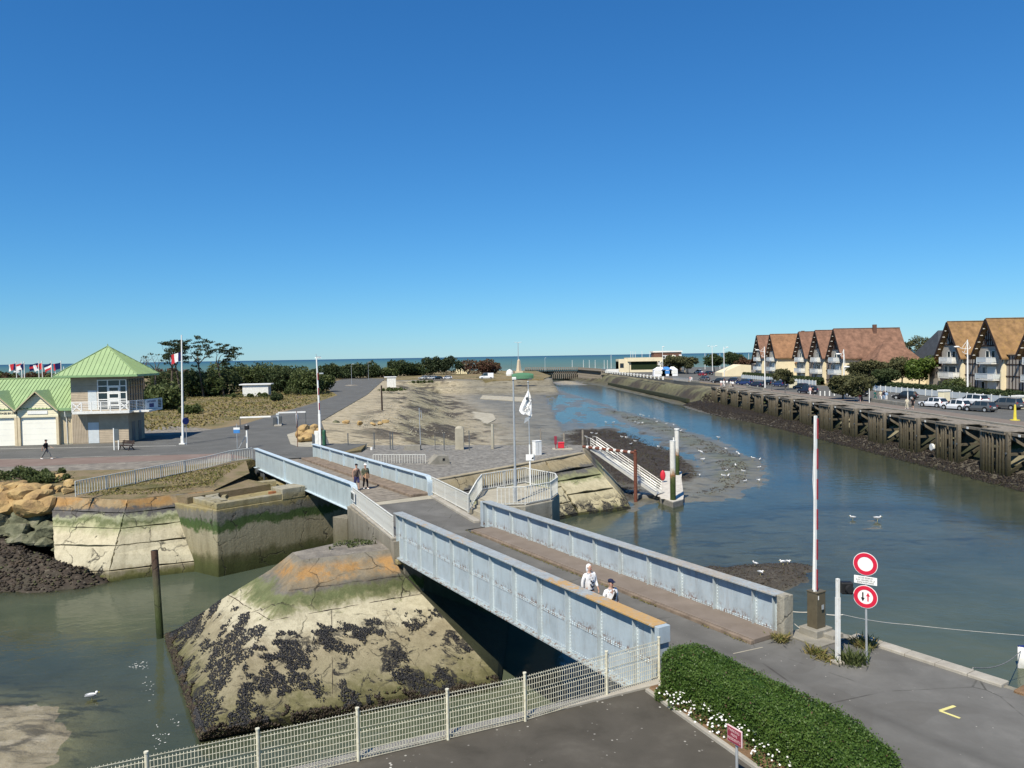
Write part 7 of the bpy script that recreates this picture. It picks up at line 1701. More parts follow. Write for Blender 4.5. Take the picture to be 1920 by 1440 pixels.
for x, w_, mt, lab in ((1236, 4.6, 'tent_white', 'white market tent left of the blue stall'), (1249, 4.2, 'blue_tarp', 'blue and white market stall in front of the carousel'), (1261, 3.4, 'tent_white', 'white market tent right of the blue stall')):
    b_ = atY(x, 706, 300); t = thing('market_tent', lab, 'tent', (b_.x, 300, 0), group='market tents'); m = MB(); m.b2(-w_/2, w_/2, -1.5, 1.5, 0, 2.4); m.build('side_walls', 'tent_white', t); m = MB(); m.add([(-w_/2-.1, -1.6, 2.4), (w_/2+.1, -1.6, 2.4), (w_/2+.1, 1.6, 2.4), (-w_/2-.1, 1.6, 2.4), (-w_/6, 0, 3.6), (w_/6, 0, 3.6)], [(0, 1, 5, 4), (1, 2, 5), (2, 3, 4, 5), (3, 0, 4)]); m.build('roof', mt, t); m = MB(); m.b2(-w_/2+.3, w_/2-.3, -1.55, -1.5, .9, 2.1); m.build('counter_opening', mt if mt != 'tent_white' else 'white_dirty', t)
# crowd-control barriers
m = MB(); a, b = at(1262, 713, 0), at(1290, 716, 0)
for i in range(24): p = a.lerp(b, i/23); m.tube([p, p+Vector((0, 0, 1.1))], .06, 5)
m.beam(a+Vector((0, 0, 1.1)), b+Vector((0, 0, 1.1)), .08); tag(m.build('crowd_barrier', 'galv'), 'grey crowd barriers beside the market tents', 'barrier')

# ------------------------------------------------------------------ far timber jetty, obelisk, van, plant
fj = thing('harbour_jetty', 'dark timber jetty on close piles across the harbour mouth', 'jetty', (25, 440, W))
A_, B_, C2 = atY(985, 700, 455), atY(1084, 698, 430), atY(1128, 702, 372); A_.z = B_.z = C2.z = 0
pme = mesh_of(MB().tube([(0, 0, -5.5), (0, 0, .9)], .28, 5), 'pile', 'plank'); brm = mesh_of(MB().beam((-.9, 0, -3), (.9, 0, -.4), .25), 'brace', 'plank')
for a, b in ((A_, B_), (B_, C2)):
    n = int((b-a).length/1.35)
    for i in range(n+1):
        p = a.lerp(b, i/n); link('pile', pme, fj, (p.x-25, p.y-440, -W+1.0)); link('brace', brm, fj, (p.x-25, p.y-440.4, -W+1.0))
    m = MB(); m.beam(a-Vector((25, 440, W-.9)), b-Vector((25, 440, W-.9)), 2.5, .3); m.beam(a-Vector((25, 440, W-1.9)), b-Vector((25, 440, W-1.9)), .2, .2); m.build('deck', 'plank', fj)
p = atY(973, 697, 400); t = thing('obelisk', 'tall pale stone obelisk on the far promontory', 'obelisk', (p.x, 400, 0)); zt = atY(972, 673, 400).z; m = MB(); m.tube([(0, 0, 0), (0, 0, zt-.8), (0, 0, zt)], [1.5, .7, .1], 4); m.build('shaft', 'obelisk', t); m = MB(); m.box((0, 0, .4), (4, 4, .8)); m.build('plinth', 'obelisk', t)
m = MB(); p = at(960, 712, 0); m.ell((0, 0, .4), (1.7, 1.4, 2.2), 10, 6); o = m.build('covered_boat', 'white_dirty'); o.location = (p.x-1, p.y+60, .3); tag(o, 'pale covered heap beside the obelisk', 'boat')
p = at(980, 712, 0); t = thing('green_boat', 'boat under a green tarpaulin on the far quay', 'boat', p); m = MB(); V_ = []
for i in range(9):
    y = -4+i; w_ = 1.6*(1-abs(y/4.6)**2.2); V_ += [(y, -w_, .4), (y, -w_*.8, 1.6), (y, 0, 2.6-.03*y*y), (y, w_*.8, 1.6), (y, w_, .4)]
m.add(V_, [(i*5+j, (i+1)*5+j, (i+1)*5+j+1, i*5+j+1) for i in range(8) for j in range(4)]); m.build('tarpaulin', 'green_tarp', t, fix=True); m = MB(); m.b2(-3.4, 3.4, -1.2, 1.2, 0, .6); m.build('cradle', 'dark_grey_metal', t)
# concrete landing and slab pieces in the basin
for i, (ps, z, lab) in enumerate(((((905, 741), (985, 745), (980, 752), (900, 747)), -4.6, 'narrow pale concrete strip lying across the mud'), (((862, 768), (925, 776), (930, 786), (915, 794), (862, 790)), -4.55, 'broken pale concrete slab on the mud beside the basin slope'), (((905, 722), (1030, 720), (1033, 728), (900, 727)), -3.4, 'pale concrete landing along the far side of the basin'))):
    pp = [at(x, y, z) for x, y in ps]; m = MB(); m.prism([(q.x, q.y) for q in pp], z-.7, z); tag(m.build('concrete_slab', 'pale_concrete', fix=True, bevel=.05), lab, 'slab')
p = at(1001, 728, -4.6); t = thing('timber_landing', 'dark timber landing stage on the far mud bank', 'landing stage', p); zt = 4.3
for i in range(6):
    m = MB(); m.box((-4+i*1.6, 0, zt/2), (.3, .3, zt)); m.build('post', 'timber_dark', t)
m = MB(); m.box((0, 0, zt), (9.5, 2.5, .3)); m.box((0, -.2, zt*.55), (9, .2, .25)); m.build('deck', 'plank', t)
p = at(897, 727, -4.4); m = MB(); m.cyl((0, 0, 0), .9, 4.6, 12, .8); o = m.build('dolphin_post', 'timber_dark'); o.location = p; tag(o, 'stout dark mooring post on the far basin wall', 'post')
for i, x in enumerate((857, 861, 866, 870, 874, 877.5)):
    p = at(x, 701, 0); ht = 2.6+(i > 2)*2.2-(.6*(i == 5)); m = MB(); m.box((0, 0, ht/2), (.8, .8, ht)); m.box((0, 0, ht+.15), (1.0, 1.0, .3)); o = m.build('white_pillar', 'cream', None); o.location = p; tag(o, 'cream square pillar in a group beside the big dark pine clump', 'pillar', 'cream pillars on the far bank')
# ------------------------------------------------------------------ cars
def car_meshes(L=4.1, Wd=1.76, H=1.46, kind='hatch'):
    hb = .86 if kind != 'suv' else 1.0; w = Wd/2
    if kind == 'van': hb = 1.25
    # stations: y, lower z, belt z, half width at belt, roof z (None = no cabin), half width at roof
    if kind == 'hatch': st = [(-.5, .35, .80, .80, None, 0), (-.47, .22, hb, .93, None, 0), (-.38, .2, hb+.02, .98, H-.10, .70), (-.15, .2, hb+.02, 1., H, .76), (.06, .2, hb, 1., H-.03, .74), (.20, .2, hb-.02, 1., hb+.05, .82), (.40, .2, hb-.12, .97, None, 0), (.48, .25, hb-.24, .85, None, 0), (.5, .38, hb-.34, .75, None, 0)]
    elif kind == 'suv': st = [(-.5, .42, .9, .82, None, 0), (-.48, .28, hb, .94, None, 0), (-.43, .26, hb+.02, .98, H-.10, .74), (-.15, .26, hb+.02, 1., H, .78), (.08, .26, hb, 1., H-.05, .76), (.21, .26, hb-.02, 1., hb+.06, .84), (.42, .26, hb-.1, .97, None, 0), (.49, .3, hb-.2, .88, None, 0), (.5, .42, hb-.32, .8, None, 0)]
    else: st = [(-.5, .4, hb, .95, H-.08, .86), (-.48, .3, hb, .98, H-.02, .88), (-.1, .3, hb, 1., H, .9), (.2, .3, hb, 1., H-.05, .88), (.36, .3, hb-.02, 1., hb+.1, .88), (.47, .3, hb-.3, .95, None, 0), (.5, .4, hb-.45, .85, None, 0)]
    body, gl = MB(), MB(); rings = []
    for y, zl, zb, wf, zr, wr_ in st: rings.append((y*L, [(w*wf*.9, zl), (w*wf, (zl+zb)*.5), (w*wf*.97, zb)], (zr, w*wr_)))
    V_, F_ = [], []
    for y, pr, _ in rings:
        for s_ in (1, -1): V_ += [(s_*x, y, z) for x, z in pr]
    for i in range(len(rings)-1):
        a, b = i*6, (i+1)*6
        for s0 in (0, 3):
            for j in (0, 1):
                q = (a+s0+j, b+s0+j, b+s0+j+1, a+s0+j+1); F_.append(q if s0 == 0 else q[::-1])
        F_.append((a, a+3, b+3, b)); F_.append((a+2, b+2, b+5, a+5))
    F_.append((0, 1, 2, 5, 4, 3)); e = (len(rings)-1)*6; F_.append((e+3, e+4, e+5, e+2, e+1, e)); body.add(V_, F_)
    cab = [(y, pr[2], r_) for y, pr, r_ in rings if r_[0]]; cv = []
    for y, bt, (zr, wr_) in cab: cv.append(((bt[0]*.97, y, bt[1]), (wr_, y, zr)))
    # roof panel
    roof = [(c[1]) for c in cv]; rm = MB(); o = 0
    Vr = [q for (x, y, z) in roof for q in ((x, y, z), (-x, y, z), (x*.97, y, z-.05), (-x*.97, y, z-.05))]
    last = len(roof)-1 if kind != 'van' else len(roof)-1
    Fr = []
    for i in range(last-0):
        a, b = i*4, (i+1)*4
        if i < len(roof)-2: Fr += [(a, b, b+1, a+1), (a, a+2, b+2, b), (a+1, b+1, b+3, a+3)]
    body.add(Vr, Fr)
    sides = MB(); sides2 = MB(); front = MB(); rear = MB()
    for i in range(len(cv)-1):
        (b0, r0), (b1, r1) = cv[i], cv[i+1]
        for s_ in (1, -1):
            q = [(s_*b0[0], b0[1], b0[2]), (s_*b1[0], b1[1], b1[2]), (s_*r1[0], r1[1], r1[2]-.03), (s_*r0[0], r0[1], r0[2]-.03)]
            if kind == 'van' and i < len(cv)-3: body.quad(*(q if s_ > 0 else q[::-1]))
            else: (sides if s_ > 0 else sides2).quad(*(q if s_ > 0 else q[::-1]))
    (b0, r0), (b1, r1) = cv[-2], cv[-1]; front.quad((r0[0], r0[1], r0[2]), (r1[0], r1[1], r1[2]), (-r1[0], r1[1], r1[2]), (-r0[0], r0[1], r0[2]))
    (b0, r0) = cv[0]; zb = rings[[i for i, q in enumerate(rings) if q[2][0]][0]][1][2]
    k0 = [i for i, q in enumerate(rings) if q[2][0]][0]
    if k0 > 0:
        y1_, p1, _ = rings[k0-1]; rear.quad((p1[2][0]*.85, y1_, p1[2][1]+.01), (r0[0], r0[1], r0[2]-.03), (-r0[0], r0[1], r0[2]-.03), (-p1[2][0]*.85, y1_, p1[2][1]+.01))
        for s_ in (1, -1):
            q = [(s_*b0[0], b0[1], b0[2]), (s_*r0[0], r0[1], r0[2]), (s_*p1[2][0]*.87, y1_, p1[2][1])]; body.add(q, [(0, 1, 2) if s_ > 0 else (2, 1, 0)])
    else: body.quad((b0[0], b0[1], b0[2]), (r0[0], r0[1], r0[2]), (-r0[0], r0[1], r0[2]), (-b0[0], b0[1], b0[2]))
    # pillars between the side windows
    for i in range(1, len(cv)-1):
        (b_, r_) = cv[i]
        for s_ in (1, -1): body.beam((s_*(b_[0]+.004), b_[1], b_[2]), (s_*(r_[0]+.006), r_[1], r_[2]-.02), .09, .03, up=(0, 0, 1))
    return body, (sides, sides2), front, rear, st
CARK = {}
def car(loc, yaw, kind, paint, label, group='cars parked on the right quay', size=1.):
    dims = {'hatch': (4.1, 1.76, 1.47), 'suv': (4.5, 1.86, 1.68), 'van': (5.6, 2.0, 2.35)}[kind]
    key = (kind, paint)
    if kind not in CARK:
        b, s_, f, r_, st = car_meshes(*dims, kind); L, Wd, H = dims
        wy = [-.31*L, .30*L]; ty = MB(); ty.tube([(-.1, 0, 0), (.1, 0, 0)], .32, 16); ri = MB(); ri.tube([(-.11, 0, 0), (.11, 0, 0)], .19, 10)
        CARK[kind] = dict(b=b, s=[mesh_of(q_, 'side_window', 'glass') for q_ in s_], f=mesh_of(f, 'windscreen', 'glass'), r=mesh_of(r_, 'rear_window', 'glass') if r_.v else None, ty=mesh_of(ty, 'tyre', 'dark_rubber'), ri=mesh_of(ri, 'rim', 'galv'), wy=wy, L=L, W=Wd,
            tl=mesh_of(MB().box((0, 0, 0), (.28, .06, .22)), 'tail_light', 'tail_light'), hl=mesh_of(MB().box((0, 0, 0), (.34, .1, .16)), 'headlight', 'headlight'), pl=mesh_of(MB().box((0, 0, 0), (.5, .03, .12)), 'number_plate', 'sign_white'), bm=mesh_of(MB().box((0, 0, 0), (Wd*.86, .12, .22)), 'bumper', 'dark_rubber'), mi=mesh_of(MB().box((0, 0, 0), (.2, .12, .14)), 'mirror', 'black'), arch=mesh_of(MB().tube([(-.03, 0, 0), (.03, 0, 0)], .38, 16), 'wheel_arch', 'black'))
    K = CARK[kind]
    if key not in CARK: me = K['b'].mesh('body'); me.materials.append(MATS[paint]); CARK[key] = me
    t = thing('parked_car' if kind != 'van' else 'parked_van', label, 'car' if kind != 'van' else 'van', loc, yaw, group)
    bo_ = link('body', CARK[key], t); bv = bo_.modifiers.new('bevel', 'BEVEL'); bv.width = .05; bv.segments = 2; bv.limit_method = 'ANGLE'
    link('side_window', K['s'][0], t); link('side_window', K['s'][1], t); link('windscreen', K['f'], t)
    if K['r']: link('rear_window', K['r'], t)
    L, Wd = K['L'], K['W']; zt = .82 if kind == 'hatch' else 1.0
    for y in K['wy']:
        for s_ in (-1, 1):
            link('wheel_arch', K['arch'], t, (s_*(Wd/2-.03), y, .36)); w_ = link('wheel', K['ty'], t, (s_*(Wd/2-.08), y, .32)); link('rim', K['ri'], w_)
    for s_ in (-1, 1):
        link('tail_light', K['tl'], t, (s_*(Wd/2-.2), -.485*L, zt-.02)); link('headlight', K['hl'], t, (s_*(Wd/2-.26), .475*L, .64 if kind == 'hatch' else .78)); link('mirror', K['mi'], t, (s_*(Wd/2+.06), .17*L, .95 if kind == 'hatch' else 1.1))
    link('number_plate', K['pl'], t, (0, -.505*L, .62)); link('bumper', K['bm'], t, (0, -.485*L, .38)); link('bumper', K['bm'], t, (0, .475*L, .34))
    return t
for n_, c_ in (('car_white', (.74, .75, .76)), ('car_grey', (.085, .09, .095)), ('car_navy', (.012, .016, .04)), ('car_black', (.010, .011, .014)), ('car_red', (.28, .01, .02)), ('car_silver', (.42, .44, .46)), ('car_blue', (.02, .04, .13))): car_paint(n_, c_)
for (x, y, kind, paint, yaw, lab) in (
        (1750, 763, 'hatch', 'car_white', 22, 'white hatchback, leftmost of the cars parked near the yellow post'), (1792, 768, 'hatch', 'car_white', 22, 'white hatchback in the middle, just left of the dark grey car'), (1823, 759, 'suv', 'car_white', 20, 'white estate car behind the dark grey hatchback'),
        (1837, 771.5, 'hatch', 'car_grey', 24, 'dark grey hatchback nearest the jetty'), (1884, 767, 'suv', 'car_grey', 26, 'dark grey off-roader at the right edge by the hedge'), (1697, 748.5, 'hatch', 'car_black', 48, 'black car parked behind the two strollers'),
        (1683, 734, 'hatch', 'car_red', 60, 'dark red car under the trees'), (1606, 743, 'suv', 'car_black', 30, 'black car half hidden by the small round trees'), (1514, 738, 'suv', 'car_navy', 18, 'dark blue off-roader beside the row of white bollards'),
        (1502, 730, 'hatch', 'car_navy', 18, 'dark blue car just behind the off-roader by the bollards'), (1462, 725, 'suv', 'car_blue', 16, 'blue car in front of the far hedge'), (1418, 726, 'hatch', 'car_navy', 30, 'dark blue car at the foot of the left lamp mast'),
        (1440, 722, 'hatch', 'car_black', 20, 'black car behind the left lamp mast'), (1396, 722, 'suv', 'car_blue', 40, 'blue car left of the left lamp mast'), (1347, 718, 'hatch', 'car_black', 60, 'black car behind the group of white-shirted walkers'), (1372, 717, 'hatch', 'car_navy', 60, 'dark car with boot towards the white-shirted walkers'),
        (1320, 714, 'hatch', 'car_grey', 25, 'grey car at the end of the far car park'), (1316, 705, 'hatch', 'car_red', 20, 'red car in the far car park'), (1309, 700, 'suv', 'car_white', 20, 'white vehicle at the back of the far car park'), (1328, 703, 'suv', 'car_black', 20, 'black car right of the red car in the far car park')):
    car(at(x, y, 0), R(yaw), kind, paint, lab)
car(at(912, 710.5, 0), R(92), 'van', 'car_white', 'white delivery van parked on the far promontory', 'vehicles on the far promontory')
for i, (x, y, pnt, lab) in enumerate(((794, 711, 'car_silver', 'silver car first from the left in the far row'), (803, 711, 'car_grey', 'grey car second in the far row before the pine clump'), (811, 711, 'car_silver', 'silver car third in the far row before the pine clump'), (820, 712, 'car_black', 'black car at the right end of the far row'), (838, 711, 'car_white', 'white car beside the boats on the far quay'))):
    car(at(x, y, 0), R(75+10*i), 'hatch', pnt, lab, 'vehicles on the far promontory')

# ------------------------------------------------------------------ people on the right quay
for (x, y, top, legs, kw, lab) in (
        (1700.5, 767, 'cloth_beige', 'cloth_beige', dict(skirt=True), 'stroller in beige coat beside the jetty, left of the pair'), (1711.5, 767, 'cloth_black', 'cloth_black', dict(sleeve='short', short_legs=True), 'stroller in black top and shorts beside the jetty'),
        (1605, 752, 'cloth_red', 'cloth_white', {}, 'person in red at the foot of the small round trees'), (1612, 753, 'cloth_red', 'cloth_pink', {}, 'second person in red beside the small round trees'), (1641, 750, 'cloth_teal', 'cloth_teal', {}, 'person in teal green near the low wall'),
        (1651, 750, 'cloth_beige', 'cloth_white', {}, 'person in pale clothes left of the dark-dressed pair'), (1657, 751, 'cloth_navy', 'cloth_sky', {}, 'person in navy top near the low wall'), (1662, 751, 'cloth_sky', 'cloth_white', dict(cap='cloth_black'), 'person in light blue near the low wall'),
        (1519, 741, 'cloth_pink', 'cloth_white', {}, 'person in pink beside the dark blue off-roader'), (1524, 741, 'cloth_black', 'cloth_black', {}, 'person in black beside the dark blue off-roader'),
        (1352, 725, 'cloth_white', 'cloth_pink', dict(sleeve='short'), 'walker in white, leftmost of the group by the far cars'), (1357, 725, 'cloth_white', 'cloth_white', {}, 'walker in all white, second of the group by the far cars'), (1363, 724, 'cloth_white', 'cloth_grey', {}, 'walker in white top and grey trousers by the far cars'), (1370, 725, 'cloth_white', 'cloth_beige', {}, 'walker in white top and beige trousers by the far cars'), (1374, 727, 'cloth_white', 'cloth_black', {}, 'walker in white and black, rightmost of the group'),
        (1294, 716, 'cloth_pink', 'cloth_white', {}, 'person in pink by the crowd barriers'), (1297, 716, 'cloth_white', 'cloth_white', {}, 'person in white by the crowd barriers'), (719, 711, 'cloth_black', 'cloth_black', {}, 'tiny person in black on the far road beside the kiosk')):
    person(at(x, y, .01), rnd.uniform(-.6, .6)+(0 if rnd.random() < .5 else math.pi), lab, rnd.uniform(1.62, 1.78), top, legs, stride=rnd.uniform(.1, .3), fingers=False, face=False, group='people on the right quay' if x > 800 else None, **kw)
# bollards, low walls, yellow post
for i, x in enumerate((1538, 1546.5, 1555.5, 1564.5, 1593.5)):
    p = at(x, 742+(i > 3)*1, 0); m = MB(); m.tube([(0, 0, 0), (0, 0, .75), (0, 0, .95)], [.13, .12, .03], 8); o = m.build('bollard', 'white_dirty'); o.location = p; tag(o, 'small white traffic bollard on the quay road', 'bollard', 'white bollards on the quay road')
p = at(1903, 788, 0); m = MB(); m.tube([(0, 0, 0), (0, 0, .06)], .55, 12); m.tube([(0, 0, .06), (0, 0, 1.85), (0, 0, 1.9)], [.2, .1, .03], 10); o = m.build('yellow_post', 'yellow_paint'); o.location = p; tag(o, 'slim bright yellow post on the quay by the right edge', 'post')
for (xa, ya, xb, yb, lab) in ((1632, 752, 1712, 763, 'low grey wall along the quay road near the strollers'), (1401, 727, 1432, 732, 'low grey wall left of the left lamp mast'), (1295, 716, 1312, 718, 'low grey wall by the crowd barriers')):
    a, b = at(xa, ya, 0), at(xb, yb, 0); m = MB(); m.beam(a+Vector((0, 0, .25)), b+Vector((0, 0, .25)), .4, .5); tag(m.build('low_wall', 'grey_concrete', bevel=.03), lab, 'wall')
for x, y0_, y1_, lab in ((1630, 729, 755, 'white pole at the left end of the low quay wall'), (1702, 735, 766, 'white pole beside the beige stroller'), (1447, 712, 733, 'thin grey pole left of the far cars'), (1472, 716, 738, 'dark pole in front of the far hedge')):
    p = at(x, y1_, 0); ht = atY(x, y0_, p.y).z; m = MB(); m.tube([(0, 0, 0), (0, 0, ht)], .07, 7); m.cyl((0, 0, ht), .1, .05, 7); o = m.build('pole', 'white_dirty' if x > 1600 else 'dark_grey_metal'); o.location = p; tag(o, lab, 'pole')
for x, y, lab in ((1770, 752, 'cream waste box in front of the near garden fence'), (1487, 727, 'small cream box in front of the far garden fence'), (1911, 766, 'white and tan bin at the right edge of the picture')):
    p = at(x, y, 0); t = thing('waste_box', lab, 'box', p, R(20)); m = MB(); m.box((0, 0, .8), (1.5, 1.1, 1.6)); m.build('body', 'cream', t, bevel=.04); m = MB(); m.box((0, 0, 1.75), (1.7, 1.25, .3)); m.build('lid', 'white_dirty', t, bevel=.04)

# ------------------------------------------------------------------ gulls
GB = MB(); GB.ell((0, 0, .28), (.11, .24, .11), 10, 6); GB.ell((0, .22, .40), (.06, .07, .065), 8, 5)
gb = mesh_of(GB, 'body', 'gull_white', True); GW = MB(); GW.ell((.09, -.06, .31), (.035, .26, .075), 8, 5); GW.ell((-.09, -.06, .31), (.035, .26, .075), 8, 5); gw_ = mesh_of(GW, 'wings', 'gull_grey', True)
GK = MB(); GK.tube([(0, .28, .39), (0, .36, .375)], [.018, .006], 6); gk = mesh_of(GK, 'beak', 'yellow_paint'); GL = MB(); GL.tube([(.04, 0, 0), (.04, 0, .2)], .01, 5); GL.tube([(-.04, 0, 0), (-.04, 0, .2)], .01, 5); gl_ = mesh_of(GL, 'legs', 'road_yellow')
def bedz(x, y):
    h = terrain(np.array([[x]]), np.array([[y]]))[0][0, 0]; return max(h, W-.08)
gl_px = [(1201, 779), (1207, 780), (1217, 781), (1228, 787), (1231, 795), (1249, 798), (1263, 799), (1269, 811), (1277, 813), (1347, 822), (1136, 793), (1150, 795), (1191, 795), (1197, 797), (1204, 797), (1110, 817), (1118, 818), (1166, 822), (1175, 823), (1191, 830), (1183, 836), (1099, 824), (1235, 840), (1313, 850), (1315, 853), (1317, 866), (1312, 895), (1362, 845), (1382, 851), (1385, 856), (1412, 864), (1425, 864), (1423, 880), (1379, 879), (1397, 907), (1394, 890), (1362, 890), (1357, 899), (1366, 898), (1422, 905), (1599, 973), (1645, 976), (1416, 1065), (1477, 1062), (1468, 1066), (1426, 1085), (172, 1308)]
for i, (x, y) in enumerate(gl_px):
    p = at(x, y, W+.05); p.z = bedz(p.x, p.y)-.01; s_ = rnd.uniform(.85, 1.15)*(.95 if p.y > 60 else .8)
    t = thing('gull', 'white gull standing on the mud or shallows' if i < 46 else 'white gull swimming alone in the near left channel', 'gull', p, rnd.uniform(0, 6.28), 'gulls on the mud flats' if i < 46 else None); t.scale = (s_,)*3
    link('body', gb, t); link('wings', gw_, t); link('beak', gk, t); link('legs', gl_, t)

# ------------------------------------------------------------------ boulders
def boulder_mesh(seed, mat, sub=3):
    bm = bmesh.new(); bmesh.ops.create_icosphere(bm, subdivisions=sub, radius=1.)
    rr_ = random.Random(seed); cuts = [Vector((rr_.gauss(0, 1), rr_.gauss(0, 1), rr_.gauss(0, 1))).normalized() for _ in range(11)]; dist = [rr_.uniform(.5, .78) for _ in cuts]
    for v in bm.verts:
        d = v.co.normalized(); f = 1.
        for c_, ds_ in zip(cuts, dist):
            q = d.dot(c_)
            if q > .2: f = min(f, ds_/q)
        v.co = d*f*(1.15+.07*noise.noise(d*4+Vector((seed, 0, 0))))
    me = bpy.data.meshes.new('boulder'); bm.to_mesh(me); bm.free(); me.materials.append(MATS[mat]); return me
BO = [boulder_mesh(i, 'boulder') for i in range(6)]; BWD = [boulder_mesh(20+i, 'boulder_weed') for i in range(4)]
def rock(x, y, z, s, me, lab, grp, name='boulder', flat=.62):
    p = at(x, y, z); o = bpy.data.objects.new(name, me); COL.objects.link(o); o.location = p; o.rotation_euler = (rnd.uniform(-.3, .3), rnd.uniform(-.3, .3), rnd.uniform(0, 6)); o.scale = (s*rnd.uniform(.85, 1.3), s*rnd.uniform(.8, 1.1), s*flat*rnd.uniform(.9, 1.2)); return tag(o, lab, 'boulder', grp)
for (x, y, z, s) in ((-12, 915, -.1, 1.0), (8, 912, -.1, .8), (28, 917, -.15, .9), (48, 916, -.1, .95), (62, 924, -.3, .85), (5, 926, -.35, .9), (-20, 932, -.5, 1.2), (22, 938, -.7, 1.15), (48, 936, -.6, 1.25), (70, 938, -.6, .95), (88, 921, -.2, .6), (100, 925, -.3, .5), (2, 952, -1.1, 1.15), (28, 956, -1.3, 1.2), (55, 954, -1.1, 1.25), (80, 948, -.9, 1.05), (92, 936, -.6, .6), (-20, 962, -1.4, 1.3), (-45, 935, -.6, 1.3), (-50, 960, -1.2, 1.3), (112, 918, -.1, .45), (126, 921, -.1, .4)):
    rock(x, y, z, s, BO[rnd.randrange(6)], 'orange and tan rock armour boulder heaped at the left end of the river wall', 'rock armour on the left bank')
for (x, y, z, s) in ((0, 980, -2.0, 1.15), (25, 976, -2.0, 1.1), (50, 978, -2.0, 1.1), (75, 972, -1.8, 1.15), (-25, 985, -2.1, 1.2), (12, 995, -2.5, .9), (40, 994, -2.4, .9), (85, 990, -2.3, .8), (70, 1003, -2.7, .6), (92, 1008, -2.9, .4), (98, 1020, -3.2, .35), (105, 1030, -3.5, .3), (88, 965, -1.7, .9), (95, 980, -2.2, .8), (90, 1000, -2.6, .8), (60, 1012, -2.9, .7), (98, 955, -1.3, .7), (80, 1018, -3.1, .6), (40, 1010, -2.8, .8)):
    rock(x, y, z, s, BWD[rnd.randrange(4)], 'weed-darkened boulder below the tan rocks on the left bank', 'weedy boulders on the left bank')
for (x, y, z, s) in ((112, 898, 0.1, .6), (130, 908, .1, .5)): rock(x, y, z, s, BO[rnd.randrange(6)], 'single grey-brown boulder on the grass by the railing end', 'boulders by the railing end')
for (x, y, s) in ((564, 816, .65), (572, 819, .6), (582, 816, .7), (592, 813, .75), (570, 808, .7), (580, 806, .6), (589, 804, .6), (577, 823, .6), (586, 822, .55), (596, 819, .5), (564, 824, .5), (599, 808, .6)):
    rock(x, y, .3 if y > 812 else .75, s, BO[rnd.randrange(6)], 'tan boulder in the pile beside the far barrier pole', 'rock pile at the swing bridge', flat=.8)
for (x, y, s) in ((630, 792, .6), (649, 792, .6), (674, 794, .55), (700, 795, .4), (713, 794, .4), (723, 790, .45)): rock(x, y, -.15, s, BWD[0] if x == 630 else BO[rnd.randrange(6)], 'boulder in the row lying on the sandy slope', 'boulders on the sandy slope')
# stones and wrack strewn over the banks (uncountable)
def strew(name, poly, n, size, mat, zadd=.03, thr=.45, seed=1, lab=None, sc_=.3, tmax=1.):
    xs = [p[0] for p in poly]; ys = [p[1] for p in poly]; X = nr.uniform(min(xs), max(xs), n*6); Y = nr.uniform(min(ys), max(ys), n*6)
    kk = (sdist(X, Y, poly) > 0) & (fbm(X, Y, sc_, seed) > thr); X, Y = X[kk][:n], Y[kk][:n]; h = terrain(X[None], Y[None])[0][0]; P_ = np.stack([X, Y, h+zadd], 1)
    a = nr.normal(size=(len(X), 3)); a /= np.linalg.norm(a, axis=1)[:, None]; b = np.cross(a, nr.normal(size=(len(X), 3))); b /= np.linalg.norm(b, axis=1)[:, None]; c_ = np.cross(a, b); s_ = (size*nr.uniform(.5, 1.6, len(X)))[:, None]
    V_ = np.stack([P_-a*s_, P_+b*s_*.8, P_+c_*s_*.6, P_-b*s_*.8, P_-c_*s_*.6, P_+a*s_], 1).reshape(-1, 3); V_[:, 2] = (V_[:, 2]-np.repeat(P_[:, 2], 6))*.6+np.repeat(P_[:, 2], 6)
    base = (np.arange(len(X))*6)[:, None, None]; F_ = (base+np.array([[0, 2, 1], [0, 3, 2], [0, 4, 3], [0, 1, 4], [5, 1, 2], [5, 2, 3], [5, 3, 4], [5, 4, 1]])).reshape(-1, 3)
    return stuff(np_mesh(name, V_, F_, mat, attrs={'tone': np.repeat(nr.uniform(0, tmax, len(X)), 6)}), lab, 'ground cover')
strew('seaweed', LBANK, 9000, .13, 'wrack', .02, .2, 3, 'brown seaweed covering the left bank below the boulders')
strew('seaweed', KELP, 9000, .11, 'wrack', .0, .35, 4, 'dark brown seaweed bed beside the gangway')
strew('seaweed', [(49.5, 66), (53.2, 66), (53.2, 205), (45.5, 205), (45, 170), (48, 146)], 12000, .22, 'wrack', .03, .2, 5, 'dark seaweed and stones along the foot of the timber jetty', tmax=.4)
strew('stones', [(-17, 82), (-22, 108), (-25, 140), (-28, 190), (-40, 270), (-25, 270), (-14, 190), (-8, 140), (-6, 90)], 1400, .14, 'pale_concrete', .03, .56, 6, 'scattered stones on the slope between road and basin', .12)
strew('seaweed', BARWEED, 2500, .1, 'wrack', .0, .5, 7, 'greenish weed scattered over the curved sandbar')
strew('seaweed', RMUD, 2500, .05, 'wrack', .0, .3, 8, 'dark weed on the mud point beyond the girder bridge')

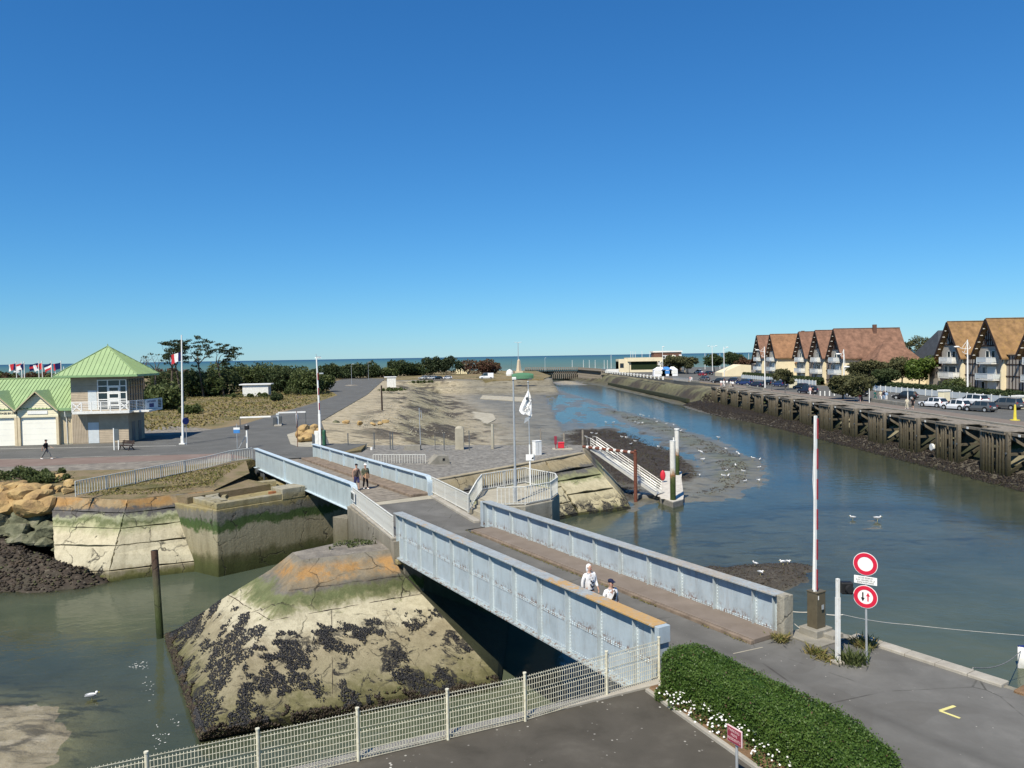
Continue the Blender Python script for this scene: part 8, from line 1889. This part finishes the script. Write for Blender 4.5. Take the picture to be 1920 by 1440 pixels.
# ------------------------------------------------------------------ trees and bushes
def limb(mb, p, d, L, r, depth, tips, rng, bend=.25, split=2, wind=Vector((0, 0, 0))):
    pts = [Vector(p)]; rad = [r]; d = Vector(d).normalized(); n = 4
    for i in range(n):
        d = (d+Vector((rng.gauss(0, bend), rng.gauss(0, bend), rng.gauss(0, bend)*.6))*.5+wind*.25).normalized(); pts.append(pts[-1]+d*L/n); rad.append(r*(1-.55*(i+1)/n))
    mb.tube(pts, rad, 6, cap=False)
    if depth == 0: tips.append((pts[-1], d)); tips.append((pts[-2], d)); return
    for i in range(split):
        a = rng.uniform(0, 6.28); side = d.orthogonal().normalized(); side = Matrix.Rotation(a, 3, d) @ side; limb(mb, pts[-1], d*.8+side*rng.uniform(.45, .9), L*rng.uniform(.55, .78), rad[-1]*.8, depth-1, tips, rng, bend, split, wind)
    if rng.random() < .7: side = Matrix.Rotation(rng.uniform(0, 6.28), 3, d) @ d.orthogonal().normalized(); limb(mb, pts[2], d*.4+side, L*.55, rad[2]*.6, max(0, depth-1), tips, rng, bend, split, wind)
def clumps(tips, per, rad, flat_=.55):
    c_ = np.array([t[0] for t in tips]); i = np.repeat(np.arange(len(c_)), per); q = nr.normal(size=(len(i), 3)); q /= np.linalg.norm(q, axis=1)[:, None]; q *= (nr.uniform(0, 1, len(i))**.4)[:, None]*rad*np.array([1, 1, flat_]); return c_[i]+q
def tree(loc, label, h, seed, mat='leaf_tree', trunk=.35, depth=3, per=30, rad=1.1, leaf=.35, split=2, name='tree', bare=0., wind=(0, 0, 0), spread=.1, group=None, flat_=.6, clear=.35):
    rng = random.Random(seed); t = thing(name, label, 'tree', loc, 0, group); m = MB(); tips = []; d0 = Vector((rng.gauss(0, spread), rng.gauss(0, spread), 1)).normalized(); hc = h*clear
    m.tube([(0, 0, -.2), d0*hc*.5, d0*hc], [trunk, trunk*.85, trunk*.7], 8, cap=False)
    for i in range(split+1): a = 6.28*i/(split+1)+rng.uniform(-.4, .4); limb(m, d0*hc, Vector((math.cos(a)*.55, math.sin(a)*.55, 1)), (h-hc)*.42, trunk*.55, depth-1, tips, rng, .28, split, Vector(wind))
    m.build('trunk', 'bark', t)
    if bare < 1:
        keep = [q for q in tips if rng.random() > bare]; P_ = clumps(keep, per, rad, flat_)
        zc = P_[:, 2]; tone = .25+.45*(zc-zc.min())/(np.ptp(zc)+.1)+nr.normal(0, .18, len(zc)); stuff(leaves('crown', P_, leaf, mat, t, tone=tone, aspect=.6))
    return t
def bush(loc, label, rx, ry, h, mat, leaf, n, seed, name='bush', grp=None, lobes=7, cat='bush'):
    """shrub mass: several lobes of foliage over a few stems"""
    rng = random.Random(seed); t = thing(name, label, cat, loc, 0, grp); m = MB(); cs = []
    for i in range(lobes): a = rng.uniform(0, 6.28); q = rng.random()**.6; cs.append((math.cos(a)*rx*q*.8, math.sin(a)*ry*q*.8, h*rng.uniform(.35, .72), rng.uniform(.5, .85)*min(rx, ry, h*.9)*.75))
    for (x, y, z, r_) in cs: m.tube([(x*.3, y*.3, -.1), (x*.7, y*.7, z*.5), (x, y, z)], [.09, .07, .04], 5, cap=False)
    m.build('stems', 'bark', t); per = n//lobes; Ps = []; 
    for (x, y, z, r_) in cs:
        q = nr.normal(size=(per, 3)); q /= np.linalg.norm(q, axis=1)[:, None]; f = .55+.8*fbm(q[:, 0]*2+seed, q[:, 1]*2+q[:, 2], 1.5, seed % 17, 3); q *= (r_*f*nr.uniform(.55, 1.08, per)**.5)[:, None]; Ps.append(q+np.array([x, y, z]))
    q = nr.normal(size=(per, 3)); q /= np.linalg.norm(q, axis=1)[:, None]; q = q*np.array([rx, ry, h*.42])*(nr.uniform(.6, 1, per)[:, None])+np.array([0, 0, h*.42]); Ps.append(q)
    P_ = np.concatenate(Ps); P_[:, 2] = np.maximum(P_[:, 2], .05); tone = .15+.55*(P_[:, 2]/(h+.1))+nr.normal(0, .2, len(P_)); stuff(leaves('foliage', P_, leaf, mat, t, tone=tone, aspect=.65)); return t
# wind-blown pines behind the office
for i, (x, ytop, ybase, kw, lab) in enumerate((
        (277, 650, 733, dict(bare=1., depth=3), 'bare dead pine nearest the office roof'), (294, 652, 733, dict(bare=.9, depth=3, per=14), 'nearly bare dead pine second from the office'),
        (324, 636, 735, dict(bare=.25, wind=(.2, 0, .2)), 'tall wind-blown pine behind the flagpole'), (344, 632, 735, dict(bare=.2, wind=(.2, 0, .1)), 'tallest wind-blown pine, with flat dark pads'),
        (386, 628, 733, dict(bare=.1, wind=(0, 0, .2)), 'flat-topped pine with dark crown right of the flagpole'), (424, 636, 731, dict(bare=.1, wind=(.7, 0, .1)), 'pine swept to the right with feathery reddish branches'))):
    p = at(x-4, ybase, 0); p.y = 175+i*3; p.x = atY(x-4, ybase, p.y).x; zt = atY(x, ytop, p.y).z
    tree(p, lab, zt*1.02, 30+i, 'leaf_pine', .28, kw.pop('depth', 4), kw.pop('per', 13), .85, .42, 2, 'pine_tree', group='wind-blown pines behind the harbour office', flat_=.28, clear=.52, **kw)
bl_ = [(300, 722, 140, 4, 4, 4.2, 'leaf_bush'), (330, 722, 190, 8, 5, 5.6, 'leaf_dark'), (365, 722, 190, 9, 5, 6.0, 'leaf_bush'), (400, 722, 195, 9, 5, 6.6, 'leaf_dark'), (438, 722, 214, 9, 6, 7.6, 'leaf_bush'), (470, 722, 218, 10, 6, 8.0, 'leaf_dark'), (505, 718, 222, 10, 6, 7.6, 'leaf_bush'), (545, 725, 205, 7, 5, 6.4, 'leaf_dark'), (572, 728, 195, 5, 4.5, 5.8, 'leaf_bush'), (604, 722, 205, 3.2, 3.2, 4.6, 'leaf_bush')]
for i, (x, y, Y_, rx, ry, h, mt) in enumerate(bl_):
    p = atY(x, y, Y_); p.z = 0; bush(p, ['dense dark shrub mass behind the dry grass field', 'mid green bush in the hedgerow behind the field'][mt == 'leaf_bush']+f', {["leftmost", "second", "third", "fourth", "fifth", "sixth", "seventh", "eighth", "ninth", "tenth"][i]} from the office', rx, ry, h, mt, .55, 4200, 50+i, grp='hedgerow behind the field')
fb_ = [(660, 340, 9, 5.8, 'leaf_dark', 'dark bush behind the traffic island lamp'), (700, 350, 9, 6.2, 'leaf_dark', 'dark bush behind the far lamp'), (640, 345, 8, 5.6, 'leaf_bush', 'green bush left of the far road end'), (720, 352, 7, 4, 'leaf_bush', 'pale green dune bush at the road end'), (752, 372, 6.5, 9.2, 'leaf_dark', 'pointed dark conifer at the end of the road'), (780, 378, 7, 5, 'leaf_dark', 'low dark bush between the conifer and the big clump'), (803, 385, 9, 9.5, 'leaf_pine', 'left half of the big dark pine clump'), (838, 385, 10, 10.5, 'leaf_pine', 'right half of the big dark pine clump'), (895, 390, 9, 6.8, 'leaf_russet', 'russet brown bush behind the white van'), (918, 395, 7, 5.2, 'leaf_russet', 'lower russet bush right of the white van'), (620, 330, 9, 6.5, 'leaf_dark', 'dark bush above the round road-side bush')]
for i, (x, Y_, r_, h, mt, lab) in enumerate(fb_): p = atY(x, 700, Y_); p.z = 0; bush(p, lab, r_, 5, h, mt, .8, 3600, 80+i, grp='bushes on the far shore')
# dune scrub behind everything on the left
for i in range(9):
    x = -20+i*65; p = atY(x, 690, 420); p.z = -.3; bush(p, f'far dune scrub patch, number {i+1} from the left' if False else 'low scrub on the far dunes behind the flagpoles' if i < 2 else 'low scrub on the far dunes behind the hedgerow', 20, 6, rnd.uniform(3.5, 5.5), 'leaf_russet' if i % 2 else 'leaf_bush', 1.0, 1800, 120+i, grp='dune scrub behind the flagpoles' if i < 2 else 'dune scrub behind the hedgerow')
# field scrub
for (x, y, rx, h, mt, lab) in ((360, 776, 2.2, 1.4, 'leaf_bush', 'small grey-green bush in the dry field right of the flagpole'), (520, 752, 1.6, 1.6, 'leaf_dark', 'small dark bush on the field edge above the ticket machines'), (470, 745, 8, 1.1, 'leaf_bush', 'low green bramble strip in front of the white hut'), (400, 740, 9, 1.1, 'leaf_bush', 'low green bramble strip below the pines'), (570, 740, 6, 1.6, 'leaf_bush', 'bramble patch at the road bend'), (60, 900, 3.2, .7, 'leaf_bush', 'low green bramble above the tan boulders'), (20, 898, 3.2, .7, 'leaf_bush', 'low green bramble at the left edge above the boulders'), (90, 905, 1.8, .6, 'leaf_bush', 'small bramble between the boulders and the railing end'), (735, 733, 4.5, .8, 'leaf_bush', 'grassy patch in front of the white kiosk'), (790, 718, 5, .8, 'leaf_bush', 'grassy hump right of the white kiosk')):
    p = at(x, y, 0); bush(p, lab, rx, rx*.6, h, mt, .34 if y < 860 else .16, 2200, int(x), lobes=9)
# right bank trees
for i, (x, yb, Y_, h, mt, lab, kw) in enumerate(((1622, 742, 172, 7.0, 'leaf_tree', 'grey-green tree in front of the hipped wing', dict(rad=1.5)), (1650, 740, 180, 6.4, 'leaf_tree', 'grey-green tree left of the bright tree', dict(rad=1.4)), (1690, 745, 170, 7.4, 'leaf_tree', 'broad olive tree between the two house rows', dict(rad=1.6)), (1722, 742, 165, 7.6, 'leaf_bright', 'bright green tree left of the near houses', dict(rad=1.5)), (1665, 742, 162, 5.0, 'leaf_dark', 'dark tree above the red car', dict(rad=1.3)),
        (1617, 755, 131, 4.7, 'leaf_tree', 'small round-headed tree on the quay, right of the pair', dict(rad=1.0)), (1580, 752, 138, 4.4, 'leaf_tree', 'small round-headed tree on the quay beside the lamp mast', dict(rad=.9)), (1473, 735, 176, 5.0, 'leaf_tree', 'small round-headed tree in front of the far hedge', dict(rad=.9)), (1265, 706, 330, 8.5, 'leaf_tree', 'dark tree in front of the carousel', dict(rad=2.0)), (1290, 706, 325, 8.0, 'leaf_tree', 'olive tree right of the carousel', dict(rad=2.0)), (1340, 700, 350, 8.0, 'leaf_dark', 'dark tree behind the far car park', dict(rad=2.2)), (1375, 700, 345, 9.0, 'leaf_dark', 'larger dark tree right of the far lamp masts', dict(rad=2.2)), (1395, 700, 340, 7.0, 'leaf_russet', 'thin brownish tree left of the far row', dict(rad=1.6)), (1705, 690, 225, 13.5, 'leaf_tree', 'tall pine-like tree behind the far row end', dict(rad=1.8)))):
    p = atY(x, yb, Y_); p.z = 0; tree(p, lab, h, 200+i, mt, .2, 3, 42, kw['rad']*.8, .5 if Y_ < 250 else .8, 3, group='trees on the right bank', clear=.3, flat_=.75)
bush(Vector((86.5, 150, 0)), 'round garden bush in front of the slatted near house', 2.6, 2.6, 3.2, 'leaf_bush', .35, 1500, 77)
# grass tufts over the dry field and shoulder (uncountable)
n = 9000; X = nr.uniform(-95, -28, n*2); Y = nr.uniform(88, 215, n*2); fieldp = [(-41, 99)]+px([(530, 773), (585, 757), (633, 741), (612, 728)], 0)+[(-75, 235), (-130, 215), (-90, 91), (-53, 92)]
kk = sdist(X, Y, fieldp) > .5; X, Y = X[kk], Y[kk]; f = fbm(X, Y, .15, 4); s_ = np.where(f > .52, .55, .32)
P_ = np.stack([X, Y, .1+0*X], 1); stuff(leaves('field_grass', P_, s_, 'grass_blade', up=.55, aspect=.5, tone=np.clip(f*1.3-.2+nr.normal(0, .15, len(X)), 0, 1)), 'dry tufted grass over the field behind the office', 'grass')
n = 5000; X = nr.uniform(-40, -21, n*2); Y = nr.uniform(51.5, 66, n*2); gp = [(-38, 55), (-25.4, 51.5), (-21.3, 54.5), (-23.2, 65.5), (-28.5, 53.5), (-30, 61)]; gp = [(-29.5, 51.3), (-25.4, 50.6), (-21.3, 54), (-23.0, 65.5)]
kk = sdist(X, Y, gp) > 0; X, Y = X[kk], Y[kk]; P_ = np.stack([X, Y, -.2+.22*sstep(Y, 51, 56)+.04], 1); stuff(leaves('bank_grass', P_, .2, 'grass_blade', up=.6, aspect=.35), 'straw-coloured grass between the left railing and the river wall', 'grass')
# patches of dung and shell litter on the car park and bridge road are left to the asphalt material
# water foam flecks near the cutwater
n = 160; c1 = at(262, 1262, W); P_ = []
for (x, y, w_, h_, q) in ((258, 1247, 26, 8, 34), (275, 1290, 20, 22, 14), (300, 1380, 26, 24, 16), (330, 1352, 14, 12, 8)):
    for i in range(q): v = at(x+rnd.gauss(0, w_*.45), y+rnd.gauss(0, h_*.5), W+.006); P_.append((v.x, v.y, v.z))
V_, F_ = [], []
for p in P_:
    r_ = rnd.uniform(.01, .035); a = rnd.uniform(0, 3); b0_ = len(V_); el = rnd.uniform(.3, 1)
    for j in range(6): t_ = j*math.pi/3; V_.append((p[0]+r_*math.cos(t_)*math.cos(a)*1.6-r_*el*math.sin(t_)*math.sin(a), p[1]+r_*math.cos(t_)*math.sin(a)*1.6+r_*el*math.sin(t_)*math.cos(a), p[2]))
    F_.append(tuple(range(b0_, b0_+6)))
m = MB(); m.add(V_, F_); stuff(m.build('foam', 'white_dirty'), 'flecks of white foam on the near channel', 'foam')

bpy.data.scenes.remove(_ts)
